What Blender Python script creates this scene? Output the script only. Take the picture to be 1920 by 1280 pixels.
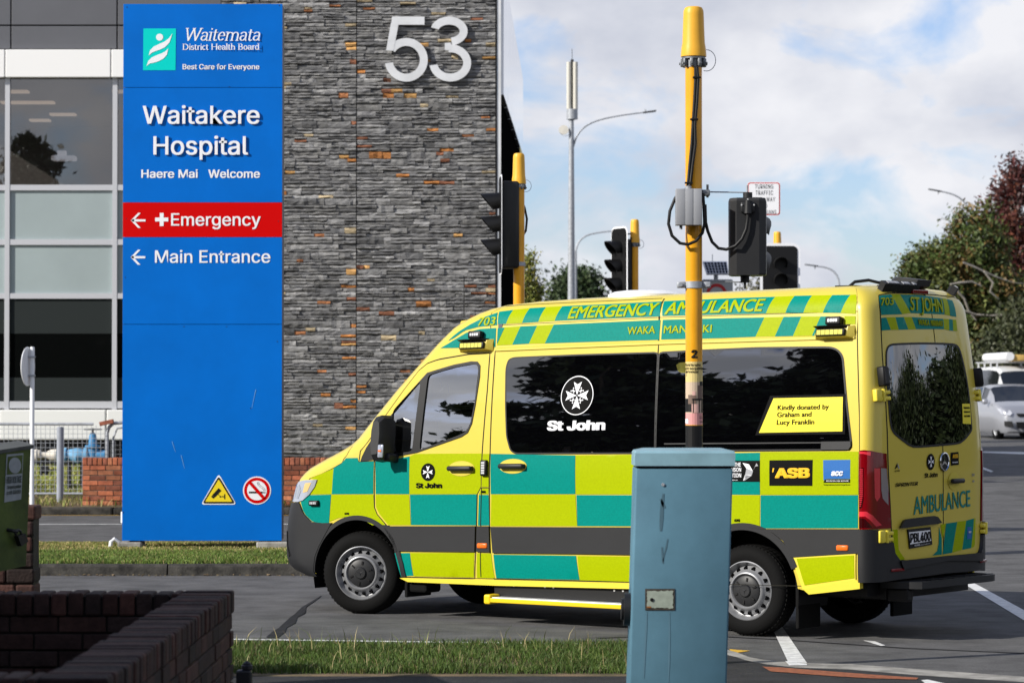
import bpy, bmesh, math, random
import numpy as np
from mathutils import Vector, Matrix
from mathutils.geometry import delaunay_2d_cdt

for _o in list(bpy.data.objects):
    bpy.data.objects.remove(_o, do_unlink=True)
SC = bpy.context.scene
C = SC.collection
RAD = math.radians
random.seed(7)
RNG = np.random.default_rng(7)

# ------------------------------------------------------------------ camera
F_PX, Y_HOR, H_CAM = 5333.0, 742.0, 1.78          # measured in the 1920 x 1280 photograph
PITCH = math.atan((Y_HOR - 640) / F_PX)
cam = bpy.data.cameras.new('camera')
cam.lens, cam.sensor_width = 100.0, 36.0
cam.clip_start, cam.clip_end = 0.5, 5000
cam.dof.use_dof = True
cam.dof.focus_distance = 22.0
cam.dof.aperture_fstop = 5.0
co = bpy.data.objects.new('camera', cam)
C.objects.link(co)
co.location = (0, 0, H_CAM)
co.rotation_euler = (math.pi / 2 + PITCH, 0, 0)
SC.camera = co
SC.render.resolution_x, SC.render.resolution_y = 1024, 682

# ------------------------------------------------------------------ light
SUN_DIR = Vector((0.99, 0.517, -0.62)).normalized()     # the way the light travels
SUN_EL = math.asin(-SUN_DIR.z)
SUN_AZ = math.atan2(-SUN_DIR.x, -SUN_DIR.y)
W = bpy.data.worlds.new('World')
SC.world = W
W.use_nodes = True
nt = W.node_tree
nt.nodes.clear()
N_ = nt.nodes.new
sky = N_('ShaderNodeTexSky')
sky.sky_type = 'NISHITA'
sky.sun_disc = False
sky.sun_elevation = SUN_EL
sky.sun_rotation = SUN_AZ
sky.air_density, sky.dust_density, sky.ozone_density = 1.0, 0.6, 1.5
tc = N_('ShaderNodeTexCoord')
mp = N_('ShaderNodeMapping')
mp.inputs['Location'].default_value = (3.1, 1.7, 0.35)
mp.inputs['Scale'].default_value = (15, 15, 25)
nz = N_('ShaderNodeTexNoise')
nz.inputs['Scale'].default_value = 1.0
nz.inputs['Detail'].default_value = 9
nz.inputs['Roughness'].default_value = 0.58
nz.inputs['Distortion'].default_value = 0.35
cr = N_('ShaderNodeValToRGB')
cr.color_ramp.elements[0].position, cr.color_ramp.elements[0].color = 0.33, (0, 0, 0, 1)
cr.color_ramp.elements[1].position, cr.color_ramp.elements[1].color = 0.50, (1, 1, 1, 1)
nz2 = N_('ShaderNodeTexNoise')
nz2.inputs['Scale'].default_value = 0.8
nz2.inputs['Detail'].default_value = 7
cr2 = N_('ShaderNodeValToRGB')
cr2.color_ramp.elements[0].position, cr2.color_ramp.elements[0].color = 0.38, (4.9, 5.15, 5.9, 1)
cr2.color_ramp.elements[1].position, cr2.color_ramp.elements[1].color = 0.63, (7.2, 7.25, 7.6, 1)
mp2 = N_('ShaderNodeMapping')
mp2.inputs['Location'].default_value = (8.2, 0.7, 1.9)
mp2.inputs['Scale'].default_value = (18, 18, 30)
mx = N_('ShaderNodeMix')
mx.data_type = 'RGBA'
tint = N_('ShaderNodeMix')
tint.data_type = 'RGBA'
tint.blend_type = 'MULTIPLY'
tint.inputs[0].default_value = 1.0
tint.inputs[7].default_value = (0.89, 0.96, 1.24, 1)
bg = N_('ShaderNodeBackground')
bg.inputs['Strength'].default_value = 0.1
wo = N_('ShaderNodeOutputWorld')
LK = nt.links.new
LK(tc.outputs['Generated'], mp.inputs['Vector'])
LK(tc.outputs['Generated'], mp2.inputs['Vector'])
LK(mp.outputs['Vector'], nz.inputs['Vector'])
LK(mp2.outputs['Vector'], nz2.inputs['Vector'])
LK(nz.outputs['Fac'], cr.inputs['Fac'])
LK(nz2.outputs['Fac'], cr2.inputs['Fac'])
sep = N_('ShaderNodeSeparateXYZ')
hi_ = N_('ShaderNodeMapRange')
hi_.interpolation_type = 'SMOOTHSTEP'
hi_.inputs['From Min'].default_value, hi_.inputs['From Max'].default_value = 0.95, 0.42
mul = N_('ShaderNodeMath')
mul.operation = 'MULTIPLY'
LK(tc.outputs['Generated'], sep.inputs['Vector'])
LK(sep.outputs['Z'], hi_.inputs['Value'])
LK(cr.outputs['Color'], mul.inputs[0])
LK(hi_.outputs['Result'], mul.inputs[1])
LK(mul.outputs['Value'], mx.inputs[0])
LK(sky.outputs['Color'], tint.inputs[6])
LK(tint.outputs[2], mx.inputs[6])
LK(cr2.outputs['Color'], mx.inputs[7])
LK(mx.outputs[2], bg.inputs['Color'])
LK(bg.outputs['Background'], wo.inputs['Surface'])
sl = bpy.data.lights.new('sun', 'SUN')
sl.energy = 5.0
sl.angle = RAD(0.55)
sl.color = (1.0, 0.95, 0.87)
so = bpy.data.objects.new('sun', sl)
C.objects.link(so)
so.rotation_euler = SUN_DIR.to_track_quat('-Z', 'Y').to_euler()
so.location = (-30, -20, 30)
SC.view_settings.view_transform = 'Standard'
SC.view_settings.look = 'None'
SC.view_settings.exposure = 0.3
SC.view_settings.gamma = 1.0

# ------------------------------------------------------------------ setting-out helpers
_cp, _sp = math.cos(PITCH), math.sin(PITCH)
def ray(px, py):
    a, b = (px - 960) / F_PX, (640 - py) / F_PX
    return Vector((a, _cp - b * _sp, _sp + b * _cp))
def at(px, py, Y):
    """point of the photograph's line of sight at the measured distance Y"""
    r = ray(px, py)
    t = Y / r.y
    return Vector((r.x * t, Y, H_CAM + r.z * t))
def terr(x, y):
    """the main road climbs gently beyond the crossing"""
    k = min(1, max(0, (x + 0.5) / 3.5))
    k = k * k * (3 - 2 * k)
    return 0.0127 * min(max(0, y - 30), 170) * k
def gp(px, py, z=0.0):
    r = ray(px, py)
    t = (z - H_CAM) / r.z if r.z < 0 else 50
    for _ in range(25):
        p = r * t
        t = (z + terr(p.x, p.y) - H_CAM) / r.z
    return Vector((r.x * t, r.y * t, z + terr(r.x * t, r.y * t)))

# ------------------------------------------------------------------ object helpers
def tag(o, label=None, cat=None, group=None, kind=None):
    if label: o['label'] = label
    if cat: o['category'] = cat
    if group: o['group'] = group
    if kind: o['kind'] = kind
    return o
def empty(name, loc=(0, 0, 0), rz=0.0, label=None, cat=None, group=None):
    o = bpy.data.objects.new(name, None)
    o.empty_display_size = 0.2
    C.objects.link(o)
    o.location = loc
    o.rotation_euler = (0, 0, rz)
    return tag(o, label, cat, group)
class MB:
    """collects shapes and links them as ONE mesh object"""
    def __init__(s):
        s.v, s.f, s.m, s.c = [], [], [], []
    def add(s, vs, fs, mi=0, M=None, col=None):
        b = len(s.v)
        if M is not None:
            vs = [M @ Vector(p) for p in vs]
        s.v.extend([tuple(p) for p in vs])
        for f in fs:
            s.f.append(tuple(i + b for i in f))
            s.m.append(mi)
            s.c.append(col)
    def box(s, a, b, mi=0, M=None, bev=0.0, col=None):
        x0, y0, z0 = a
        x1, y1, z1 = b
        if x0 > x1: x0, x1 = x1, x0
        if y0 > y1: y0, y1 = y1, y0
        if z0 > z1: z0, z1 = z1, z0
        if bev <= 0:
            vs = [(x0, y0, z0), (x1, y0, z0), (x1, y1, z0), (x0, y1, z0), (x0, y0, z1), (x1, y0, z1), (x1, y1, z1), (x0, y1, z1)]
            s.add(vs, [(0, 3, 2, 1), (4, 5, 6, 7), (0, 1, 5, 4), (1, 2, 6, 5), (2, 3, 7, 6), (3, 0, 4, 7)], mi, M, col)
            return
        pts = []
        bev = min(bev, (x1 - x0) * .49, (y1 - y0) * .49, (z1 - z0) * .49)
        k = bev * 0.3
        for x, sx in ((x0, 1), (x1, -1)):
            for y, sy in ((y0, 1), (y1, -1)):
                for z, sz in ((z0, 1), (z1, -1)):
                    pts += [(x, y + sy * bev, z + sz * bev), (x + sx * bev, y, z + sz * bev), (x + sx * bev, y + sy * bev, z), (x + sx * k, y + sy * k, z + sz * bev), (x + sx * k, y + sy * bev, z + sz * k), (x + sx * bev, y + sy * k, z + sz * k)]
        s.hull(pts, mi, M, col)
    def hull(s, pts, mi=0, M=None, col=None):
        bm = bmesh.new()
        for p in pts:
            bm.verts.new(p)
        r = bmesh.ops.convex_hull(bm, input=bm.verts[:])
        junk = list({v for v in r['geom_interior'] + r['geom_unused'] if isinstance(v, bmesh.types.BMVert)})
        if junk:
            bmesh.ops.delete(bm, geom=junk, context='VERTS')
        bmesh.ops.dissolve_limit(bm, angle_limit=0.01, verts=bm.verts[:], edges=bm.edges[:])
        bm.verts.index_update()
        s.add([v.co.copy() for v in bm.verts], [[v.index for v in f.verts] for f in bm.faces], mi, M, col)
        bm.free()
    def cyl(s, p0, p1, r0, r1=None, n=16, mi=0, M=None, cap=True, col=None):
        if r1 is None: r1 = r0
        p0, p1 = Vector(p0), Vector(p1)
        d = (p1 - p0).normalized()
        u = d.orthogonal().normalized()
        w = d.cross(u)
        vs = []
        for p, r in ((p0, r0), (p1, r1)):
            for i in range(n):
                a = 2 * math.pi * i / n
                vs.append(p + u * (r * math.cos(a)) + w * (r * math.sin(a)))
        fs = [(i, (i + 1) % n, n + (i + 1) % n, n + i) for i in range(n)]
        if cap:
            fs += [tuple(range(n - 1, -1, -1)), tuple(range(n, 2 * n))]
        s.add(vs, fs, mi, M, col)
    def tube(s, path, r, n=8, mi=0, M=None, cap=True, col=None):
        path = [Vector(p) for p in path]
        rs = r if hasattr(r, '__len__') else [r] * len(path)
        t0 = (path[1] - path[0]).normalized()
        u = t0.orthogonal().normalized()
        vs = []
        for k, p in enumerate(path):
            t = (path[min(k + 1, len(path) - 1)] - path[max(k - 1, 0)]).normalized()
            u = (u - t * u.dot(t)).normalized()
            w = t.cross(u)
            for i in range(n):
                a = 2 * math.pi * i / n
                vs.append(p + u * (rs[k] * math.cos(a)) + w * (rs[k] * math.sin(a)))
        fs = []
        for k in range(len(path) - 1):
            for i in range(n):
                j = (i + 1) % n
                fs.append((k * n + i, k * n + j, (k + 1) * n + j, (k + 1) * n + i))
        if cap:
            fs += [tuple(range(n - 1, -1, -1)), tuple(range((len(path) - 1) * n, len(path) * n))]
        s.add(vs, fs, mi, M, col)
    def lathe(s, prof, n=32, mi=0, M=None, a0=0.0, a1=2 * math.pi):
        """profile of (radius, height) turned about local Z"""
        full = abs(a1 - a0 - 2 * math.pi) < 1e-6
        m = n if full else n + 1
        vs = []
        for r, z in prof:
            for i in range(m):
                a = a0 + (a1 - a0) * i / n
                vs.append((r * math.cos(a), r * math.sin(a), z))
        fs = []
        for k in range(len(prof) - 1):
            for i in range(n):
                j = (i + 1) % m
                fs.append((k * m + i, k * m + j, (k + 1) * m + j, (k + 1) * m + i))
        s.add(vs, fs, mi, M)
    def prism(s, poly, d0, d1, mi=0, M=None, col=None):
        """polygon in local XY pulled from z=d0 to z=d1"""
        n = len(poly)
        vs = [(x, y, d0) for x, y in poly] + [(x, y, d1) for x, y in poly]
        s.add(vs, [tuple(range(n - 1, -1, -1)), tuple(range(n, 2 * n))] + [(i, (i + 1) % n, n + (i + 1) % n, n + i) for i in range(n)], mi, M, col)
    def build(s, name, mats, parent=None, smooth=None, loc=None, uvcol=False):
        me = bpy.data.meshes.new(name)
        me.from_pydata(s.v, [], s.f)
        if not isinstance(mats, (list, tuple)): mats = [mats]
        for m in mats: me.materials.append(m)
        if len(mats) > 1:
            me.polygons.foreach_set('material_index', s.m)
        if any(c is not None for c in s.c):
            at_ = me.attributes.new('tone', 'FLOAT_COLOR', 'CORNER')
            arr = []
            for f, c in zip(s.f, s.c):
                c = c or (0.5, 0.5, 0.5)
                arr += [c[0], c[1], c[2], 1.0] * len(f)
            at_.data.foreach_set('color', arr)
        bm = bmesh.new()
        bm.from_mesh(me)
        bmesh.ops.recalc_face_normals(bm, faces=bm.faces[:])
        bm.to_mesh(me)
        bm.free()
        if smooth:
            me.shade_smooth()
            me.set_sharp_from_angle(angle=RAD(smooth))
        me.update()
        o = bpy.data.objects.new(name, me)
        C.objects.link(o)
        if parent is not None: o.parent = parent
        if loc is not None: o.location = loc
        return o
def copy_tree(o, parent=None):
    c = o.copy()
    C.objects.link(c)
    c.parent = parent
    for ch in o.children:
        copy_tree(ch, c)
    return c
def X_(loc=(0, 0, 0), x=None, y=None, z=None):
    """matrix from a place and two axes"""
    x = Vector(x) if x is not None else None
    y = Vector(y) if y is not None else None
    z = Vector(z) if z is not None else None
    if z is None: z = x.cross(y)
    if x is None: x = y.cross(z)
    if y is None: y = z.cross(x)
    m = Matrix((x.normalized(), y.normalized(), z.normalized())).transposed().to_4x4()
    m.translation = Vector(loc)
    return m

# ------------------------------------------------------------------ materials
MATS = {}
def mat(name, col=(.5, .5, .5), rough=.6, metal=0.0, spec=.3, coat=0.0, var=0.0, vscale=3.0, bump=0.0, bscale=40.0, emit=None, fine=None, tone=False, stretch=None, detail=6, col2=None, lo=.35, hi=.65, trans=0.0, ior=None):
    m = bpy.data.materials.new(name)
    m.use_nodes = True
    t = m.node_tree
    b = t.nodes['Principled BSDF']
    b.inputs['Base Color'].default_value = (*col, 1)
    b.inputs['Roughness'].default_value = rough
    b.inputs['Metallic'].default_value = metal
    b.inputs['Specular IOR Level'].default_value = spec
    b.inputs['Coat Weight'].default_value = coat
    b.inputs['Coat Roughness'].default_value = 0.03
    b.inputs['Transmission Weight'].default_value = trans
    if ior: b.inputs['IOR'].default_value = ior
    L = t.links.new
    cd = t.nodes.new('ShaderNodeTexCoord')
    mpn = t.nodes.new('ShaderNodeMapping')
    if stretch: mpn.inputs['Scale'].default_value = stretch
    L(cd.outputs['Object'], mpn.inputs['Vector'])
    src = None
    if tone:
        an = t.nodes.new('ShaderNodeAttribute')
        an.attribute_name = 'tone'
        src = an.outputs['Color']
    if var > 0 or col2:
        n = t.nodes.new('ShaderNodeTexNoise')
        n.inputs['Scale'].default_value = vscale
        n.inputs['Detail'].default_value = detail
        n.inputs['Roughness'].default_value = .62
        L(mpn.outputs['Vector'], n.inputs['Vector'])
        r = t.nodes.new('ShaderNodeMapRange')
        r.inputs['From Min'].default_value, r.inputs['From Max'].default_value = lo, hi
        L(n.outputs['Fac'], r.inputs['Value'])
        x = t.nodes.new('ShaderNodeMix')
        x.data_type = 'RGBA'
        L(r.outputs['Result'], x.inputs[0])
        if col2:
            x.inputs[6].default_value, x.inputs[7].default_value = (*col, 1), (*col2, 1)
        else:
            x.inputs[6].default_value = (*[c * (1 - var) for c in col], 1)
            x.inputs[7].default_value = (*[min(1, c * (1 + var)) for c in col], 1)
        if src is not None:
            x.blend_type = 'MULTIPLY'
            r.inputs['To Min'].default_value, r.inputs['To Max'].default_value = 0, 1
            x2 = t.nodes.new('ShaderNodeMix')
            x2.data_type = 'RGBA'
            x2.blend_type = 'MULTIPLY'
            x2.inputs[0].default_value = 1
            x.blend_type = 'MIX'
            x.inputs[6].default_value = (1 - var,) * 3 + (1,)
            x.inputs[7].default_value = (1 + var,) * 3 + (1,)
            L(src, x2.inputs[6])
            L(x.outputs[2], x2.inputs[7])
            src = x2.outputs[2]
        else:
            src = x.outputs[2]
    if fine and src is not None:
        n3 = t.nodes.new('ShaderNodeTexNoise')
        n3.inputs['Scale'].default_value = fine[0]
        n3.inputs['Detail'].default_value = 3
        n3.inputs['Roughness'].default_value = .8
        L(mpn.outputs['Vector'], n3.inputs['Vector'])
        r3 = t.nodes.new('ShaderNodeMapRange')
        r3.inputs['From Min'].default_value, r3.inputs['From Max'].default_value = .3, .7
        r3.inputs['To Min'].default_value, r3.inputs['To Max'].default_value = 1 - fine[1], 1 + fine[1]
        L(n3.outputs['Fac'], r3.inputs['Value'])
        x3 = t.nodes.new('ShaderNodeMix')
        x3.data_type = 'RGBA'
        x3.blend_type = 'MULTIPLY'
        x3.inputs[0].default_value = 1
        L(src, x3.inputs[6])
        L(r3.outputs['Result'], x3.inputs[7])
        src = x3.outputs[2]
    if src is not None:
        L(src, b.inputs['Base Color'])
    if bump > 0:
        n2 = t.nodes.new('ShaderNodeTexNoise')
        n2.inputs['Scale'].default_value = bscale
        n2.inputs['Detail'].default_value = 5
        L(mpn.outputs['Vector'], n2.inputs['Vector'])
        bp = t.nodes.new('ShaderNodeBump')
        bp.inputs['Strength'].default_value = bump
        bp.inputs['Distance'].default_value = .01
        L(n2.outputs['Fac'], bp.inputs['Height'])
        L(bp.outputs['Normal'], b.inputs['Normal'])
    if emit:
        b.inputs['Emission Color'].default_value = (*emit[:3], 1)
        b.inputs['Emission Strength'].default_value = emit[3]
    MATS[name] = m
    return m
def glassmat(name, tint, rough=0.02, ior=1.5, clear=1.0):
    """a pane: mirror by Fresnel over a tinted see-through"""
    m = bpy.data.materials.new(name)
    m.use_nodes = True
    t = m.node_tree
    t.nodes.clear()
    o = t.nodes.new('ShaderNodeOutputMaterial')
    fr = t.nodes.new('ShaderNodeFresnel')
    fr.inputs['IOR'].default_value = ior
    gl = t.nodes.new('ShaderNodeBsdfGlossy')
    gl.inputs['Roughness'].default_value = rough
    tr = t.nodes.new('ShaderNodeBsdfTransparent')
    tr.inputs['Color'].default_value = (*tint, 1)
    mxs = t.nodes.new('ShaderNodeMixShader')
    t.links.new(fr.outputs['Fac'], mxs.inputs[0])
    t.links.new(tr.outputs[0], mxs.inputs[1])
    t.links.new(gl.outputs[0], mxs.inputs[2])
    t.links.new(mxs.outputs[0], o.inputs['Surface'])
    return m
ASPHALT = mat('asphalt', (.098, .097, .096), .92, var=.28, vscale=2.2, bump=.7, bscale=110, spec=.2, detail=12, fine=(75, .45))
FOOTPATH = mat('footpath_asphalt', (.03, .03, .031), .92, var=.3, vscale=3, bump=.6, bscale=140, spec=.2, fine=(90, .5))
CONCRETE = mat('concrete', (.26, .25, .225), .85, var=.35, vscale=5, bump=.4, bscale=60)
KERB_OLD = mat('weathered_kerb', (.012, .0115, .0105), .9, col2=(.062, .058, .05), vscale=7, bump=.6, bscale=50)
PAINT_W = mat('road_paint', (.62, .62, .6), .7, var=.22, vscale=14, bump=.3, bscale=120)
PAINT_Y = mat('yellow_road_paint', (.6, .36, .04), .7, var=.3, vscale=14)
TACTILE = mat('orange_tactile', (.26, .085, .04), .8, var=.3, vscale=20)
DIRT = mat('dirt', (.17, .12, .07), .95, col2=(.08, .07, .035), vscale=4, bump=.6, bscale=30)
SOIL_GRASS = mat('grass_soil', (.085, .105, .025), .95, col2=(.19, .15, .075), vscale=2.2, bump=.6, bscale=40)
GRASS_BLADE = mat('grass_blade', (.1, .16, .03), .6, tone=True, var=.2, vscale=2, spec=.25)
BRICK = mat('brick', (.3, .11, .06), .85, tone=True, var=.3, vscale=9, bump=.5, bscale=70)
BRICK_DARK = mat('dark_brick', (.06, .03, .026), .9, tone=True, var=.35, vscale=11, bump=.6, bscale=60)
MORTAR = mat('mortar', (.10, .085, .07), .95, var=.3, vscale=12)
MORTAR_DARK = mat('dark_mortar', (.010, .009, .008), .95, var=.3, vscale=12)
STONE = mat('ledge_stone', (.1, .1, .1), .8, tone=True, var=.34, vscale=7, bump=1.0, bscale=26, stretch=(1, 1, 4.5), detail=8)
STONE_GAP = mat('stone_gap', (.035, .035, .037), .95)
SIGN_BLUE = mat('sign_blue', (.0, .13, .53), .42, var=.07, vscale=1.2, spec=.12)
SIGN_RED = mat('sign_red', (.56, .0, .0), .42, spec=.12)
SIGN_WHITE = mat('sign_white', (.80, .81, .84), .45)
SIGN_TURQ = mat('sign_turquoise', (.0, .60, .54), .45, spec=.12)
SIGN_EDGE = mat('sign_dark_edge', (.012, .014, .03), .5)
STEEL = mat('brushed_steel', (.70, .71, .72), .32, metal=.25, var=.08, vscale=3)
ALU = mat('window_aluminium', (.55, .56, .59), .4, metal=.25)
CLAD_GREY = mat('grey_cladding', (.125, .128, .14), .42, var=.06, vscale=.6, metal=.2)
CLAD_WHITE = mat('white_cladding', (.80, .80, .79), .45)
CLAD_PLINTH = mat('white_plinth', (.74, .75, .73), .5)
BLACK = mat('black_paint', (.005, .005, .0055), .5, spec=.3)
DECAL_K = mat('decal_black', (.004, .004, .004), .6, spec=.06)
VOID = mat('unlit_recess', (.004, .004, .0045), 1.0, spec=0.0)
BLACK_GLOSS = mat('black_gloss', (.008, .008, .009), .15)
PLASTIC = mat('charcoal_plastic', (.0125, .013, .0145), .5, var=.08, vscale=6, spec=.35)
RUBBER = mat('rubber', (.006, .006, .006), .8, bump=.15, bscale=60, spec=.1)
GALV = mat('galvanised_steel', (.36, .38, .41), .5, metal=.3, var=.18, vscale=16)
GALV_DARK = mat('dull_clamp', (.2, .21, .22), .5, metal=.6, var=.2, vscale=20)
POLE_Y = mat('yellow_pole', (.72, .33, .01), .36, var=.08, vscale=5, coat=.2)
CAP_Y = mat('yellow_cap', (.76, .40, .035), .42, var=.05, vscale=5)
WHITE = mat('white_enamel', (.76, .77, .78), .4, var=.04)
GREYBOX = mat('grey_box', (.30, .31, .33), .5, var=.04)
RED_P = mat('red_paint', (.5, .015, .02), .45)
YELLOW_P = mat('yellow_paint', (.78, .6, .02), .4)


# ------------------------------------------------------------------ lettering
_TX = {}
try:      # the grotesk that ships with Blender; its built-in face otherwise
    import os
    GROTESK = bpy.data.fonts.load(os.path.join(bpy.utils.system_resource('DATAFILES'), 'fonts', 'Inter.woff2'))
except Exception:
    GROTESK = None
FONT_NOW = [GROTESK]
def txt2d(s, bold=0.0, space=1.0):
    """string -> (points, faces); x runs 0..1 over the word, y 0 at the baseline, 1 at capital height"""
    key = (s, bold, space, FONT_NOW[0])
    if key in _TX: return _TX[key]
    def raw(q):
        cu = bpy.data.curves.new('t', 'FONT')
        cu.body = q
        cu.size = 1.0
        if FONT_NOW[0]: cu.font = FONT_NOW[0]
        cu.space_character = space
        cu.resolution_u = 4
        ob = bpy.data.objects.new('t', cu)
        C.objects.link(ob)
        dg = bpy.context.evaluated_depsgraph_get()
        me = bpy.data.meshes.new_from_object(ob.evaluated_get(dg))
        bm = bmesh.new()
        bm.from_mesh(me)
        bmesh.ops.triangulate(bm, faces=bm.faces[:])
        bmesh.ops.remove_doubles(bm, verts=bm.verts[:], dist=1e-5)
        bm.verts.index_update()
        vs = [(v.co.x, v.co.y) for v in bm.verts]
        fs = [[v.index for v in f.verts] for f in bm.faces]
        bm.free()
        bpy.data.objects.remove(ob, do_unlink=True)
        bpy.data.meshes.remove(me)
        bpy.data.curves.remove(cu)
        return vs, fs
    vs, fs = raw(s)
    hv, _ = raw('H')
    y0, y1 = min(p[1] for p in hv), max(p[1] for p in hv)
    x0, x1 = min(p[0] for p in vs), max(p[0] for p in vs)
    lay = [0] * len(vs)
    if bold > 0:          # a heavier cut: the letter laid over itself a hair apart, each a fraction of a millimetre higher
        n0, v0, f0 = len(vs), list(vs), list(fs)
        vs, fs = [], []
        for i, (dx, dy) in enumerate(((-1, -.55), (1, -.55), (-1, .55), (1, .55), (0, 0)) if bold < .028 else ((-1, -.55), (1, -.55), (-1, .55), (1, .55), (0, -.55), (0, .55), (-1, 0), (1, 0), (-.5, -.55), (.5, -.55), (-.5, .55), (.5, .55), (0, 0))):
            vs += [(x + dx * bold, y + dy * bold) for x, y in v0]
            fs += [[k + i * n0 for k in f] for f in f0]
            lay = [j // n0 for j in range(len(vs))]
        x0, x1, y0, y1 = x0 - bold, x1 + bold, y0 - bold * .55, y1 + bold * .55
    out = ([((x - x0) / (x1 - x0), (y - y0) / (y1 - y0)) for x, y in vs], fs, lay)
    _TX[key] = out
    return out
def put_text(mb, s, P, Q, up, mi=0, bold=.012, shear=0.0, depth=0.0, normal=None, space=1.0):
    """lay a word along P->Q with capital height |up|; depth > 0 makes raised letters"""
    vs, fs, lay = txt2d(s, bold, space)
    P, Q, up = Vector(P), Vector(Q), Vector(up)
    d = Q - P
    e = d.normalized() * up.length
    out_ = d.cross(up).normalized() * .0004
    pts = [P + d * x + up * y + e * (shear * y) + out_ * l for (x, y), l in zip(vs, lay)]
    if depth <= 0:
        mb.add(pts, fs, mi)
        return
    nrm = Vector(normal) * depth
    n = len(pts)
    ed = {}
    for f in fs:
        for i in range(3):
            a, b = f[i], f[(i + 1) % 3]
            ed[(a, b)] = ed.get((a, b), 0) + 1
    side = [(a, b, b + n, a + n) for (a, b) in ed if (b, a) not in ed]
    mb.add(pts + [p + nrm for p in pts], [list(reversed(f)) for f in fs] + [[i + n for i in f] for f in fs] + side, mi)
def _arc(cx, cy, rx, ry, a0, a1, n=12):
    return [(cx + rx * math.cos(RAD(a0 + (a1 - a0) * i / n)), cy + ry * math.sin(RAD(a0 + (a1 - a0) * i / n))) for i in range(n + 1)]
_ST = lambda x, h: [[(x, 0), (x, h)]]
SERIF = {   # broad-nib strokes: (width, strokes, serif places)
 'W': (.95, [[(.1, .7), (.3, 0)], [(.3, 0), (.5, .7)], [(.5, .7), (.7, 0)], [(.7, 0), (.9, .7)]], [(.1, .7), (.5, .7), (.9, .7)]),
 'a': (.45, [_arc(.2, .34, .15, .14, 160, 0, 8) + [(.35, .06), (.42, 0)], _arc(.19, .14, .13, .13, 60, 330, 12) + [(.35, .12)]], []),
 'i': (.22, _ST(.11, .48) + [[(.11, .64), (.11, .69)]], [(.11, 0), (.07, .48)]),
 't': (.3, [[(.12, .62), (.12, .1)] + _arc(.2, .1, .08, .1, 180, 320, 6), [(.02, .47), (.27, .47)]], []),
 'e': (.43, [[(.06, .27), (.37, .27)] + _arc(.21, .25, .16, .23, 8, 320, 16)], []),
 'm': (.8, _ST(.1, .48) + [_arc(.25, .3, .15, .17, 180, 0, 8) + [(.4, 0)], _arc(.55, .3, .15, .17, 180, 0, 8) + [(.7, 0)]], [(.1, 0), (.4, 0), (.7, 0), (.06, .48)]),
 'D': (.72, _ST(.13, .7) + [[(.13, .7), (.28, .7)] + _arc(.28, .35, .34, .35, 90, -90, 14) + [(.13, 0)]], [(.1, 0), (.1, .7)]),
 's': (.36, [_arc(.17, .35, .11, .12, 30, 230, 9) + _arc(.17, .13, .13, .13, 60, -160, 9)], []),
 'r': (.34, _ST(.11, .48) + [[(.11, .3)] + _arc(.24, .3, .12, .17, 150, 60, 5)], [(.11, 0), (.07, .48)]),
 'c': (.4, [_arc(.21, .24, .16, .24, 50, 315, 14)], []),
 'H': (.76, _ST(.13, .7) + _ST(.63, .7) + [[(.13, .36), (.63, .36)]], [(.13, 0), (.13, .7), (.63, 0), (.63, .7)]),
 'l': (.22, _ST(.11, .74), [(.11, 0), (.07, .74)]),
 'h': (.52, _ST(.11, .74) + [_arc(.26, .3, .15, .17, 180, 0, 8) + [(.41, 0)]], [(.11, 0), (.41, 0), (.07, .74)]),
 'B': (.62, _ST(.13, .7) + [[(.13, .7), (.3, .7)] + _arc(.3, .53, .17, .17, 90, -90, 8) + [(.13, .36)], [(.3, .36)] + _arc(.3, .18, .22, .18, 90, -90, 8) + [(.13, 0)]], [(.1, 0), (.1, .7)]),
 'o': (.47, [_arc(.23, .24, .17, .24, 0, 360, 18)], []),
 'd': (.5, _ST(.38, .74) + [_arc(.22, .24, .16, .24, 40, 320, 14)], [(.42, 0), (.34, .74)]),
 ' ': (.26, [], []),
}
def put_serif(mb, s, P, Q, up, mi=0, shear=0.0, thick=.10, thin=.035):
    """a word in broad-nib serif capitals and small letters"""
    P, Q, up = Vector(P), Vector(Q), Vector(up)
    tot = sum(SERIF[c][0] for c in s)
    d = (Q - P) / tot
    u = up / .7
    e = d.normalized() * u.length * shear
    def M(p): return P + d * p[0] + u * p[1] + e * p[1]
    x = 0.0
    VV, FF = [], []
    def quad_(q):
        b = len(VV)
        VV.extend(q)
        FF.append([b, b + 1, b + 2, b + 3])
    for c in s:
        w, strokes, ser = SERIF[c]
        for st in strokes:
            for a, b in zip(st[:-1], st[1:]):
                dx, dy = b[0] - a[0], b[1] - a[1]
                L = math.hypot(dx, dy) + 1e-9
                hw = .5 * (thin + (thick - thin) * abs(dy) / L)
                nx, ny = -dy / L * hw, dx / L * hw
                ex, ey = dx / L * .012, dy / L * .012
                q = [(a[0] + nx - ex, a[1] + ny - ey), (a[0] - nx - ex, a[1] - ny - ey), (b[0] - nx + ex, b[1] - ny + ey), (b[0] + nx + ex, b[1] + ny + ey)]
                quad_([(x + k[0], k[1]) for k in q])
        for sx, sy in ser:
            q = [(sx - .09, sy - .015), (sx + .09, sy - .015), (sx + .09, sy + .02), (sx - .09, sy + .02)]
            quad_([(x + k[0], k[1]) for k in q])
        x += w
    out_ = d.cross(u).normalized() * .00008
    mb.add([M(k) + out_ * (i // 4) for i, k in enumerate(VV)], FF, mi)

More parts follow.
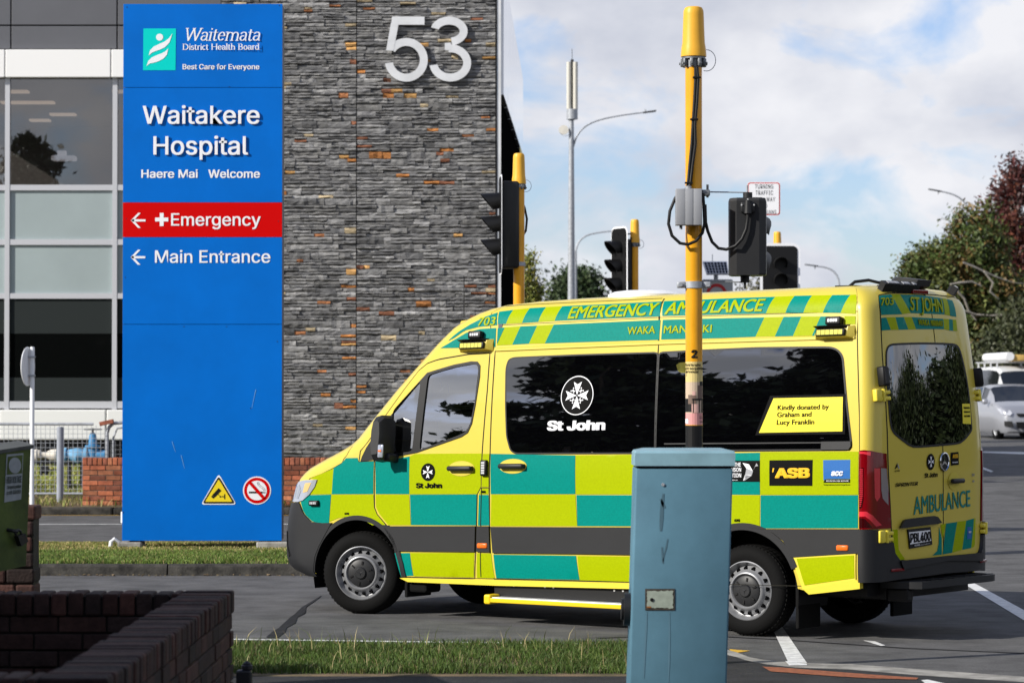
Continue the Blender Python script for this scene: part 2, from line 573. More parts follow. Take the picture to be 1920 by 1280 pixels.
# ------------------------------------------------------------------ ground and roads
def sheet(name, x0, x1, y0, y1, dx, dy, z, m, kind='structure'):
    xs = np.arange(x0, x1 + dx * .5, dx)
    ys = np.arange(y0, y1 + dy * .5, dy)
    vs = [(x, y, z + terr(x, y)) for x in xs for y in ys]
    n = len(ys)
    fs = [(i * n + j, (i + 1) * n + j, (i + 1) * n + j + 1, i * n + j + 1) for i in range(len(xs) - 1) for j in range(n - 1)]
    mb = MB()
    mb.add(vs, fs)
    return tag(mb.build(name, m, smooth=30), kind=kind)
mb = MB()
xs = [-1500, -300, -100, -60] + list(np.arange(-40, 61, 2.5)) + [100, 300, 1500]
ys = [-300, -60, -20] + list(np.arange(0, 205, 5)) + [300, 700, 3000]
mb.add([(x, y, -.09 + terr(x, y)) for x in xs for y in ys], [(i * len(ys) + j, (i + 1) * len(ys) + j, (i + 1) * len(ys) + j + 1, i * len(ys) + j + 1) for i in range(len(xs) - 1) for j in range(len(ys) - 1)])
tag(mb.build('ground', SOIL_GRASS, smooth=30), kind='structure')
sheet('road', -25, 40, 14, 200, 1.25, 2.0, 0, ASPHALT)
def flat_strip(name, quads, z, m):
    mb = MB()
    for q in quads:
        mb.add([(p[0], p[1], z + (p[2] if len(p) > 2 else 0)) for p in q], [tuple(range(len(q)))])
    return tag(mb.build(name, m), kind='structure')
def px_quad(pts): return [tuple(gp(x, y)) for x, y in pts]
def line_quads(pts, w):
    out = []
    for a, b in zip(pts[:-1], pts[1:]):
        a, b = Vector(a), Vector(b)
        t = (b - a).normalized()
        n = Vector((-t.y, t.x, 0)) * (w / 2)
        out.append([tuple(a + n), tuple(a - n), tuple(b - n), tuple(b + n)])
    return out
# painted lines
flat_strip('edge_line', line_quads([gp(120, 1192), gp(437, 1198.5), gp(800, 1203.5), gp(1190, 1208)], .10), .004, PAINT_W)
flat_strip('lane_line', line_quads([gp(-60, 982.5), gp(620, 982.5)], .14), .004, PAINT_W)
flat_strip('crossing_line', [px_quad([(1449, 1180), (1466, 1174), (1513, 1243), (1480, 1246)])], .004, PAINT_W)
flat_strip('lane_line.001', [px_quad([(1780, 1078), (1797, 1077), (1935, 1152), (1935, 1172)])], .004, PAINT_W)
flat_strip('lane_line.002', [px_quad([(1780, 813), (1800, 813), (1960, 848), (1960, 853)]), px_quad([(1833, 876), (1841, 875), (1863, 883.5), (1858, 885)])], .004, PAINT_W)
flat_strip('road_mark', [px_quad([(1618, 1200.5), (1640, 1202), (1660, 1210), (1652, 1211)])], .004, PAINT_W)
flat_strip('kerb_mark', [px_quad([(1367, 1217), (1406, 1220), (1383, 1223.5), (1370, 1220)])], .004, PAINT_Y)
TAR = mat('tar_seal', (.022, .022, .023), .85, var=.4, vscale=9, spec=.15)
seam = [gp(x, y) for x, y in ((510, 1195), (522, 1185), (530, 1177), (543, 1168), (551, 1157), (563, 1150), (570, 1138), (586, 1128), (602, 1117))]
SW = [.045, .05, .03, .045, .028, .04, .018, .014, .005]
flat_strip('tar_seam', [[tuple(a + Vector((-w0, 0, 0))), tuple(a + Vector((w0, 0, 0))), tuple(b + Vector((w1, 0, 0))), tuple(b + Vector((-w1, 0, 0)))] for a, b, w0, w1 in zip(seam[:-1], seam[1:], SW[:-1], SW[1:])], .004, TAR)
flat_strip('tar_seam.001', line_quads([gp(x, y) for x, y in ((1120, 1196), (1300, 1190), (1480, 1200), (1700, 1215), (1960, 1226))], .05), .003, TAR)
# near kerb, crossing ramp and footpath on the right
def kerb_poly(name, top, bot, zt, m, z0=-.02):
    mb = MB()
    n = len(top)
    T = [gp(x, y, zt) for x, y in top]
    B = [gp(x, y, zt) for x, y in bot]
    vs = [tuple(p) for p in T] + [tuple(p) for p in B] + [(p.x, p.y, z0) for p in T]
    fs = [(i, i + 1, n + i + 1, n + i) for i in range(n - 1)] + [(i, 2 * n + i, 2 * n + i + 1, i + 1) for i in range(n - 1)]
    mb.add(vs, fs)
    return tag(mb.build(name, m, smooth=40), kind='structure')
ktop = [(1180, 1212), (1300, 1213), (1366, 1218), (1382, 1222), (1405, 1231), (1433, 1236), (1516, 1242), (1595, 1244), (1675, 1250), (1754, 1256), (1920, 1267.5), (1990, 1272)]
kbot = [(1180, 1222), (1300, 1224), (1366, 1229), (1380, 1232), (1397, 1238), (1437, 1246), (1492, 1252), (1595, 1256), (1714, 1266), (1833, 1274), (1920, 1279.5), (1990, 1285)]
kerb_poly('kerb', ktop, kbot, .035, CONCRETE)
mb = MB()
B_ = [gp(x, y, .035) for x, y in kbot]
pts = [(-6, B_[0].y, .04)] + [(p.x, p.y + .01, .04) for p in B_] + [(12, B_[-1].y, .04), (12, -8, .04), (-14, -8, .04), (-14, 18.75, .04), (-6, 18.75, .04)]
mb.add(pts, [tuple(range(len(pts)))])
tag(mb.build('footpath', FOOTPATH), kind='structure')
flat_strip('tactile_strip', [[tuple(gp(x, y, .044)) for x, y in q] for q in ([(1429, 1248.5), (1461, 1250), (1480, 1260), (1445, 1257.5)], [(1461, 1250), (1556, 1257.5), (1556, 1266), (1480, 1260)], [(1556, 1257.5), (1635, 1263.5), (1635, 1270.5), (1556, 1266)], [(1635, 1263.5), (1722, 1269.5), (1718, 1273), (1635, 1270.5)])], 0, TACTILE)
flat_strip('paving_mark', [[tuple(gp(x, y, .044)) for x, y in [(1727, 1274), (1740, 1273), (1790, 1284), (1740, 1284)]]], 0, PAINT_W)
flat_strip('ramp_patch', [[tuple(gp(x, y, .039)) for x, y in [(1472, 1238), (1512, 1243), (1514, 1246), (1480, 1246.5)]]], 0, PAINT_W)

# grass: real blades, denser where the lens is near
def blades(name, region, n, h, w, cols, zf, seed):
    rg = np.random.default_rng(seed)
    x0, x1, y0, y1 = region
    x = rg.uniform(x0, x1, n); y = rg.uniform(y0, y1, n)
    # patchy cover
    keep = (np.sin(x * 3.1 + 1.3 * np.sin(y * 2.3)) + np.sin(y * 4.7 + x * 1.7) + rg.normal(0, .8, n)) > -1.3
    x, y = x[keep], y[keep]
    n = len(x)
    z = zf(x, y)
    a = rg.uniform(0, 2 * math.pi, n)
    hh = h * rg.uniform(.45, 1.25, n)
    lx, ly = rg.normal(0, .42, n) * hh, rg.normal(0, .42, n) * hh
    wx, wy = np.cos(a) * w * .5, np.sin(a) * w * .5
    V = np.zeros((n, 5, 3))
    V[:, 0] = np.stack([x - wx, y - wy, z - .01], 1)
    V[:, 1] = np.stack([x + wx, y + wy, z - .01], 1)
    V[:, 2] = np.stack([x + wx * .8 + lx * .4, y + wy * .8 + ly * .4, z + hh * .6], 1)
    V[:, 3] = np.stack([x - wx * .8 + lx * .4, y - wy * .8 + ly * .4, z + hh * .6], 1)
    V[:, 4] = np.stack([x + lx, y + ly, z + hh * .95], 1)
    me = bpy.data.meshes.new(name)
    idx = np.arange(n)[:, None] * 5
    quads = (idx + np.array([[0, 1, 2, 3]]))
    tris = (idx + np.array([[3, 2, 4]]))
    me.vertices.add(n * 5)
    me.vertices.foreach_set('co', V.reshape(-1))
    me.loops.add(n * 7)
    me.loops.foreach_set('vertex_index', np.concatenate([quads, tris], 1).reshape(-1))
    me.polygons.add(n * 2)
    ls = np.stack([np.arange(n) * 7, np.arange(n) * 7 + 4], 1).reshape(-1)
    me.polygons.foreach_set('loop_start', ls)
    ci = rg.choice(len(cols), n, p=[c[3] for c in cols])
    col = np.array([c[:3] for c in cols])[ci] * rg.uniform(.75, 1.25, (n, 1))
    at_ = me.attributes.new('tone', 'FLOAT_COLOR', 'CORNER')
    cc = np.ones((n, 7, 4))
    cc[:, :, :3] = col[:, None, :]
    at_.data.foreach_set('color', cc.reshape(-1))
    me.materials.append(GRASS_BLADE)
    me.update(calc_edges=True)
    me.validate()
    o = bpy.data.objects.new(name, me)
    C.objects.link(o)
    return tag(o, kind='stuff')
GC = [(.045, .085, .012, .6), (.075, .115, .02, .32), (.18, .15, .07, .08)]
# near strip
y_b, y_t = gp(800, 1263, .045).y, gp(800, 1219).y
mb = MB()
mb.box((-7, y_b - .10, -.05), (.98, y_t - .02, .045), bev=.03)
tag(mb.build('grass_verge', DIRT), kind='structure')
tag(blades('grass', (-2.2, .98, y_b + .01, y_t - .03), 42000, .05, .005, GC, lambda x, y: np.full_like(x, .045), 3), 'mown grass strip between the footpath and the white edge line', 'grass')
tag(blades('weeds.001', (-1.95, .95, y_b + .05, y_t - .05), 260, .15, .006, [(.12, .15, .04, .6), (.30, .25, .12, .4)], lambda x, y: np.full_like(x, .045), 23), 'tall thin weed stalks rising out of the near grass strip', 'weeds')
# island with the sign
y1, y2 = 28.25, 33.4
mb = MB()
prof = [(y1 + .16, .105), (y1 + .6, .115), (30.0, .115), (31.4, .10), (32.4, .09), (y2, .05), (y2 + .05, -.05)]
for (a, za), (b, zb) in zip(prof[:-1], prof[1:]):
    mb.add([(-16, a, za), (1.6, a, za), (1.6, b, zb), (-16, b, zb)], [(0, 1, 2, 3)])
tag(mb.build('grass_island', SOIL_GRASS, smooth=40), kind='structure')
_py, _pz = [p[0] for p in prof], [p[1] for p in prof]
GC2 = [(.13, .17, .03, .40), (.22, .22, .055, .3), (.38, .29, .13, .3)]
GC3 = [(.09, .155, .022, .62), (.15, .19, .04, .28), (.30, .24, .11, .10)]
tag(blades('grass.001', (-5.8, -1.0, y1 + .17, 30.4), 56000, .040, .008, GC3, lambda x, y: np.interp(y, _py, _pz), 5), 'sunlit green lawn edge behind the dark island kerb', 'grass')
tag(blades('grass.003', (-5.8, -1.0, 30.3, 33.3), 40000, .034, .009, GC2, lambda x, y: np.interp(y, _py, _pz), 6), 'dry brownish lawn around the foot of the blue sign', 'grass')
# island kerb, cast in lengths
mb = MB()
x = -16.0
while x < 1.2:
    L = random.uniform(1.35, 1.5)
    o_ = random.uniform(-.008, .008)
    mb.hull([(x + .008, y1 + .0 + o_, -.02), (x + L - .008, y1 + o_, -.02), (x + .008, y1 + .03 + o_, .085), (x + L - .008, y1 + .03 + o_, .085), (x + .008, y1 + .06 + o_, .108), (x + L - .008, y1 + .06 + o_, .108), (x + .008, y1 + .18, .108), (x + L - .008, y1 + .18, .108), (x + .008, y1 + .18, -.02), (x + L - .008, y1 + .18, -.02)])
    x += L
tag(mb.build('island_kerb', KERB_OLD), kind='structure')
# debris along the gutter
mb = MB()
for i in range(150):
    x = random.uniform(-5.5, -1.2); y = y1 - abs(random.gauss(0, .05)) - .01
    r = random.uniform(.008, .022)
    mb.hull([(x + random.uniform(-r, r), y + random.uniform(-r, r), .002 + random.uniform(0, r)) for _ in range(7)])
tag(mb.build('fallen_leaves', DIRT), 'dry leaf litter lying in the gutter along the island kerb', 'leaf litter', kind='stuff')
# far verge beyond the second road
yk = 42.6
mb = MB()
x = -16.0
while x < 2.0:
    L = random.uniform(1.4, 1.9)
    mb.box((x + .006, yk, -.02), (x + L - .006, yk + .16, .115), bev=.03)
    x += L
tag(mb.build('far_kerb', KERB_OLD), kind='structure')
flat_strip('no_stopping_line', line_quads([(-16, yk - .12, 0), (2, yk - .12, 0)], .08), .004, PAINT_Y)
mb = MB()
for (a, za), (b, zb) in zip([(yk + .15, .11), (43.4, .15), (44.2, .16), (45.0, .2), (49.4, .52)][:-1], [(43.4, .15), (44.2, .16), (45.0, .2), (49.4, .52)]):
    mb.add([(-18, a, za), (2.5, a, za), (2.5, b, zb), (-18, b, zb)], [(0, 1, 2, 3)], 0 if a < 44.9 else 1)
tag(mb.build('far_verge', [DIRT, SOIL_GRASS], smooth=30), kind='structure')
tag(blades('grass.002', (-8.6, -5.6, 45.0, 49.3), 16000, .10, .02, [(.25, .30, .05, .5), (.36, .36, .09, .3), (.4, .33, .15, .2)], lambda x, y: .2 + (y - 45) / 4.4 * .32, 9), 'yellow green lawn behind the mesh fence below the building', 'grass')
tag(blades('weeds', (-8.4, -2.0, 42.8, 44.3), 2600, .12, .014, [(.14, .17, .03, .5), (.34, .27, .12, .5)], lambda x, y: np.full_like(x, .13), 13), 'weeds and dry tufts along the far kerb by the brick wall', 'weeds')

# ------------------------------------------------------------------ hospital building: left glazed front
YF = 50.0
def pf(x, y, Y=YF):
    p = at(x, y, Y)
    return p.x, p.z
fac = empty('hospital_building', (0, 0, 0), 0, 'grey and white clad glazed front behind the blue pylon sign', 'building')
Lx = -11.2
cols_px = [15, 216, 416]
xm = [pf(c, 450)[0] for c in (14.5, 216, 417.5)]
rows = {k: pf(100, v)[1] for k, v in dict(clad_mid=48.5, clad_bot=94, fas_top=95.5, fas_bot=150.5, f1t=347, f1b=357.5, f2t=449, f2b=459.5, f3t=550, f3b=560, dk=752, sill=765, pl=824, base=872).items()}
colw = xm[1] - xm[0]
XM = [xm[0] - colw * k for k in (2, 1)] + xm
x_end = xm[2]
LAMP_IN = mat('office_lamp', (.8, .75, .65), .5, emit=(1.0, .80, .60, .55))
LAMP_IN2 = mat('fixture_white', (.8, .8, .8), .5, emit=(.9, .9, 1.0, .35))
# upper grey panels with open joints
mb = MB()
ztop = rows['clad_bot'] + 3.4
hz = [rows['clad_bot'] + .015, rows['clad_mid'] - .012, rows['clad_mid'] + .012, rows['clad_mid'] + 1.25, rows['clad_mid'] + 1.275, ztop]
XC = [Lx, xm[0] - colw + .05, xm[0] + .05, xm[1] + .03, x_end]
for a, b in zip(XC[:-1], XC[1:]):
    for k in (0, 2, 4):
        mb.box((a + .012, YF - .03, hz[k]), (b - .012, YF + .04, hz[k + 1]), bev=.006)
mb.build('cladding', CLAD_GREY, fac)
mb = MB()
mb.box((Lx, YF + .03, rows['base'] - 1.0), (x_end + .05, YF + .06, rows['f1t']))
mb.box((Lx, YF + .045, rows['fas_bot']), (x_end, YF + .09, ztop))
mb.build('backing_wall', BLACK, fac)
# the room behind the upper panes: ceiling lamps show through
mb = MB()
mb.add([(Lx, YF + 9, rows['f1t'] - .6), (x_end, YF + 9, rows['f1t'] - .6), (x_end, YF + 9, rows['fas_bot'] + .4), (Lx, YF + 9, rows['fas_bot'] + .4)], [(0, 1, 2, 3)])
zc_r = 7.32
mb.box((Lx, YF + .1, zc_r + .03), (x_end, YF + 9, zc_r + .08))
mb.box((Lx, YF + .1, rows['f1t'] - .7), (x_end, YF + 9, rows['f1t'] - .6))
mb.build('room_shell', mat('office_grey', (.16, .155, .15), .9), fac)
for px_, py_, wd in ((35, 172, .35), (52, 192.5, 1.0), (118, 215, .5), (232, 172, .4), (75, 226, .4)):
    Yl = (zc_r - H_CAM) * F_PX / (742 - py_)
    q = at(px_, py_, Yl)
    mb = MB()
    mb.box((q.x - wd / 2, Yl - .12, zc_r - .01), (q.x + wd / 2, Yl + .16, zc_r + .028))
    mb.build('ceiling_lamp', LAMP_IN, fac)
q = at(119, 297, 53)  # glowing white box read as a hanging light fixture
mb = MB()
mb.box((q.x - .2, 52.8, q.z - .05), (q.x + .24, 53.1, q.z + .04), bev=.02)
mb.box((q.x - .09, 52.85, q.z + .041), (q.x + .06, 53.0, q.z + .13))
mb.build('hanging_light', LAMP_IN2, fac)
# white fascia
mb = MB()
for a, b in zip([Lx, xm[0] - .02, xm[1] - .05], [xm[0] - .035, xm[1] - .065, x_end]):
    mb.box((a, YF - .18, rows['fas_bot'] + .03), (b, YF - .02, rows['fas_top']), bev=.012)
mb.build('white_fascia', CLAD_WHITE, fac)
# aluminium frame
fr = MB()
for x in XM:
    fr.box((x - .042, YF - .07, rows['sill'] - .02), (x + .042, YF + .02, rows['fas_bot'] + .03))
for a, b in (('f1t', 'f1b'), ('f2t', 'f2b'), ('f3t', 'f3b'), ('dk', 'sill')):
    for x, xn in zip([Lx] + XM, XM + [x_end]):
        fr.box((x + .043, YF - .062, rows[b]), (xn - .043, YF + .02, rows[a]))
fr.build('window_frame', ALU, fac)
G_CLEAR = glassmat('reflective_pane', (.60, .58, .57), .01, 2.4)
G_FROST = mat('pale_spandrel_glass', (.32, .38, .385), .22, spec=.55, coat=.25, var=.06, vscale=.5)
G_DARK = mat('dark_pane', (.003, .0035, .0035), .04, spec=.15)
BLIND = mat('dark_blind', (.022, .027, .027), .8, spec=.1)
for i in range(len(XM) - 1):
    for (t, b, m, nm) in (('fas_bot', 'f1t', G_CLEAR, 'upper_pane'), ('f1b', 'f2t', G_FROST, 'spandrel_pane'), ('f2b', 'f3t', G_FROST, 'spandrel_pane'), ('f3b', 'dk', G_DARK, 'lower_pane')):
        mb = MB()
        mb.box((XM[i] + .043, YF - .02, rows[b]), (XM[i + 1] - .043, YF + .01, rows[t] - (0 if t != 'fas_bot' else -.03)))
        if nm == 'lower_pane':
            h = rows[t] - rows[b]
            mb.box((XM[i] + .05, YF - .024, rows[b] + .66 * h), (XM[i + 1] - .05, YF - .021, rows[t] - .01), 1)
            mb.box((XM[i] + .05, YF - .024, rows[b] + .01), (XM[i + 1] - .05, YF - .021, rows[b] + .23 * h), 1)
        mb.build(nm, [m, BLIND] if nm == 'lower_pane' else m, fac)
mb = MB()
for a, b in zip([Lx, XM[1] - .1, xm[0] - .1, xm[1] - .12], [XM[1] - .115, xm[0] - .115, xm[1] - .135, x_end]):
    mb.box((a, YF - .16, rows['pl']), (b, YF + .02, rows['sill'] - .025), bev=.02)
mb.build('plinth_panel', CLAD_PLINTH, fac)
# louvred base
mb = MB()
z = rows['base'] - .2
while z < rows['pl'] - .03:
    mb.box((Lx, YF - .05, z), (x_end, YF + .01, z + .025))
    z += .075
mb.build('base_louvre', PLASTIC, fac)
mb = MB()
mb.box((Lx, YF - .5, .2), (x_end, YF + .02, rows['base'] - .14))
mb.build('base_kerb', CONCRETE, fac)

# ------------------------------------------------------------------ stone clad end
YS = 48.0
xl, xr = pf(415, 400, YS)[0], pf(931, 400, YS)[0]
xj = pf(668.5, 400, YS)[0]
zt_s = pf(700, -60, YS)[1]
st = empty('stone_wall', (0, 0, 0), 0, 'tall grey ledge stone wall with rust flecks and the number 53', 'stone wall')
mb = MB()
rs = random.Random(5)
z = .0
row = 0
GR = [(.155, .154, .155), (.185, .184, .184), (.22, .218, .216), (.125, .125, .127), (.255, .253, .25), (.17, .168, .165)]
RU = [(.42, .17, .05), (.34, .14, .06), (.50, .28, .10), (.22, .09, .05), (.40, .32, .2)]
while z < zt_s:
    h = rs.choice([.05, .06, .07, .085, .10, .12])
    for (a, b) in ((xl, xj - .006), (xj + .006, xr - .02)):
        x = a
        while x < b - .01:
            L = min(rs.uniform(.1, .52), b - x)
            if b - x - L < .08: L = b - x
            n = 1
            if h > .08 and rs.random() < .6:
                n = 2
            zz = z
            for q in range(n):
                hh = h / n
                col = list(rs.choice(GR))
                if rs.random() < .17 and L < .27:
                    col = list(rs.choice(RU))
                k = rs.uniform(.72, 1.3)
                col = tuple(c * k for c in col)
                d = rs.uniform(.0, .026)
                g = .0015
                sl_ = rs.uniform(-.014, .014)
                y = YS - .04 - d
                # split face: a few ridges so the edges break up
                nx = max(2, int(L / .07))
                vs, fs = [], []
                for i in range(nx + 1):
                    xx = x + g + (L - 2 * g) * i / nx
                    tp = zz + hh - g + (rs.uniform(-.011, .004) if 0 < i < nx else -.002)
                    bt = zz + g + (rs.uniform(-.003, .009) if 0 < i < nx else .002)
                    dy = rs.uniform(-.009, .009)
                    md = bt + (tp - bt) * rs.uniform(.3, .75)
                    vs += [(xx, YS + .02, bt), (xx, y + dy + .006, bt), (xx, y + dy - rs.uniform(0, .014) + sl_, md), (xx, y + dy + .004 + sl_, tp), (xx, YS + .02, tp)]
                for i in range(nx):
                    for j in range(4):
                        fs.append((i * 5 + j, (i + 1) * 5 + j, (i + 1) * 5 + j + 1, i * 5 + j + 1))
                fs += [(0, 1, 2, 3, 4), tuple(nx * 5 + j for j in (4, 3, 2, 1, 0))]
                mb.add(vs, fs, 0, None, col)
                zz += hh
            x += L
    z += h
    row += 1
mb.build('stone_cladding', STONE, st)
mb = MB()
mb.box((xl - .02, YS + .01, 0), (xr - .018, YS + .5, zt_s))
mb.build('wall_core', STONE_GAP, st)
mb = MB()
mb.box((xr - .018, YS - .07, 0), (xr + .012, YS + .03, zt_s))
mb.build('corner_trim', BLACK, st)
def ringstrip(cx, cy, rx, ry, a0, a1, w, n=40):
    """outer and inner edge of a curved stroke, in the numeral's own drawing units"""
    o, i_ = [], []
    for k in range(n + 1):
        a = RAD(a0 + (a1 - a0) * k / n)
        o.append((cx + (rx + w) * math.cos(a), cy - (ry + w) * math.sin(a)))
        i_.append((cx + (rx - w) * math.cos(a), cy - (ry - w) * math.sin(a)))
    return o, i_
def numeral(strokes, flats):
    mb = MB()
    def w3(p, dy):
        q = pf(500 + p[0] / 3.764, p[1] / 3.764, YS - .12)
        return (q[0], YS - .10 + dy, q[1])
    for lv, (o, i_) in enumerate(strokes):
        n = len(o)
        f = -.030 - .0006 * lv
        vs = [w3(p, f) for p in o] + [w3(p, f) for p in i_] + [w3(p, 0) for p in o] + [w3(p, 0) for p in i_]
        fs = []
        for k in range(n - 1):
            fs += [(k, k + 1, n + k + 1, n + k), (k, 2 * n + k, 2 * n + k + 1, k + 1), (n + k, n + k + 1, 3 * n + k + 1, 3 * n + k)]
        fs += [(0, n, 3 * n, 2 * n), (n - 1, 3 * n - 1, 4 * n - 1, 2 * n - 1)]
        mb.add(vs, fs)
    for lv, poly in enumerate(flats):
        n = len(poly)
        f = -.032 - .0006 * lv
        mb.add([w3(p, f) for p in poly] + [w3(p, 0) for p in poly], [tuple(range(n))] + [(k, (k + 1) % n, n + (k + 1) % n, n + k) for k in range(n)])
    mb.build('numeral', STEEL, st, smooth=40)
numeral([ringstrip(985, 424, 124, 126, 146, -170, 28)], [[(885, 120), (1114, 120), (1114, 177), (930, 177), (922, 200), (875, 200)], [(877, 165), (932, 165), (896, 361), (843, 357)]])
numeral([ringstrip(1287, 222, 103, 74, 165, -80, 28), ringstrip(1296, 446, 119, 103, 97, -172, 28)], [[(1257, 305), (1300, 303), (1300, 356), (1257, 356)]])
# the long side behind it: white fascia above a dark recess
sd = empty('side_canopy', (0, 0, 0), 0, 'reflective white fascia running back along the side of the stone wall', 'canopy')
dirv = Vector((.0234, 1, 0)).normalized()
def back(px, py, k):
    """point along the building side, k metres behind the corner"""
    return Vector((xr + .03, YS, 0)) + dirv * k
far = 17.0
zt0, zt1 = pf(950, -30, YS)[1], 0
zlow = pf(942, 178, YS)[1]
A, Bq = Vector((xr + .10, YS - .02, 0)), Vector((xr + .10, YS, 0)) + dirv * far
ztop_f = at(975, 150, Bq.y).z
zlow_f = at(973, 292, Bq.y).z
FASC = mat('polished_fascia', (.72, .75, .80), .12, spec=.8, coat=1.0, var=.12, vscale=.9, stretch=(1, 3, .4))
mb = MB()
n = 6
for i in range(n):
    p, q = A.lerp(Bq, i / n), A.lerp(Bq, (i + 1) / n - .004)
    z0, z1 = zlow + (zlow_f - zlow) * i / n, zlow + (zlow_f - zlow) * (i + 1) / n
    zu = max(zt_s - .3, ztop_f)
    mb.add([(p.x + .02, p.y, z0), (q.x + .02, q.y, z1), (q.x + .02, q.y, ztop_f), (p.x + .02, p.y, ztop_f), (p.x - .05, p.y, z0), (q.x - .05, q.y, z1), (q.x - .05, q.y, ztop_f), (p.x - .05, p.y, ztop_f)], [(0, 1, 2, 3), (7, 6, 5, 4), (0, 4, 5, 1), (3, 2, 6, 7), (0, 3, 7, 4), (1, 5, 6, 2)])
mb.build('fascia_panel', FASC, sd)
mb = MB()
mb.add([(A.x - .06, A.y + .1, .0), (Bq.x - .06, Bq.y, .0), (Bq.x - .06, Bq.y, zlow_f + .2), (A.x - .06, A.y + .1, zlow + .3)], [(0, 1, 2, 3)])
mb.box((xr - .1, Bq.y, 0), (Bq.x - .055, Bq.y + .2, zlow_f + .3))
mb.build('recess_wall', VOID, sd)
mb = MB()
mb.box((xr + .014, YS - .06, 0), (xr + .075, YS + .02, zt_s))
mb.build('corner_post', STEEL, sd)
# chimney like stone end far behind
ch = MB()
p0, p1 = at(962, 146, 68), at(974.5, 146, 68)
ch.box((p0.x - .3, 68, 0), (p1.x, 68.8, p0.z), bev=.02)
tp = at(974, 138, 68)
ch.box((p0.x - .35, 67.95, p0.z + .002), (p1.x + .03, 68.85, tp.z), bev=.02)
tag(ch.build('stone_pier', mat('pier_stone', (.12, .12, .125), .85, var=.5, vscale=8, bump=.8, bscale=20, stretch=(1, 1, 3))), 'far stone pier with a flat cap peeping past the fascia', 'pier')

# ------------------------------------------------------------------ brick walls
def bricks(mb, p0, p1, z0, rows_, bh, bl, th, tone, cap=None, rnd=None, jag=0.0):
    """a running bond from p0 to p1, its face to the right of the way"""
    rnd = rnd or random
    p0, p1 = Vector(p0), Vector(p1)
    d = (p1 - p0)
    L = d.length
    d.normalize()
    nrm = Vector((d.y, -d.x, 0))
    for r in range(rows_):
        s = -bl * .5 * (r % 2)
        while s < L - .01:
            a, b = max(0, s), min(L, s + bl)
            s += bl
            if b - a < .03: continue
            M = X_(p0 + d * a + Vector((0, 0, z0 + r * bh)), d, -nrm, (0, 0, 1))
            k = rnd.uniform(.55, 1.35)
            t = rnd.choice(tone)
            o = rnd.uniform(-.004, .004)
            mb.box((.004, o, .004), (b - a - .006, th + o, bh - .007), 0, M, bev=.004, col=tuple(c * k for c in t))
    if cap:
        s = 0
        z = z0 + rows_ * bh
        while s < L - .02:
            w = min(bh, L - s)
            M = X_(p0 + d * s + Vector((0, 0, z)), d, -nrm, (0, 0, 1))
            k = rnd.uniform(.6, 1.25)
            t = rnd.choice(tone)
            o = rnd.uniform(-.005, .005)
            mb.box((.004, -.006 + o, .0), (w - .006, th + .006 + o, cap + rnd.uniform(-.004, .004)), 0, M, bev=.010, col=tuple(c * k for c in t))
            s += bh
RED = [(.36, .115, .055), (.30, .09, .045), (.40, .15, .075), (.25, .085, .05)]
yb = 43.1
bx0, bx1 = pf(154.5, 900, yb)[0], pf(705, 900, yb)[0]
zb0, zbt = .12, pf(160, 858, yb)[1]
bh = (zbt - zb0 - .11) / 8
bw = empty('low_brick_wall', (0, 0, 0), 0, 'low orange red brick wall behind the blue sign at the far kerb', 'wall')
mb = MB()
bricks(mb, (bx0, yb, 0), (bx1, yb, 0), zb0, 8, bh, .235, .22, RED, cap=.11)
for q in range(14):
    pass
mb.build('brickwork', BRICK, bw)
mb = MB()
mb.box((bx0 + .01, yb + .008, zb0 - .1), (bx1 - .01, yb + .21, zbt - .015))
mb.build('mortar_core', MORTAR, bw)

# ------------------------------------------------------------------ fence, bollard, valves, white sign post
yfn = 44.5
fz0, fz1 = pf(0, 925, yfn)[1], pf(0, 797, yfn)[1]
fx0, fx1 = -9.6, pf(199, 900, yfn)[0]
fe = empty('mesh_fence', (0, 0, 0), 0, 'galvanised weld mesh fence left of the blue sign', 'fence')
mb = MB()
x = fx0
while x < fx1:
    mb.box((x - .0035, yfn - .002, fz0), (x + .0035, yfn + .002, fz1)); x += .072
z = fz0
while z < fz1:
    mb.box((fx0, yfn - .006, z - .0035), (fx1, yfn - .002, z + .0035)); z += .072
x = pf(208, 850, yfn + .2)[0]
while x < -5.4:
    mb.box((x - .002, yfn + .198, fz0 + .35), (x + .002, yfn + .202, fz1 - .2)); x += .072
z = fz0 + .4
while z < fz1 - .2:
    mb.box((pf(208, 850, yfn + .2)[0], yfn + .194, z - .002), (-5.4, yfn + .198, z + .002)); z += .072
mb.build('wire_mesh', GALV, fe)
mb = MB()
mb.tube([(fx0, yfn, fz1 + .02), (fx1 - .2, yfn, fz1 + .02)], .022)
mb.tube([(fx0, yfn, fz0), (fx1, yfn, fz0)], .02)
mb.build('rail', GALV, fe)
mb = MB()
xq = pf(200, 850, yfn)[0]
mb.tube([(xq, yfn + .05, .1), (xq, yfn + .05, fz1 - .12), (xq + .03, yfn + .05, fz1 - .03), (xq + .10, yfn + .05, fz1 + .03), (xq + .3, yfn + .05, fz1 + .05), (xq + 1.0, yfn + .05, fz1 + .05)], .028, n=10)
mb.build('post', GALV, fe)
mb = MB()
xq = pf(209, 850, yfn)[0]
mb.tube([(xq, yfn + .2, .1), (xq, yfn + .2, fz1 - .2), (xq + .06, yfn + .2, fz1 - .05), (xq + .4, yfn + .2, fz1)], .018, n=8)
mb.build('post', GALV, fe)
p = pf(113, 800, 43.8)
mb = MB()
R_ = 13.0 / 2 * 43.8 / F_PX
mb.lathe([(0, pf(113, 799.5, 43.8)[1]), (R_ * .9, pf(113, 799.8, 43.8)[1]), (R_, pf(113, 802, 43.8)[1]), (R_, .05)], 20, 0, Matrix.Translation((p[0], 43.8, 0)))
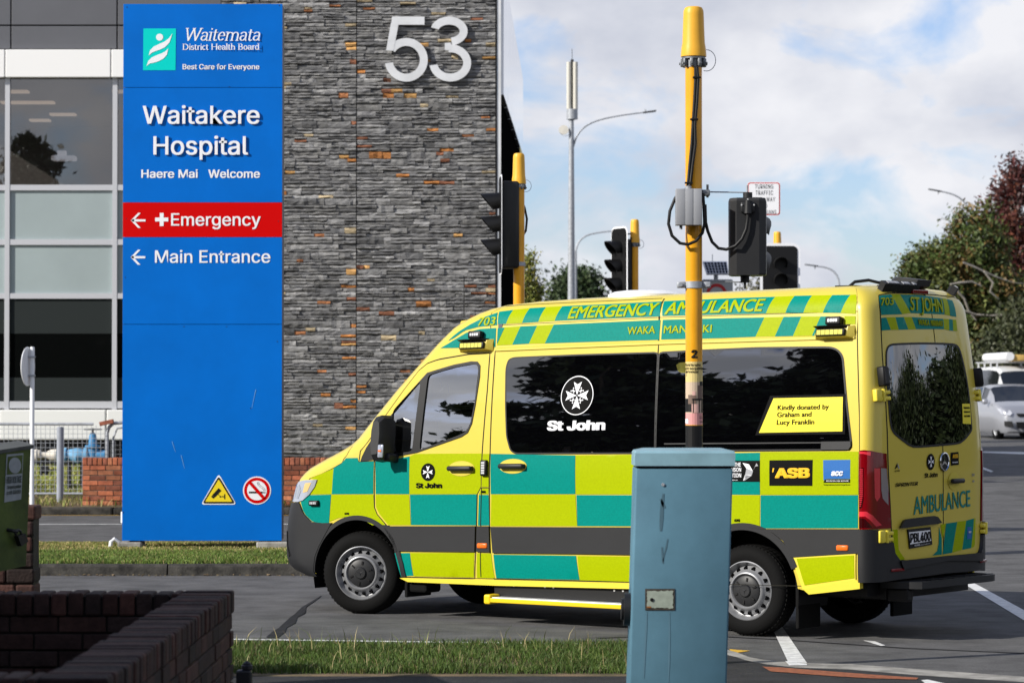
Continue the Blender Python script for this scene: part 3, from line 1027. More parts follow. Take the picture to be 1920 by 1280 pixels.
tag(mb.build('bollard', mat('bollard_grey', (.26, .28, .32), .6, var=.15), smooth=40), 'plain grey steel bollard in front of the mesh fence', 'bollard')
# white sign seen edge on
yw = 41.0
ws = empty('traffic_sign', (pf(60, 900, yw)[0], yw, 0), 0, 'white post with a round sign seen edge on, beside the green cabinet', 'road sign')
mb = MB()
rw = 8.6 / 2 * yw / F_PX
zt_ = pf(60, 650, yw)[1]
mb.lathe([(0, zt_), (rw * .8, zt_), (rw, zt_ - .02), (rw, -.05)], 16)
mb.build('post', WHITE, ws, smooth=40)
mb = MB()
c = pf(54, 687, yw)
M = X_((c[0] - ws.location.x - .01, -.02, c[1]), None, (0, 0, 1), (-.985, .17, 0))
mb.lathe([(0, .008), (.28, .008), (.285, .0), (.28, -.008), (0, -.008)], 28, 0, M)
mb.build('disc', WHITE, ws, smooth=30)
mb = MB()
for zz in (669, 704):
    z = pf(60, zz, yw)[1]
    mb.box((-.065, -.045, z - .012), (.04, .045, z + .012))
mb.build('clamp', GALV, ws)
# backflow valves behind the fence
yv = 45.6
VALVE_B = mat('valve_blue', (.06, .22, .42), .5, var=.2, vscale=8)
VALVE_B2 = mat('faded_blue', (.16, .36, .55), .55, var=.2, vscale=8)
PIPE_W = mat('pipe_cream', (.62, .58, .50), .5, var=.15, vscale=6)
bv = empty('water_valve', (pf(140, 855, yv)[0], yv, 0), 0, 'cream and blue water main with handwheel valve behind the mesh fence', 'valve')
ox = bv.location.x
zc_ = pf(140, 853, yv)[1]
mb = MB()
mb.tube([(pf(30, 850, yv)[0] - ox, 0, zc_ + .0), (pf(75, 850, yv)[0] - ox, 0, zc_)], [.085, .085], 16)
mb.tube([(pf(62, 850, yv)[0] - ox, 0, zc_), (pf(70, 850, yv)[0] - ox, 0, zc_), (pf(78, 850, yv)[0] - ox, 0, zc_), (pf(86, 850, yv)[0] - ox, 0, zc_), (pf(96, 850, yv)[0] - ox, 0, zc_), (pf(106, 850, yv)[0] - ox, 0, zc_)], [.085, .1, .06, .05, .095, .1], 16)
mb.build('cream_pipe', PIPE_W, bv, smooth=40)
mb = MB()
a, b = pf(121, 855, yv)[0] - ox, pf(168, 855, yv)[0] - ox
mb.tube([(a, 0, zc_), (a + .03, 0, zc_), (a + .031, 0, zc_), (a + .1, 0, zc_), (a + .2, 0, zc_ - .01), (a + .3, 0, zc_), (b - .1, 0, zc_), (b - .09, 0, zc_), (b - .04, 0, zc_), (b - .039, 0, zc_), (b, 0, zc_)], [.12, .12, .09, .1, .13, .1, .09, .125, .125, .09, .09], 18)
mb.build('check_valve', VALVE_B2, bv, smooth=30)
mb = MB()
xv = pf(174, 855, yv)[0] - ox
zt_ = pf(174, 811, yv)[1]
mb.tube([(xv, 0, zc_ - .12), (xv, 0, zc_), (xv, 0, zc_ + .12), (xv, 0, zc_ + .125), (xv, 0, zc_ + .16), (xv, 0, zc_ + .165), (xv, 0, zt_ - .05), (xv, 0, zt_)], [.08, .1, .085, .125, .125, .07, .06, .035], 16)
mb.tube([(xv - .15, 0, zc_), (xv + .2, 0, zc_)], .085, 14)
mb.build('gate_valve', VALVE_B, bv, smooth=35)
mb = MB()
zh = pf(174, 804.5, yv)[1]
mb.tube([(xv, 0, zt_ - .02), (xv, 0, zh + .02)], .015)
ring = [(xv + .135 * math.cos(t * math.pi / 10), .135 * math.sin(t * math.pi / 10), zh) for t in range(21)]
mb.tube(ring, .012, 6)
mb.box((xv - .13, -.012, zh - .01), (xv + .13, .012, zh + .01))
mb.box((xv - .012, -.13, zh - .01), (xv + .012, .13, zh + .01))
mb.build('handwheel', PLASTIC, bv)
mb = MB()
xd = pf(82, 880, yv)[0] - ox
zd = pf(82, 880, yv)[1]
mb.tube([(xd - .05, 0, zd), (xd + .08, 0, zd)], .055, 10)
mb.tube([(xd, 0, zc_), (xd, 0, zd - .06)], .02, 8)
mb.tube([(xd - .02, 0, zc_ + .05), (xd, 0, zc_ + .2)], .015, 8)
mb.box((xd - .06, -.02, zd - .09), (xd - .02, .02, zd))
mb.box((xd + .03, -.02, zd - .09), (xd + .07, .02, zd))
mb.tube([(xd + .08, 0, zd), (xd + .25, 0, zd), (xd + .25, 0, zd + .12)], .01, 6)
for xx in (a + .05, xv - .2, xd - .3):
    mb.box((xx, -.04, .1), (xx + .06, .04, zc_ - .08))
mb.build('drain_fitting', PLASTIC, bv)
mb = MB()
q0, q1 = pf(195, 795, 44.6), pf(208, 787, 44.6)
mb.box((-.11, -.05, 0), (.11, .05, .065), 0, Matrix.Translation((q0[0] + .06, 44.52, q0[1] - .005)) @ Matrix.Rotation(RAD(-12), 4, 'Y'), bev=.006)
tag(mb.build('loose_brick', mat('old_brick', (.26, .09, .055), .9, var=.25, vscale=12)), 'single loose red brick lying on top of the fence rail', 'brick')

# ------------------------------------------------------------------ blue pylon sign
YP = 31.4
sg = empty('hospital_sign', (at(378.5, 1014, YP).x, YP, 0), 0, 'tall blue hospital pylon sign with a red emergency band', 'sign')
SX = sg.location.x
def sp(px, py):
    p = at(px, py, YP)
    return Vector((p.x - SX, 0, p.z))
sz0, sz1 = sp(378, 1013.5).z, sp(378, 7.5).z
sw = (sp(527.5, 800).x - sp(228.5, 800).x) / 2
def sx(px, py=500):   # horizontal place on the panel
    return sp(px, py).x
zr0, zr1 = sp(378, 444.5).z, sp(378, 380).z
zs = [sz0, sp(378, 608).z, zr0, zr1, sp(378, 164.5).z, sz1]
mb = MB()
for i, (a, b) in enumerate(zip(zs[:-1], zs[1:])):
    if i == 2: continue
    mb.box((-sw, 0, a + .0025), (sw, .02, b - .0025), bev=.002)
mb.build('blue_panel', SIGN_BLUE, sg)
mb = MB()
mb.box((-sw, -.003, zr0), (sw, .02, zr1), bev=.002)
mb.build('red_band', SIGN_RED, sg)
mb = MB()
mb.box((-sw + .02, .021, sz0 + .01), (sw - .003, .30, sz1 - .01))
mb.build('frame', SIGN_EDGE, sg)
mb = MB()
mb.box((-sw - .05, -.02, .02), (-sw + .22, .3, .172), bev=.02)
mb.box((sw - .28, -.02, .02), (sw + .08, .3, .176), bev=.02)
mb.build('footing', CONCRETE, sg)
mb = MB()
for x in (-sw + .12, sw - .12):
    mb.box((x - .04, .06, .1), (x + .04, .16, sz0 + .05))
mb.build('leg', SIGN_EDGE, sg)
mb = MB()
mb.tube([(-sw - .03, .12, .10), (-sw - .04, .1, .16), (-sw - .1, .08, .2), (-sw - .13, .06, .17), (-sw - .14, .05, .08)], .022, 8)
mb.tube([(-sw - .01, .14, .45), (-sw - .012, .12, .38), (-sw - .012, .13, .5)], .02, 8)
mb.build('cable_duct', WHITE, sg, smooth=40)
# raised hospital name
mb = MB()
def word(mbx, s, x0, x1, base, cap, bold=.012, depth=0, shear=0, y=-.003, space=1.0):
    P, Q = sp(x0, base), sp(x1, base)
    up = Vector((0, 0, sp(x0, cap).z - P.z))
    P.y = Q.y = y
    Q.z = P.z
    put_text(mbx, s, P, Q, up, 0, bold, shear, depth, (0, -1, 0), space)
word(mb, 'Waitakere', 268, 487, 232.8, 199, .011, .011, 0, -.008)
word(mb, 'Hospital', 288, 465.6, 290.6, 256, .011, .011, 0, -.008)
mb.build('raised_lettering', SIGN_WHITE, sg)
mb = MB()
word(mb, 'Haere Mai', 265, 371, 333.8, 318.2, .020)
word(mb, 'Welcome', 390.6, 487.5, 333.8, 318.2, .020)
word(mb, 'Main Entrance', 290.6, 507, 492.8, 469.4, .010)
word(mb, 'Best Care for Everyone', 342.5, 486.5, 130.6, 120.8, .018)
P, Q = sp(343, 76.6), sp(487.5, 76.6)
P.y = Q.y = -.003
put_serif(mb, 'Waitemata', P, Q, (0, 0, sp(343, 53.8).z - P.z), 0, .22, .085, .03)
P, Q = sp(342, 93.8), sp(487, 93.8)
P.y = Q.y = -.003
put_serif(mb, 'District Health Board', P, Q, (0, 0, sp(343, 83).z - P.z), 0, 0, .11, .05)
word(mb, 'Emergency', 321, 489, 423.4, 400, .011, y=-.006)
def arrow(cx, cy, y):
    c = sp(cx, cy)
    k = (sp(cx + 1, cy).x - c.x)
    w = 1.9
    for poly in ([(-13.5, 0), (-10.5, 2.2), (13.5, 2.0), (13.5, -2.0), (-10.5, -2.2)], [(-14, 0), (-.5, 14), (4.5, 14), (-8.5, 0)], [(-14, 0), (-8.5, 0), (4.5, -14), (-.5, -14)]):
        mb.add([(c.x + x * k, y, c.z + z_ * k) for x, z_ in poly], [tuple(range(len(poly)))])
arrow(259.5, 413.4, -.006)
arrow(259, 482.3, -.003)
c = sp(303.3, 411.7)
k = sp(304.3, 411.7).x - c.x
for a, b in ((12.3, 3.6), (3.6, 12.3)):
    mb.add([(c.x - a * k, -.0062 - a * 1e-5, c.z - b * k), (c.x + a * k, -.0062 - a * 1e-5, c.z - b * k), (c.x + a * k, -.0062 - a * 1e-5, c.z + b * k), (c.x - a * k, -.0062 - a * 1e-5, c.z + b * k)], [(0, 1, 2, 3)])
mb.build('lettering', SIGN_WHITE, sg)
# board emblem
mb = MB()
mb.add([tuple(sp(x, y) + Vector((0, -.003, 0))) for x, y in ((268.2, 132.2), (329.2, 132.2), (330, 54), (269, 54))], [(0, 1, 2, 3)])
lg = mb.build('logo_square', SIGN_TURQ, sg)
mb = MB()
c = sp(299.4, 70.3)
mb.add([(c.x + 6.6 * k * math.cos(t * .2617994), -.006, c.z + 6.6 * k * math.sin(t * .2617994)) for t in range(24)], [tuple(range(24))])
for top, bot in (([(893, 335), (900, 305), (922, 282), (955, 266), (990, 250), (1015, 230), (1035, 203)], [(893, 335), (912, 318), (935, 308), (965, 298), (992, 284), (1018, 256), (1035, 203)]),
                 ([(880, 398), (890, 368), (910, 347), (940, 333), (970, 322), (993, 310), (1010, 293)], [(880, 398), (900, 382), (925, 378), (955, 368), (982, 353), (1002, 330), (1010, 293)])):
    n = len(top)
    vs = [tuple(sp(x / 3.2, y / 3.2) + Vector((0, -.006, 0))) for x, y in top + bot]
    mb.add(vs, [(i, i + 1, n + i + 1, n + i) for i in range(n - 1)])
mb.build('logo_figure', SIGN_WHITE, lg)
# warning triangle and no smoking disc
def zp(x, y): return (360 + x / 10.667, 880 + y / 10.667)
def flat_poly(mbx, pts, y, mi=0):
    mbx.add([tuple(sp(*zp(*p)) + Vector((0, y, 0))) for p in pts], [tuple(range(len(pts)))], mi)
def rtri(x0, x1, xt, yt, yb, r):
    out = []
    P3 = [(x0, yb), (x1, yb), (xt, yt)]
    for i in range(3):
        a, b, c2 = Vector(P3[i - 1]), Vector(P3[i]), Vector(P3[(i + 1) % 3])
        u, w = (a - b).normalized(), (c2 - b).normalized()
        for t in np.linspace(0, 1, 6):
            out.append(tuple(b + u * r * (1 - t) ** 2 * 1.2 + w * r * t ** 2 * 1.2))
    return out
mb = MB()
flat_poly(mb, rtri(180, 892, 536, 80, 697, 60), -.003, 0)
flat_poly(mb, rtri(208, 864, 536, 128, 674, 50), -.0055, 1)
flat_poly(mb, rtri(262, 808, 536, 190, 640, 22), -.008, 2)
def rect(cx, cy, l, w, a):
    ca, sa = math.cos(RAD(a)), math.sin(RAD(a))
    return [(cx + x * ca - y * sa, cy + x * sa + y * ca) for x, y in ((-l, -w), (l, -w), (l, w), (-l, w))]
flat_poly(mb, rect(497, 460, 95, 36, -47), -.0105, 1)
flat_poly(mb, rect(418, 545, 18, 30, -47), -.0105, 1)
flat_poly(mb, rect(532, 497, 20, 6, 40), -.0105, 1)
flat_poly(mb, [(568 + 18 * math.cos(t), 537 + 18 * math.sin(t)) for t in np.linspace(0, 6.1, 14)], -.0105, 1)
flat_poly(mb, rect(625, 537, 28, 9, 0), -.0105, 1)
flat_poly(mb, rect(655, 537, 9, 50, 0), -.0107, 1)
mb.build('camera_pictogram', [SIGN_WHITE, BLACK, YELLOW_P], sg)
mb = MB()
def disc(r, y, mi, cx=1300, cy=415):
    flat_poly(mb, [(cx + r * math.cos(t), cy + r * math.sin(t)) for t in np.linspace(0, 2 * math.pi, 41)[:-1]], y, mi)
disc(281, -.003, 0)
disc(257, -.0055, 1)
disc(197, -.008, 0)
flat_poly(mb, rect(1275, 453, 137, 17, 0), -.0105, 2)
flat_poly(mb, rect(1443, 453, 24, 17, 0), -.0105, 3)
for off in (-14, 14):
    cpts = [(1318, 245), (1325, 290), (1360, 325), (1420, 365), (1447, 400), (1450, 420)]
    for a, b in zip(cpts[:-1], cpts[1:]):
        d = Vector((b[0] - a[0], b[1] - a[1])).normalized()
        flat_poly(mb, rect((a[0] + b[0]) / 2 - d.y * off, (a[1] + b[1]) / 2 + d.x * off, math.hypot(b[0] - a[0], b[1] - a[1]) / 2 + 3, 5, math.degrees(math.atan2(d.y, d.x))), -.0105, 3)
flat_poly(mb, rect(1300, 415, 205, 30, 48.5), -.013, 1)
mb.build('no_smoking_disc', [SIGN_WHITE, SIGN_RED, BLACK, GREYBOX], sg)
# scuffs
mb = MB()
SCUFF = mat('scuff', (.12, .32, .62), .6)
for a, b in (((480, 730), (472, 765)), ((323, 827), (329, 847)), ((340, 853), (346, 878))):
    P, Q = sp(*a), sp(*b)
    w = .006
    mb.add([(P.x - w, -.003, P.z), (P.x + w * .3, -.003, P.z), (Q.x + w * .3, -.003, Q.z), (Q.x - w * .2, -.003, Q.z)], [(0, 1, 2, 3)])
for (x, y) in ((238, 14), (524, 11), (237, 410), (522, 415), (235, 520), (231, 960), (520, 640), (430, 163), (470, 765), (345, 612), (425, 612)):
    c = sp(x, y)
    mb.add([(c.x + .006 * math.cos(t), -.0032, c.z + .006 * math.sin(t)) for t in np.linspace(0, 5.5, 8)], [tuple(range(8))], 1)
mb.build('scratches', [SCUFF, SIGN_EDGE], sg)

# ------------------------------------------------------------------ trees
LEAF = mat('leaf', (.06, .09, .02), .55, tone=True, spec=.35)
_lb = LEAF.node_tree
BARK = mat('bark', (.13, .11, .085), .9, var=.4, vscale=6, bump=.6, bscale=18)
BARK_PALE = mat('pale_bark', (.30, .275, .235), .85, var=.35, vscale=5)
def tree(name, loc, blobs, n_clump, per, leaf, cols, label, h_trunk, r_trunk, bark=None, seed=1, spread=.35, flat=1.0, group=None, limbs=True, droop=0.0, cat='tree'):
    rg = np.random.default_rng(seed)
    root = empty(name, loc, 0, label, cat, group)
    bl = np.array(blobs, float)
    vol = bl[:, 3] * bl[:, 4] * bl[:, 5]
    w = vol ** .75
    ci = rg.choice(len(bl), n_clump, p=w / w.sum())
    d = rg.normal(0, 1, (n_clump, 3))
    d /= np.linalg.norm(d, axis=1)[:, None]
    r = rg.uniform(.35, 1.0, (n_clump, 1)) ** .5
    cen = bl[ci, :3] + d * r * bl[ci, 3:6]
    csz = spread * rg.uniform(.55, 1.3, n_clump)
    ctone = rg.uniform(.6, 1.35, n_clump)
    cc = rg.choice(len(cols), n_clump, p=[c[3] for c in cols])
    k = np.repeat(np.arange(n_clump), per)
    n = len(k)
    off = rg.normal(0, 1, (n, 3)) * csz[k][:, None]
    off[:, 2] *= flat
    off[:, 2] -= droop * np.abs(rg.normal(0, 1, n)) * csz[k]
    pos = cen[k] + off
    u = rg.normal(0, 1, (n, 3)); u /= np.linalg.norm(u, axis=1)[:, None]
    if droop: u[:, 2] = u[:, 2] * .5 - .8; u /= np.linalg.norm(u, axis=1)[:, None]
    v = rg.normal(0, 1, (n, 3)); v -= u * (u * v).sum(1)[:, None]; v /= np.linalg.norm(v, axis=1)[:, None]
    s = leaf * rg.uniform(.6, 1.3, (n, 1))
    V = np.zeros((n, 4, 3))
    V[:, 0] = pos - u * s
    V[:, 1] = pos + v * s * .45
    V[:, 2] = pos + u * s
    V[:, 3] = pos - v * s * .45
    me = bpy.data.meshes.new('crown')
    me.vertices.add(n * 4)
    me.vertices.foreach_set('co', V.reshape(-1))
    me.loops.add(n * 4)
    me.loops.foreach_set('vertex_index', np.arange(n * 4))
    me.polygons.add(n)
    me.polygons.foreach_set('loop_start', np.arange(n) * 4)
    col = np.array([c[:3] for c in cols])[cc[k]] * (ctone[k] * rg.uniform(.7, 1.3, n))[:, None]
    at_ = me.attributes.new('tone', 'FLOAT_COLOR', 'CORNER')
    c4 = np.ones((n, 4, 4))
    c4[:, :, :3] = np.clip(col, 0, 1)[:, None, :]
    at_.data.foreach_set('color', c4.reshape(-1))
    me.materials.append(LEAF)
    me.update(calc_edges=True)
    cr_ = bpy.data.objects.new('crown', me)
    C.objects.link(cr_)
    cr_.parent = root
    mb = MB()
    top = Vector(bl[np.argmax(bl[:, 2]), :3])
    path = [Vector((0, 0, -.2)), Vector((.05, .02, h_trunk * .5)), Vector((0, 0, h_trunk)), Vector((top.x * .5, top.y * .5, (h_trunk + top.z) / 2)), top]
    mb.tube(path, [r_trunk * 1.15, r_trunk, r_trunk * .8, r_trunk * .5, r_trunk * .12], 8)
    if limbs:
        sel = rg.choice(n_clump, min(n_clump, 46), replace=False)
        for i in sel:
            p = Vector(cen[i])
            z0 = min(h_trunk + rg.uniform(-.1, .75) * max(.3, p.z - h_trunk), top.z * .9)
            f = min(1, max(0, (z0 - h_trunk) / max(.1, top.z - h_trunk)))
            a = Vector((top.x * f * .8, top.y * f * .8, z0))
            m1 = a.lerp(p, .4) + Vector(rg.normal(0, .14, 3)) * (p - a).length * .5
            m2 = a.lerp(p, .72) + Vector(rg.normal(0, .10, 3)) * (p - a).length * .5
            rr = r_trunk * rg.uniform(.16, .38)
            mb.tube([a, m1, m2, p], [rr, rr * .7, rr * .42, rr * .12], 5)
    mb.build('trunk', bark or BARK, root, smooth=60)
    return root
def far(px, py, Y):
    p = at(px, py, Y)
    return p
def blob(px, py, rx, ry, Y, base, depth=1.0):
    """crown part seen at a place of the photograph, of a real size there"""
    p = at(px, py, Y)
    k = Y / F_PX
    return (p.x - base.x, (depth - 1) * .0, p.z - base.z, rx * k, rx * k * 1.0, ry * k)
def stand(px, Y):
    p = at(px, 700, Y)
    return Vector((p.x, Y, terr(p.x, Y)))
GREEN = [(.055, .085, .018, .5), (.09, .115, .024, .3), (.15, .13, .03, .2)]
# autumn trees by the road on the right
b = stand(1905, 116)
tree('autumn_tree', b, [blob(1925, 400, 62, 85, 116, b), blob(1900, 480, 62, 80, 116, b), blob(1880, 590, 70, 80, 116, b), blob(1950, 520, 80, 120, 116, b), blob(1862, 400, 22, 30, 116, b), blob(1895, 335, 30, 45, 116, b)], 760, 44, .098, [(.085, .022, .020, .45), (.15, .05, .03, .3), (.045, .018, .016, .25)], 'tall maroon leaved tree beside the road at the right edge', 4.0, .22, BARK_PALE, 11, .24)
b = stand(1800, 112)
tree('broadleaf_tree', b, [blob(1790, 520, 90, 75, 112, b), blob(1740, 520, 55, 55, 112, b), blob(1830, 470, 60, 60, 112, b), blob(1845, 580, 80, 100, 112, b), blob(1810, 430, 32, 40, 112, b), blob(1845, 408, 22, 28, 112, b), blob(1712, 520, 26, 35, 112, b), blob(1800, 650, 90, 70, 112, b), blob(1900, 600, 70, 70, 112, b)], 1100, 46, .098, [(.05, .075, .016, .45), (.085, .10, .024, .35), (.15, .095, .028, .2)], 'green and bronze broadleaf tree with pale bare branches above the ambulance tail', 2.5, .24, BARK_PALE, 12, .24)
b = stand(1895, 109)
tree('weeping_bush', b, [blob(1895, 640, 52, 60, 109, b), blob(1935, 620, 50, 70, 109, b), blob(1860, 675, 30, 40, 109, b)], 260, 60, .09, [(.06, .068, .028, .6), (.04, .05, .02, .4)], 'grey green weeping bush behind the white van', 1.2, .1, BARK, 13, .22, droop=1.2, cat='bush')
b = stand(1900, 122)
tree('dark_hedge_tree', b, [blob(1840, 700, 60, 55, 122, b), blob(1900, 700, 70, 60, 122, b), blob(1960, 700, 60, 70, 122, b), blob(1780, 690, 60, 60, 122, b)], 420, 46, .11, [(.028, .042, .012, .6), (.05, .05, .015, .4)], 'dark low tree behind the parked cars under the autumn trees', 1.0, .15, BARK, 14, .3)
# pale bare branches that show in the broadleaf tree
mb = MB()
for pts in ([(1806, 492), (1826, 500), (1845, 509), (1870, 520), (1900, 530), (1925, 532)], [(1845, 509), (1862, 530), (1856, 546), (1872, 560)], [(1782, 533), (1800, 530), (1822, 528), (1840, 536)], [(1800, 580), (1830, 590), (1860, 592), (1890, 588)], [(1862, 600), (1880, 590), (1905, 596)], [(1795, 545), (1808, 560), (1815, 580), (1830, 600)], [(1835, 665), (1848, 655), (1855, 648)]):
    q = [at(x, y, 109.6 + .15 * i) for i, (x, y) in enumerate(pts)]
    base = Vector((at(1800, 700, 112).x, 112, terr(at(1800, 700, 112).x, 112)))
    mb.tube([p - base for p in q], [.035, .045, .04, .03, .02, .012][:len(q)], 6)
for o in C.objects:
    if o.name == 'broadleaf_tree': mb.build('bare_branch', BARK_PALE, o, smooth=60)
# trees on the skyline behind the ambulance
b = stand(995, 72)
tree('conifer', b, [blob(992, 500, 7, 22, 72, b), blob(990, 540, 17, 32, 72, b), blob(1002, 548, 10, 22, 72, b), blob(988, 600, 26, 60, 72, b)], 170, 34, .05, [(.12, .14, .02, .6), (.19, .17, .03, .4)], 'golden green upright conifer beside the stone wall corner', 1.0, .12, BARK, 21, .12)
b = stand(1082, 125)
tree('round_tree', b, [blob(1082, 545, 42, 32, 125, b), blob(1098, 530, 24, 22, 125, b), blob(1060, 552, 28, 22, 125, b), blob(1082, 600, 50, 60, 125, b)], 360, 40, .12, [(.03, .055, .018, .6), (.055, .08, .03, .4)], 'dark green round tree behind the antenna lamp post', 3.0, .25, BARK, 22, .28)
b = stand(1430, 130)
tree('distant_tree', b, [blob(1428, 545, 30, 18, 130, b), blob(1405, 560, 30, 20, 130, b)], 70, 14, .09, [(.09, .085, .04, 1.0)], 'thin autumn treetop between the two traffic signals', 3.0, .15, BARK, 23, .3)
b = stand(1647, 190)
tree('distant_tree.001', b, [blob(1647, 540, 4, 8, 190, b), blob(1647, 560, 9, 16, 190, b), blob(1640, 600, 40, 40, 190, b)], 60, 16, .14, [(.035, .045, .03, 1.0)], 'tiny far conifer tip just above the ambulance roof', 3.0, .2, BARK, 24, .2)
# big dark trees on the far side of the footpath, out of frame: they shade the corner and show in the ambulance windows
DK = [(.022, .035, .012, .6), (.04, .055, .018, .4)]
def pine(name, loc, H, R, seed, label):
    rg = random.Random(seed)
    bl = []
    z = H * .16
    while z < H * .97:
        rr = R * (1 - z / H) ** .85 * rg.uniform(.75, 1.15) + .16
        for j in range(5):
            a = rg.uniform(0, 6.28)
            q = rr * rg.uniform(.35, .75)
            bl.append((q * math.cos(a), q * math.sin(a), z + rg.uniform(-.3, .3), rr * .45, rr * .45, .34))
        z += H * .058
    return tree(name, loc, bl, 900, 30, .20, DK, label, H * .4, .3, BARK, seed, .26, .55, group=None)
pine('shade_pine', (-16.4, 3.0, 0), 11.2, 3.4, 31, 'dark spreading pine that shades the brick enclosure')
pine('shade_pine.001', (-21.5, 1.0, 0), 12.0, 4.4, 32, 'taller dark pine behind the shading pine')
pine('mirror_pine', (-24.5, 13.2, 0), 12.6, 4.0, 33, 'dark pine mirrored in the ambulance sliding door window')
pine('mirror_pine.001', (-21.5, 9.9, 0), 11.8, 4.0, 34, 'dark pine mirrored in the ambulance rear side window')

# trees well back across the main road, right of the frame: the tail of the ambulance mirrors them
for i, (x, y, h) in enumerate(((46, 26, 8.5), (47, 37, 8.0), (48, 48, 8.5), (50, 62, 8.0))):
    tree('roadside_tree' if i == 0 else 'roadside_tree.%03d' % i, (x, y, terr(x, y)), [(0, 0, h * .52, 4.4, 4.4, h * .42), (1.0, 3.2, h * .42, 3.4, 3.4, h * .36), (-1, -3.0, h * .42, 3.2, 3.2, h * .36)], 800, 36, .24, DK, 'dark roadside tree across the main road, one of a row of four alike', h * .3, .25, BARK, 41 + i, .5, group='roadside trees across the main road')
tree('shade_tree', (-9.2, 7.6, 0), [(0, 0, 4.4, 3.0, 3.4, 1.5), (1.2, -1.8, 4.2, 2.4, 2.4, 1.4), (-1, 1.6, 4.3, 2.4, 2.4, 1.5), (-2.5, -2, 5.0, 2.4, 2.4, 1.8)], 900, 40, .26, DK, 'broad dark tree that shades the brick enclosure and the cabinet', 2.6, .3, BARK, 51, .4)

# unseen trees added behind the camera to keep low skylight off the crossing
for i, (x, y, h) in enumerate(((-12, -9, 9.5), (-4, -11, 10), (4, -9.5, 9), (-22, -10, 10))):
    tree('skylight_block_tree' if i == 0 else 'skylight_block_tree.%03d' % i, (x, y, 0), [(0, 0, h * .55, 4.2, 3.2, h * .42), (2.2, .6, h * .4, 3.0, 2.4, h * .36), (-2.2, -.4, h * .4, 3.0, 2.4, h * .36)], 420, 30, .3, DK, 'broad dark street tree behind the photographer, none told from its neighbours', h * .25, .3, BARK, 61 + i, .55, group='street trees behind the photographer')

# ------------------------------------------------------------------ traffic poles and signals
LENS_OFF = mat('dark_lens', (.02, .018, .017), .25)
LENS_RED = mat('dark_red_lens', (.16, .012, .012), .25)
LENS_AMB = mat('dark_amber_lens', (.26, .075, .012), .25)
CABLE = mat('black_cable', (.010, .010, .011), .5)
def pole(px, Y, wpx, cap_top, cap_bot, cap_w, clamp_b, label, low=.0, loop=True):
    base = at(px, 700, Y)
    gz = terr(base.x, Y)
    r = empty('traffic_pole', (base.x, Y, gz), 0, label, 'pole')
    k = Y / F_PX
    R = wpx * k / 2
    zt, zb, zc = at(px, cap_top, Y).z - gz, at(px, cap_bot, Y).z - gz, at(px, clamp_b, Y).z - gz
    mb = MB()
    mb.lathe([(0, zb + .02), (R, zb + .02), (R, -.05)], 28)
    mb.build('shaft', POLE_Y, r, smooth=40)
    mb = MB()
    W_ = cap_w * k / 2
    h = zt - zb
    mb.lathe([(0, zt), (W_ * .5, zt - .003 * 1), (W_ * .68, zt - h * .03), (W_ * .78, zt - h * .09), (W_ * .80, zt - h * .16), (W_ * .88, zt - h * .72), (W_ * .95, zt - h * .82), (W_, zt - h * .96), (W_, zb), (W_ * .9, zb)], 28)
    mb.build('cap', CAP_Y, r, smooth=35)
    mb = MB()
    hc = zb - zc
    mb.lathe([(R, zb - .001), (W_ * .92, zb - .001), (W_ * .92, zb - hc * .2), (W_ * .7, zb - hc * .25), (W_ * .7, zc), (R, zc)], 20)
    for i in range(9):
        a = i * 6.28 / 9 + .3
        M = Matrix.Rotation(a, 4, 'Z') @ Matrix.Translation((W_ * .83, 0, zb - hc * .55))
        mb.box((-W_ * .12, -W_ * .13, -hc * .4), (W_ * .2, W_ * .13, hc * .35), 0, M, bev=W_ * .05)
        mb.cyl(M @ Vector((W_ * .22, 0, -hc * .1)), M @ Vector((W_ * .3, 0, -hc * .1)), W_ * .1, n=8)
    mb.build('clamp_ring', GALV_DARK, r, smooth=35)
    if loop:
        mb = MB()
        pts = []
        for t in range(13):
            a = t / 12 * 3.5 - 1.6
            pts.append((W_ + W_ * .9 * math.cos(a) * .8, -.01, zb - hc * .35 + hc * 1.0 * math.sin(a) * -1))
        mb.tube(pts, max(.0025, k * .45), 5)
        mb.build('tether', GALV, r)
    return r, k, R, gz
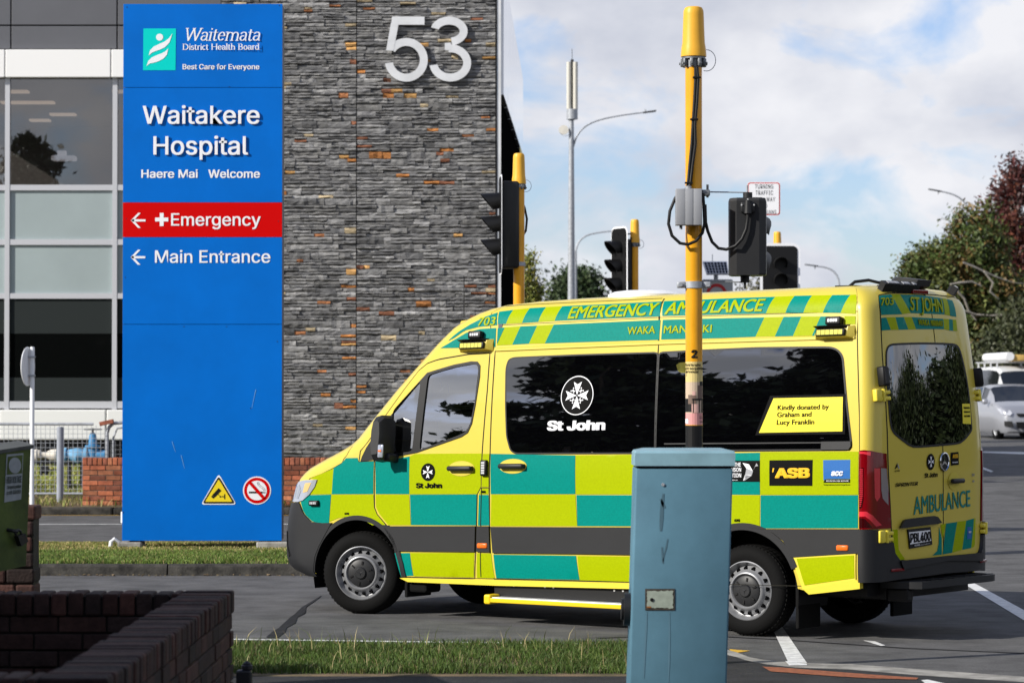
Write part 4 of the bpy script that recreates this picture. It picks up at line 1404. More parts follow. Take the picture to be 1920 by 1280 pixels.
def signal(name, label, loc, heading, n, s, lenses=None, board=True, border=True, group=None, bw=.82, deep=.62, ext=0.0, bd=.09):
    """a vertical lamp head; heading is the way it shines, s the lamp pitch"""
    r = empty(name, loc, 0, label, 'traffic signal', group)
    f = Vector((math.cos(heading), math.sin(heading), 0))
    M = X_((0, 0, 0), Vector((-f.y, f.x, 0)), None, (0, 0, 1)) if False else X_((0, 0, 0), Vector((f.y, -f.x, 0)) * -1, f * -1, (0, 0, 1))
    # local: x across, y backwards, z up
    h = n * s
    mb = MB()
    mb.box((-s * .46, .0, -h / 2 - ext * s), (s * .46, s * deep, h / 2 + ext * s), 0, M, bev=s * .12)
    mb.box((-s * .12, s * .1, h / 2 - .01), (s * .12, s * .45, h / 2 + s * .16), 0, M, bev=s * .03)
    mb.box((-s * .12, s * .1, -h / 2 - s * .16), (s * .12, s * .45, -h / 2 + .01), 0, M, bev=s * .03)
    mb.build('housing', PLASTIC, r, smooth=30)
    if board:
        mb = MB()
        w_, t_, c_ = s * bw, h / 2 + s * .58, s * .3
        def rr(w, t, c):
            o = []
            for cx, cz, a0 in ((w - c, t - c, 0), (-w + c, t - c, 90), (-w + c, -t + c, 180), (w - c, -t + c, 270)):
                for q in range(6):
                    a = RAD(a0 + q * 18)
                    o.append((cx + c * math.cos(a), cz + c * math.sin(a)))
            return o
        B_ = M @ X_((0, 0, 0), (1, 0, 0), (0, 0, 1), None)
        mb.prism(rr(w_, t_, c_), .004, .012, 0, B_)
        if border:
            mb.prism(rr(w_ + s * bd, t_ + s * bd, c_ + s * bd), -.003, .003, 1, B_)
        mb.build('backing_board', [BLACK, SIGN_WHITE], r)
    for i in range(n):
        z = h / 2 - s * (i + .5)
        mb = MB()
        T = M @ X_((0, 0, z), (1, 0, 0), (0, 0, 1), None)   # its z points out along the beam
        mb.lathe([(0, s * .03), (s * .2, s * .025), (s * .36, .005)], 20, 0, T)
        mb.build('lens', (lenses or [LENS_OFF] * n)[i], r, smooth=40)
        mb = MB()
        N = 20
        vs, fs = [], []
        for j in range(N + 1):
            a = RAD(-38 + 256 * j / N)
            L = s * (.22 + .62 * max(0, math.sin(a) * .55 + .45))
            for (rad, dep) in ((.42, .0), (.42, 1), (.385, 1), (.385, 0)):
                vs.append((s * rad * math.cos(a), s * rad * math.sin(a) - (s * .05 if dep else 0), .012 + L * dep))
        for j in range(N):
            for q in range(3):
                fs.append((j * 4 + q, (j + 1) * 4 + q, (j + 1) * 4 + q + 1, j * 4 + q + 1))
        mb.add(vs, fs, 0, T)
        mb.build('visor', BLACK, r, smooth=40)
    return r, M
# --- the near pole
YN = 18.5
pn, kn, Rn, gz = pole(1301.2, YN, 31.5, 12.5, 107, 48, 127, 'nearest yellow pole, standing behind the blue grey cabinet with stickers and a cable box')
PXN = pn.location.x
def npz(px, py, dy=0.0):
    p = at(px, py, YN + dy)
    return (p.x - PXN, dy, p.z)
def zN(py): return npz(1301, py)[2]
mb = MB()   # lower clamp with its ears
z = zN(534)
mb.lathe([(Rn * .98, z + .022), (Rn * 1.12, z + .022), (Rn * 1.12, z - .022), (Rn * .98, z - .022)], 24)
for sx_ in (-1, 1):
    mb.box((sx_ * Rn * 1.05, -.03, z - .02), (sx_ * (Rn + .055), .03, z + .02), bev=.006)
    mb.cyl((sx_ * (Rn + .035), -.045, z), (sx_ * (Rn + .035), .045, z), .014, n=10)
mb.build('clamp_band', GALV, pn, smooth=35)
mb = MB()   # upper bracket
z = zN(362)
mb.lathe([(Rn * .98, z + .02), (Rn * 1.12, z + .02), (Rn * 1.12, z - .02), (Rn * .98, z - .02)], 24)
mb.box((Rn, -.03, z - .02), (Rn + .05, .03, z + .02), bev=.006)
mb.cyl((Rn + .035, 0, z - .03), (Rn + .035, 0, z + .055), .008, n=8)
mb.build('clamp_band', GALV_DARK, pn, smooth=35)
def wrap(mbx, x0, x1, y0, y1, mi=0, off=.001, n=10):
    """sticker round the shaft between two pixel columns"""
    a0, a1 = [max(-.995, min(.995, (x - 1301.2) / 15.75)) for x in (x0, x1)]
    a0, a1 = math.asin(a0), math.asin(a1)
    vs = []
    for i in range(n + 1):
        a = a0 + (a1 - a0) * i / n
        for y in (y0, y1):
            vs.append(((Rn + off) * math.sin(a), -(Rn + off) * math.cos(a), zN(y)))
    mbx.add(vs, [(2 * i, 2 * i + 2, 2 * i + 3, 2 * i + 1) for i in range(n)], mi)
def wrap_text(mbx, s, x0, x1, base, cap, mi, bold=.01, off=.003):
    vs, fs, lay = txt2d(s, bold)
    a0, a1 = [math.asin(max(-.99, min(.99, (x - 1301.2) / 15.75))) for x in (x0, x1)]
    zb, zt = zN(base), zN(cap)
    mbx.add([((Rn + off + .0004 * l) * math.sin(a0 + (a1 - a0) * x), -(Rn + off + .0004 * l) * math.cos(a0 + (a1 - a0) * x), zb + (zt - zb) * y) for (x, y), l in zip(vs, lay)], fs, mi)
mb = MB()
wrap_text(mb, '2', 1295.5, 1306.8, 671, 656, 0, .03)
mb.build('pole_number', BLACK, pn)
mb = MB()
POST_C = mat('poster_cream', (.62, .50, .20), .5)
POST_B = mat('poster_beige', (.52, .41, .30), .5)
POST_P = mat('poster_pink', (.66, .30, .29), .5)
SKIN_P = mat('poster_pale_pink', (.62, .38, .33), .5)
BROWN_P = mat('poster_brown', (.16, .11, .085), .5)
wrap(mb, 1283.5, 1317, 678, 716, 0)
wrap(mb, 1283.5, 1317, 716, 774, 1)
wrap(mb, 1283.5, 1317, 774, 796, 2)
wrap(mb, 1284.5, 1296, 747, 772, 5, .002)
wrap(mb, 1290, 1304, 740, 757, 4, .0025)
wrap(mb, 1297, 1303, 733, 741, 3, .0025)
wrap(mb, 1296, 1311, 757, 773, 3, .0025)
wrap(mb, 1307, 1316, 722, 748, 4, .0022)
wrap(mb, 1311, 1316, 715, 723, 5, .0025)
wrap(mb, 1297, 1316.5, 747, 750, 5, .0035)
for x in (1298, 1309, 1314):
    wrap(mb, x, x + 1.6, 750, 773, 5, .0035, 2)
wrap(mb, 1284, 1290, 785, 793, 6, .002)
wrap(mb, 1310, 1316.5, 780, 781, 5, .002)
wrap(mb, 1310, 1316.5, 783, 784, 5, .002)
wrap(mb, 1311, 1316.5, 789.5, 791, 5, .002)
mb.build('poster', [POST_C, POST_B, POST_P, SKIN_P, BROWN_P, BLACK, SIGN_WHITE], pn)
mb = MB()
wrap_text(mb, 'Thank for suiting', 1286, 1312, 686, 681.5, 0)
wrap_text(mb, 'up for our protection', 1285.5, 1316.5, 692.5, 688, 0)
wrap_text(mb, "you're awesome.", 1286.5, 1309, 698.5, 694.5, 0)
mb.build('poster_lettering', BLACK, pn)
mb = MB()   # peeling corner
mb.add([npz(1285.5, 679, -.03), npz(1274, 679.5, -.05), npz(1268, 684, -.06), npz(1271, 695, -.05), npz(1277, 698.5, -.045), npz(1285.5, 699, -.03)], [(0, 1, 2, 3, 4, 5)])
mb.build('peeling_corner', mat('poster_back', (.5, .46, .08), .5), pn)
mb = MB()
wrap(mb, 1283.4, 1317.2, 797, 862, 0, .0012)
wrap(mb, 1283.4, 1317.2, 796, 797.2, 1, .0015)
wrap_text(mb, "YOU'RE", 1285, 1316, 850, 839.5, 2, .04, .003)
mb.build('dark_wrap', [BLACK, POLE_Y, SIGN_WHITE], pn)
mb = MB()   # cable bundle from the head
for dx, s_ in ((0, 0), (5, 1), (2.5, -1)):
    pts = [(1304 + dx * .6, 126), (1304 + dx, 150), (1302 + dx, 190), (1299 + dx * .8, 235), (1297 + dx * 1.4, 270), (1293 + dx * 1.1, 310), (1290 + dx * .9, 345), (1286 + dx * .4, 356)]
    mb.tube([npz(x, y, -Rn - .012 - .004 * s_) for x, y in pts], .0095, 8)
mb.tube([npz(x, y, -Rn - .03) for x, y in ((1278, 356), (1266, 372), (1256, 396), (1253.5, 420), (1260, 442), (1275, 456), (1290, 458.5), (1305, 452), (1317, 437), (1321, 420), (1320, 390), (1318, 362))], .0105, 9)
mb.build('cable', CABLE, pn, smooth=60)
mb = MB()
for x, y in ((1306, 145.5), (1301, 224), (1291, 343)):
    p = npz(x, y, -Rn - .014)
    mb.box((p[0] - .025, p[1] - .014, p[2] - .006), (p[0] + .028, p[1] + .014, p[2] + .006), bev=.003)
mb.build('cable_tie', BLACK, pn)
mb = MB()   # junction box
x0, zt_ = npz(1266.5, 357, -.1)[0], zN(357)
x1, zb_ = npz(1315, 424.5, -.1)[0], zN(424.5)
xm1, xm2 = x0 + (x1 - x0) * .36, x0 + (x1 - x0) * .66
for a, b, d in ((x0, xm1, .0), (xm1 + .0005, xm2, -.002), (xm2 + .0005, x1, 0)):
    mb.box((a, -.155 + d, zb_), (b, -Rn - .004, zt_), bev=.002)
mb.tube([((x0 + x1) / 2, -.1, zt_), ((x0 + x1) / 2, -.1, zt_ + .02)], .02, 10)
mb.cyl((x0 + .035, -.1, zb_ - .025), (x0 + .035, -.1, zb_), .01, n=8)
mb.build('junction_box', GREYBOX, pn, smooth=30)
# --- pedestrian lantern on the near pole, seen from behind
cs = at(1403, 445, YN + .05)
ks = kn
r = empty('pedestrian_signal', (cs.x, YN + .05, cs.z), 0, 'black pedestrian lantern seen from behind, fixed to the nearest yellow pole', 'traffic signal')
def lp(px, py): return ((px - 1403) * ks, (445 - py) * ks)
mb = MB()
zt_, zb_ = lp(0, 372)[1], lp(0, 517)[1]
xa, xb = lp(1366, 0)[0], lp(1438, 0)[0]
for (z0, z1, g) in ((zb_, zt_, 0),):
    oct_ = [(xa, .02), (xa + .005, -.05), (xa + .045, -.095), (xb - .06, -.115), (xb - .012, -.07), (xb, .02), (xb - .02, .14), (xa + .03, .16)]
    o2 = [(x * .965, y) for x, y in oct_]
    vs = [(x * .97 - .002, y, z0) for x, y in oct_] + [(x, y, z0 + .01) for x, y in oct_] + [(x, y, z1 - .02) for x, y in oct_] + [(x * .95, y * .95, z1) for x, y in oct_]
    n = len(oct_)
    fs = [tuple(range(n - 1, -1, -1)), tuple(range(3 * n, 4 * n))]
    for q in range(3):
        fs += [(q * n + i, q * n + (i + 1) % n, (q + 1) * n + (i + 1) % n, (q + 1) * n + i) for i in range(n)]
    mb.add(vs, fs)
mb.build('housing', PLASTIC, r, smooth=12)
mb = MB()
for (a, b, t, u) in ((1393, 1411, 360.5, 374), (1388, 1405, 515, 530)):
    mb.cyl((*(lp((a + b) / 2, 0)[:1]), 0, lp(0, u)[1]), (lp((a + b) / 2, 0)[0], 0, lp(0, t)[1]), (b - a) / 2 * ks, n=18)
c = lp(1396.5, 0)[0]
mb.cyl((c, 0, lp(0, 542)[1]), (c, 0, lp(0, 530)[1]), .006, .009, n=8)
mb.build('mounting_socket', PLASTIC, r, smooth=35)
mb = MB()
mb.cyl((lp(1401, 0)[0], 0, lp(0, 361)[1]), (lp(1401, 0)[0], 0, lp(0, 347)[1]), .007, n=8)
mb.tube([(lp(1322, 0)[0], 0, lp(0, 359.5)[1]), (lp(1400, 0)[0], 0, lp(0, 360.5)[1])], .0045, 6)
mb.tube([(lp(1316, 0)[0], 0, lp(0, 527)[1]), (lp(1392, 0)[0], 0, lp(0, 529.5)[1])], .005, 6)
mb.build('bracket_arm', GALV, r)
mb = MB()
c = lp(1399, 388)
mb.box((c[0] - .045, -.13, c[1] - .045), (c[0] + .045, -.10, c[1] + .025), bev=.008)
mb.cyl((c[0], -.13, c[1] - .05), (c[0], -.13, c[1] + .035), .026, .018, n=14)
mb.build('cable_gland', PLASTIC, r, smooth=35)
mb = MB()
for dx, dz in ((-.04, .005), (.04, .005), (0, .042)):
    mb.cyl((c[0] + dx, -.136, c[1] + dz), (c[0] + dx, -.12, c[1] + dz), .005, n=8)
mb.build('gland_screw', STEEL, r)
mb = MB()
mb.tube([(lp(x, 0)[0], -.13 if 1370 < x else -.09, lp(0, y)[1]) for x, y in ((1399, 394), (1399, 412), (1396, 432), (1388, 450), (1376, 463), (1360, 469), (1345, 467), (1333, 455), (1325, 435), (1321, 418), (1320, 385))], .0105, 9)
mb.build('cable', CABLE, r, smooth=60)
mb = MB()
for (y, w) in ((420, 12), (487, 15)):
    zc = lp(0, y)[1]
    vs, fs = [], []
    for i in range(13):
        a = RAD(-20 + 220 * i / 12)
        L = .10 + .12 * max(0, math.sin(a))
        for q in (0, 1):
            vs.append((.09 * math.cos(a) + .03 + q * L * .45, .15 + q * L, zc + .095 * math.sin(a) - q * .02))
    for i in range(12): fs.append((2 * i, 2 * i + 2, 2 * i + 3, 2 * i + 1))
    mb.add(vs, fs)
    mb.add([(v[0] * .99 + .0, v[1], v[2] - .006) for v in vs], fs)
mb.build('visor', BLACK, r, smooth=50)
# --- left pole with its three lamp signal seen side on
pl_, kl, Rl, _g = pole(973, 29.0, 21, 287, 345, 27, 356, 'yellow pole in front of the stone wall corner')
cl = at(929, 422, 29.0)
signal('traffic_signal', 'black three lamp signal seen side on against the stone wall', (cl.x + .055, 29.0, cl.z), RAD(183), 3, 43 * kl, border=True, deep=.78, ext=.4)
mb = MB()
for y in (348, 495):
    z = at(973, y, 29).z
    mb.box((-.16, -.012, z - .012), (Rl + .01, .012, z + .012))
    mb.lathe([(Rl, z + .02), (Rl * 1.15, z + .02), (Rl * 1.15, z - .02), (Rl, z - .02)], 16)
mb.build('bracket', GALV, pl_)
mb = MB()
mb.tube([(at(x, y, 29).x - pl_.location.x, .05, at(x, y, 29).z) for x, y in ((976, 370), (984, 390), (988, 410), (986, 432), (975, 450))], .012, 6)
mb.tube([(at(x, y, 29).x - pl_.location.x, -.07, at(x, y, 29).z) for x, y in ((958, 365), (957, 400), (958, 430), (963, 445))], .012, 6)
mb.build('cable', CABLE, pl_)
# --- middle pole and signal
pm, km, Rm, _g = pole(1190.5, 47.0, 13.5, 411, 455, 19.5, 463, 'far yellow pole between the lamp post and the near pole')
cm = at(1158, 500, 47.0)
signal('traffic_signal.001', 'black three lamp signal with a white edged board seen half from the side', (cm.x + .03, 47.0, cm.z), RAD(207), 3, 34.5 * km)
mb = MB()
z = at(1190, 458.5, 47).z
mb.tube([(-.28, 0, z), (0, 0, z)], .012, 6)
mb.tube([(at(x, y, 47).x - pm.location.x, -.05, at(x, y, 47).z) for x, y in ((1184, 465), (1183, 500), (1182, 520), (1174, 527), (1167, 520))], .016, 6)
mb.build('bracket', CABLE, pm)
# --- right pole and signal facing the lens
pr, kr, Rr, _g = pole(1458, 49.0, 14, 434, 466, 17, 472, 'yellow pole just behind the signal that faces the road', loop=False)
cr_ = at(1455, 524, 48.6)
signal('traffic_signal.002', 'black signal with white border and unlit red and amber lamps facing the road', (cr_.x + .07, 48.6, cr_.z), RAD(-88), 3, 30 * kr, [LENS_RED, LENS_AMB, LENS_OFF], bw=1.08, bd=.17)
# --- regulatory sign
YR = 49.4
rs_ = empty('traffic_sign', (at(1432, 372, YR).x, YR, 0), 0, 'white red bordered sign about turning traffic behind the pedestrian lantern', 'road sign')
kk = YR / F_PX
def rp(px, py): return Vector(((px - 1432) * kk, 0, at(1432, py, YR).z))
def rrect(x0, x1, y0, y1, c, yy, mbx, mi):
    o = []
    for cx, cy, a0 in ((x1 - c, y0 + c, 0), (x0 + c, y0 + c, 90), (x0 + c, y1 - c, 180), (x1 - c, y1 - c, 270)):
        for q in range(6):
            a = RAD(a0 + 18 * q)
            o.append(tuple(rp(cx + c * math.cos(a), cy - c * math.sin(a)) + Vector((0, yy, 0))))
    mbx.add(o, [tuple(range(len(o)))], mi)
mb = MB()
rrect(1400.5, 1463.5, 341, 404.5, 6, 0, mb, 0)
rrect(1401.8, 1462.2, 342.3, 403.2, 5, -.004, mb, 1)
rrect(1403.6, 1460.4, 344.2, 401.4, 4, -.008, mb, 0)
mb.build('plate', [SIGN_WHITE, RED_P], rs_)
mb = MB()
for s, x0, x1, base, cap in (('TURNING', 1415.5, 1449.5, 354, 346), ('TRAFFIC', 1416.5, 1449, 365.7, 357.5), ('GIVE   WAY', 1411, 1453, 377.8, 370), ('TO', 1426, 1438, 390, 382), ('PEDESTRIANS', 1406, 1455, 401, 394)):
    P, Q = rp(x0, base), rp(x1, base)
    P.y = Q.y = -.012
    put_text(mb, s, P, Q, (0, 0, rp(x0, cap).z - P.z), 0, 0, space=1.15)
mb.build('lettering', BLACK, rs_)
mb = MB()
mb.cyl((0, .05, 0), (0, .05, rp(0, 346).z), .03, n=10)
mb.build('post', GALV, rs_)
# --- solar speed sign
YV = 62.0
sv = empty('speed_sign', (at(1343, 535, YV).x, YV, terr(at(1343, 535, YV).x, YV)), 0, 'grey sign box with a red ring below a tilted solar panel', 'road sign')
kk2 = YV / F_PX
g2 = sv.location.z
def vp_(px, py): return ((px - 1343) * kk2, at(1343, py, YV).z - g2)
mb = MB()
x0, z1 = vp_(1317, 523.5)
x1, z0 = vp_(1374.5, 605)
mb.box((x0, 0, z0), (x1, .18, z1), bev=.03)
mb.build('sign_box', mat('sign_box_grey', (.42, .43, .43), .6), sv)
mb = MB()
c = vp_(1343.5, 551)
T = X_((c[0], -.004, c[1]), (1, 0, 0), (0, 0, 1), None)
mb.lathe([(19.5 * kk2, .002), (13.5 * kk2, .002)], 40, 0, T)
mb.build('red_ring', RED_P, sv)
mb = MB()
mb.cyl((vp_(1343, 0)[0], .1, 0), (vp_(1343, 0)[0], .1, vp_(0, 513)[1]), .05, n=10)
mb.cyl((vp_(1336.5, 0)[0], .1, vp_(0, 492)[1]), (vp_(1336.5, 0)[0], .1, vp_(0, 476)[1]), .008, n=6)
mb.build('post', GALV, sv)
mb = MB()
a, b = vp_(1319, 490), vp_(1363, 514)
P = [(a[0] - .02, -.02, a[1]), (b[0] - .0, -.02, a[1]), (b[0] + .02, -.30, b[1]), (a[0] + .05, -.30, b[1])]
mb.add(P + [(x, y + .04, z - .03) for x, y, z in P], [(0, 1, 2, 3), (7, 6, 5, 4), (0, 4, 5, 1), (1, 5, 6, 2), (2, 6, 7, 3), (3, 7, 4, 0)], 0)
for i in range(7):
    for j in range(4):
        def q(u, v):
            A = Vector(P[0]).lerp(Vector(P[1]), u)
            B2 = Vector(P[3]).lerp(Vector(P[2]), u)
            return A.lerp(B2, v) + Vector((0, -.006, -.002))
        e = .012
        mb.add([q(.03 + i * .135 + e, .05 + j * .23 + e), q(.03 + (i + 1) * .135 - e, .05 + j * .23 + e), q(.03 + (i + 1) * .135 - e, .05 + (j + 1) * .23 - e), q(.03 + i * .135 + e, .05 + (j + 1) * .23 - e)], [(0, 1, 2, 3)], 1)
mb.build('solar_panel', [SIGN_WHITE, mat('solar_cell', (.012, .012, .02), .25)], sv)
# --- lamp posts
def lamp(px_top, Y, pts, rtop, rbot, label, arm, base_px=None, head=True):
    b = at(px_top, 700, Y)
    g = terr(b.x, Y)
    r = empty('street_lamp', (b.x, Y, g), 0, label, 'street lamp')
    k = Y / F_PX
    def q(px, py): return Vector(((px - px_top) * k, 0, at(px_top, py, Y).z - g))
    mb = MB()
    mb.tube([(0, 0, -.1), q(px_top, pts)], [rbot * k, rtop * k], 14)
    mb.build('column', GALV, r, smooth=50)
    mb = MB()
    P = [q(*p) for p in arm]
    # smooth the bend
    for _ in range(2):
        Q = [P[0]]
        for a_, b_ in zip(P[:-1], P[1:]):
            Q += [a_.lerp(b_, .25), a_.lerp(b_, .75)]
        P = Q + [P[-1]]
    mb.tube(P, [1.9 * k * (1 - .35 * i / len(P)) for i in range(len(P))], 8)
    mb.build('outreach_arm', GALV, r, smooth=50)
    e, f = q(*arm[-1]), q(*arm[-2])
    d = (e - f).normalized()
    mb = MB()
    c = e + d * (10 * k)
    M = X_(c, d, (0, 1, 0), None)
    mb.box((-11 * k, -.12, -1.3 * k), (14 * k, .12, 1.0 * k), 0, M, bev=.9 * k)
    mb.cyl(M @ Vector((-6 * k, 0, -.8 * k)), M @ Vector((-6 * k, 0, 6 * k)) , 1.6 * k, .6 * k, n=8)
    mb.build('lamp_head', GALV_DARK, r, smooth=30)
    return r, q, k
la, q, k = lamp(1071.5, 70.0, 226, 4.6, 9.0, 'tall grey lamp post topped with a three panel phone antenna', [(1075, 275), (1081, 255), (1095, 238), (1118, 226), (1160, 217), (1207, 211)])
mb = MB()
mb.tube([q(1071.5, 226), q(1071.5, 222)], [4.6 * k, 9 * k], 16)
mb.tube([q(1073, 224), q(1073, 205)], 10.5 * k, 18)
mb.build('antenna_collar', GALV, la, smooth=40)
for dx, dy in ((-6, -2), (6, -2), (0, 7)):
    mb = MB()
    c0, c1 = q(1073 + dx, 205), q(1073 + dx, 117)
    mb.tube([c0 + Vector((0, dy * k, 0)), c1 + Vector((0, dy * k, 0))], 4.6 * k, 14)
    mb.build('antenna_panel', mat('antenna_cream', (.56, .54, .48), .6) if 'antenna_cream' not in MATS else MATS['antenna_cream'], la, smooth=40)
mb = MB()
mb.tube([q(1073, 205), q(1073, 112)], 3 * k, 8)
mb.tube([q(1073, 118), q(1073, 92)], .5 * k, 5)
mb.build('antenna_core', PLASTIC, la)
mb = MB()
c = q(1057, 245)
mb.lathe([(0, -2 * k), (7 * k, -1 * k), (9.3 * k, 2 * k), (9.3 * k, 3 * k), (0, 3.4 * k)], 24, 0, X_(c + Vector((0, -4 * k, 0)), (1, 0, 0), (0, .25, 1), None))
mb.build('dish', MATS['antenna_cream'], la, smooth=40)
mb = MB()
mb.tube([q(1062, 245), q(1072, 243)], 1.8 * k, 8)
mb.tube([q(1050, 250), q(1058, 256) , q(1072, 252)], .4 * k, 5)
mb.build('dish_bracket', GALV, la)
lamp(1079, 112.0, 470, 2.6, 4.2, 'smaller lamp post half hidden behind the antenna lamp post', [(1079, 476), (1081, 462), (1088, 449), (1102, 440), (1125, 435.5), (1150, 433)])
lamp(1574, 120.0, 534, 1.8, 3.5, 'small far lamp post above the ambulance roof', [(1574, 540), (1573, 522), (1563, 507), (1548, 501), (1533, 499)])
lamp(1823, 119.0, 405, 2.2, 3.5, 'lamp post rising out of the broadleaf tree', [(1823.5, 412), (1819, 392), (1806, 375), (1792, 366), (1776, 361), (1765, 359)])

# ------------------------------------------------------------------ blue grey service cabinet
YC = 15.5
CAB = mat('cabinet_paint', (.082, .175, .235), .6, spec=.12, var=.12, vscale=2.2, bump=.05, bscale=90)
CAB_TOP = mat('cabinet_lid_pale', (.20, .34, .40), .5, var=.12, vscale=5)  # lid coloured paler than the cabinet body
cb = empty('service_cabinet', (at(1281, 1000, YC).x, YC, 0), 0, 'blue grey roadside service cabinet leaning slightly, in front of the ambulance', 'cabinet')
kc = YC / F_PX
def cp_(px, py): return ((px - 1281) * kc, at(1281, py, YC).z)
lean_c = math.atan2(12.5, 410)
xl_, xr_ = cp_(1192.5, 873)[0], cp_(1374.5, 873)[0]
zt_ = cp_(0, 873)[1]
zlid = cp_(0, 845)[1]
S_ = Matrix.Identity(4)
S_[0][2] = math.tan(lean_c)          # the whole cabinet leans
T0 = Matrix.Translation((0, 0, zt_)) @ S_ @ Matrix.Translation((0, 0, -zt_))
mb = MB()
mb.box((xl_, 0, .02), (xr_, .42, zt_ - .012), 0, T0, bev=.010)
mb.build('body', CAB, cb, smooth=30)
mb = MB()
pts = []
for x0, x1, y0, y1, z in ((xl_ - .006, xr_ + .010, -.012, .435, zt_ + .0), (xl_ - .006, xr_ + .010, -.012, .435, zlid - .012), (xl_ + .002, xr_ + .002, -.003, .425, zlid), (xl_ + .05, xr_ - .05, .12, .3, zlid + .012)):
    pts += [(x0, y0, z), (x1, y0, z), (x1, y1, z), (x0, y1, z)]
mb.hull(pts, 0, T0)
mb.build('lid', CAB_TOP, cb, smooth=25)
mb = MB()
mb.box((xl_ + .004, .002, zt_ - .012), (xr_ - .004, .41, zt_), 0, T0)
mb.build('lid_gap', BLACK, cb)  # black strip puts shade in the gap under the lid
mb = MB()
OLDPL = mat('old_plate', (.27, .31, .26), .6, var=.12, vscale=20)
RUSTY = mat('rusty_edge', (.045, .038, .03), .8, var=.4, vscale=30)
a, b = cp_(1209.5, 1103), cp_(1265, 1143)
mb.box((a[0], -.004, b[1]), (b[0], 0, a[1]), 0)
mb.build('plate_edge', RUSTY, cb)
mb = MB()
random.seed(3)
edge = []
x0, x1, z0, z1 = a[0] + .010, b[0] - .008, b[1] + .010, a[1] - .010
for t in range(14): edge.append((x0 + (x1 - x0) * t / 13, z1 + random.uniform(-.004, .002)))
for t in range(9): edge.append((x1 + random.uniform(-.006, .002), z1 + (z0 - z1) * (t + 1) / 10))
for t in range(14): edge.append((x1 - (x1 - x0) * t / 13, z0 + random.uniform(-.003, .005)))
for t in range(9): edge.append((x0 + random.uniform(-.002, .003), z0 + (z1 - z0) * (t + 1) / 10))
mb.add([(x, -.007, z) for x, z in edge], [tuple(range(len(edge)))], 0)
c = cp_(1222, 1123.5)
mb.cyl((c[0], -.011, c[1]), (c[0], -.007, c[1]), .010, n=14, mi=1)
c = cp_(1217, 1137)
mb.add([(c[0] - .014, -.0085, c[1] - .004), (c[0] + .012, -.0085, c[1] - .005), (c[0] + .01, -.0085, c[1] + .004), (c[0] - .012, -.0085, c[1] + .004)], [(0, 1, 2, 3)], 2)
mb.build('old_name_plate', [OLDPL, BLACK, mat('rust', (.25, .10, .03), .9)], cb)
mb = MB()
c = cp_(1243, 908)
mb.cyl((c[0], -.006, c[1]), (c[0], .002, c[1]), .009, n=12)
mb.build('rivet', GALV, cb)
mb = MB()
c0 = cp_(1176, 1146)
mb.cyl((xl_ - .035 - .0, .18, c0[1]), (xl_ + .03, .18, c0[1]), .09, n=24)
mb.cyl((xl_ - .05, .18, c0[1]), (xl_ - .03, .18, c0[1]), .06, n=20)
for v in range(len(mb.v)):
    x, y, z = mb.v[v]
    mb.v[v] = tuple(T0 @ Vector((x, y, z)))
mb.build('lock_boss', PLASTIC, cb, smooth=40)
mb = MB()
SCR = mat('cabinet_scuff', (.062, .125, .165), .7)
SCR2 = mat('cabinet_pale_streak', (.088, .18, .238), .7)
def streak(pts, w, mi):
    P = [cp_(x, y) for x, y in pts]
    n = len(P)
    vs = []
    for i, (x, z) in enumerate(P):
        ww = w * kc * (.35 + .65 * math.sin(math.pi * (i + .5) / n)) * random.uniform(.7, 1.3)
        vs += [(x - ww, -.0015, z), (x + ww, -.0015, z)]
    mb.add(vs, [(2 * i, 2 * i + 1, 2 * i + 3, 2 * i + 2) for i in range(n - 1)], mi)
streak([(1244, 925), (1242, 940), (1241, 955), (1240, 975), (1239, 995)], 3.2, 0)
streak([(1239, 935), (1243, 945), (1246, 952)], 2.5, 0)
streak([(1241, 1025), (1242, 1040), (1243, 1055)], 2.0, 0)
streak([(1252, 1010), (1249, 1025), (1245, 1040), (1243, 1052)], 1.2, 0)
streak([(1213, 1146), (1211, 1180), (1209, 1220), (1207, 1270)], 1.6, 1)
streak([(1255, 1146), (1255, 1190), (1254, 1240), (1253, 1280)], 1.4, 1)
mb.build('scuffs', [SCR, SCR2], cb)
# ------------------------------------------------------------------ brick enclosure in the near left corner
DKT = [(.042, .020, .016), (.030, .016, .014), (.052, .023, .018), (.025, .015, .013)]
ec = empty('brick_enclosure', (-1.40, 14.3, 0), 0, 'shaded dark brick enclosure wall in the near left corner', 'wall')
EX, EY = -1.40, 14.3
hT = at(436, 1106, EY).z
th = .235
rowsn = 8
bhh = (hT - .11 - .02) / rowsn
mb = MB()
rb = random.Random(8)
Yn = 9.85
# right wall, outer face towards +x
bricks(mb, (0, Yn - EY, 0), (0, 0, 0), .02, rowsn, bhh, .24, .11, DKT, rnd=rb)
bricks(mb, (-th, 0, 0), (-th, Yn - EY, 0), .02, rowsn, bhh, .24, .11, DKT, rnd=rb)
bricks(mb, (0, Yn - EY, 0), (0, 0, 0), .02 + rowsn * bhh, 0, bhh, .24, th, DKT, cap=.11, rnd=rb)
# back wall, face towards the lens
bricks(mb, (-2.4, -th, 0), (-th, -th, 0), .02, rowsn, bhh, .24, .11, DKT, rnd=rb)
bricks(mb, (-2.4, -th, 0), (-th - .004, -th, 0), .02 + rowsn * bhh, 0, bhh, .24, th, DKT, cap=.11, rnd=rb)
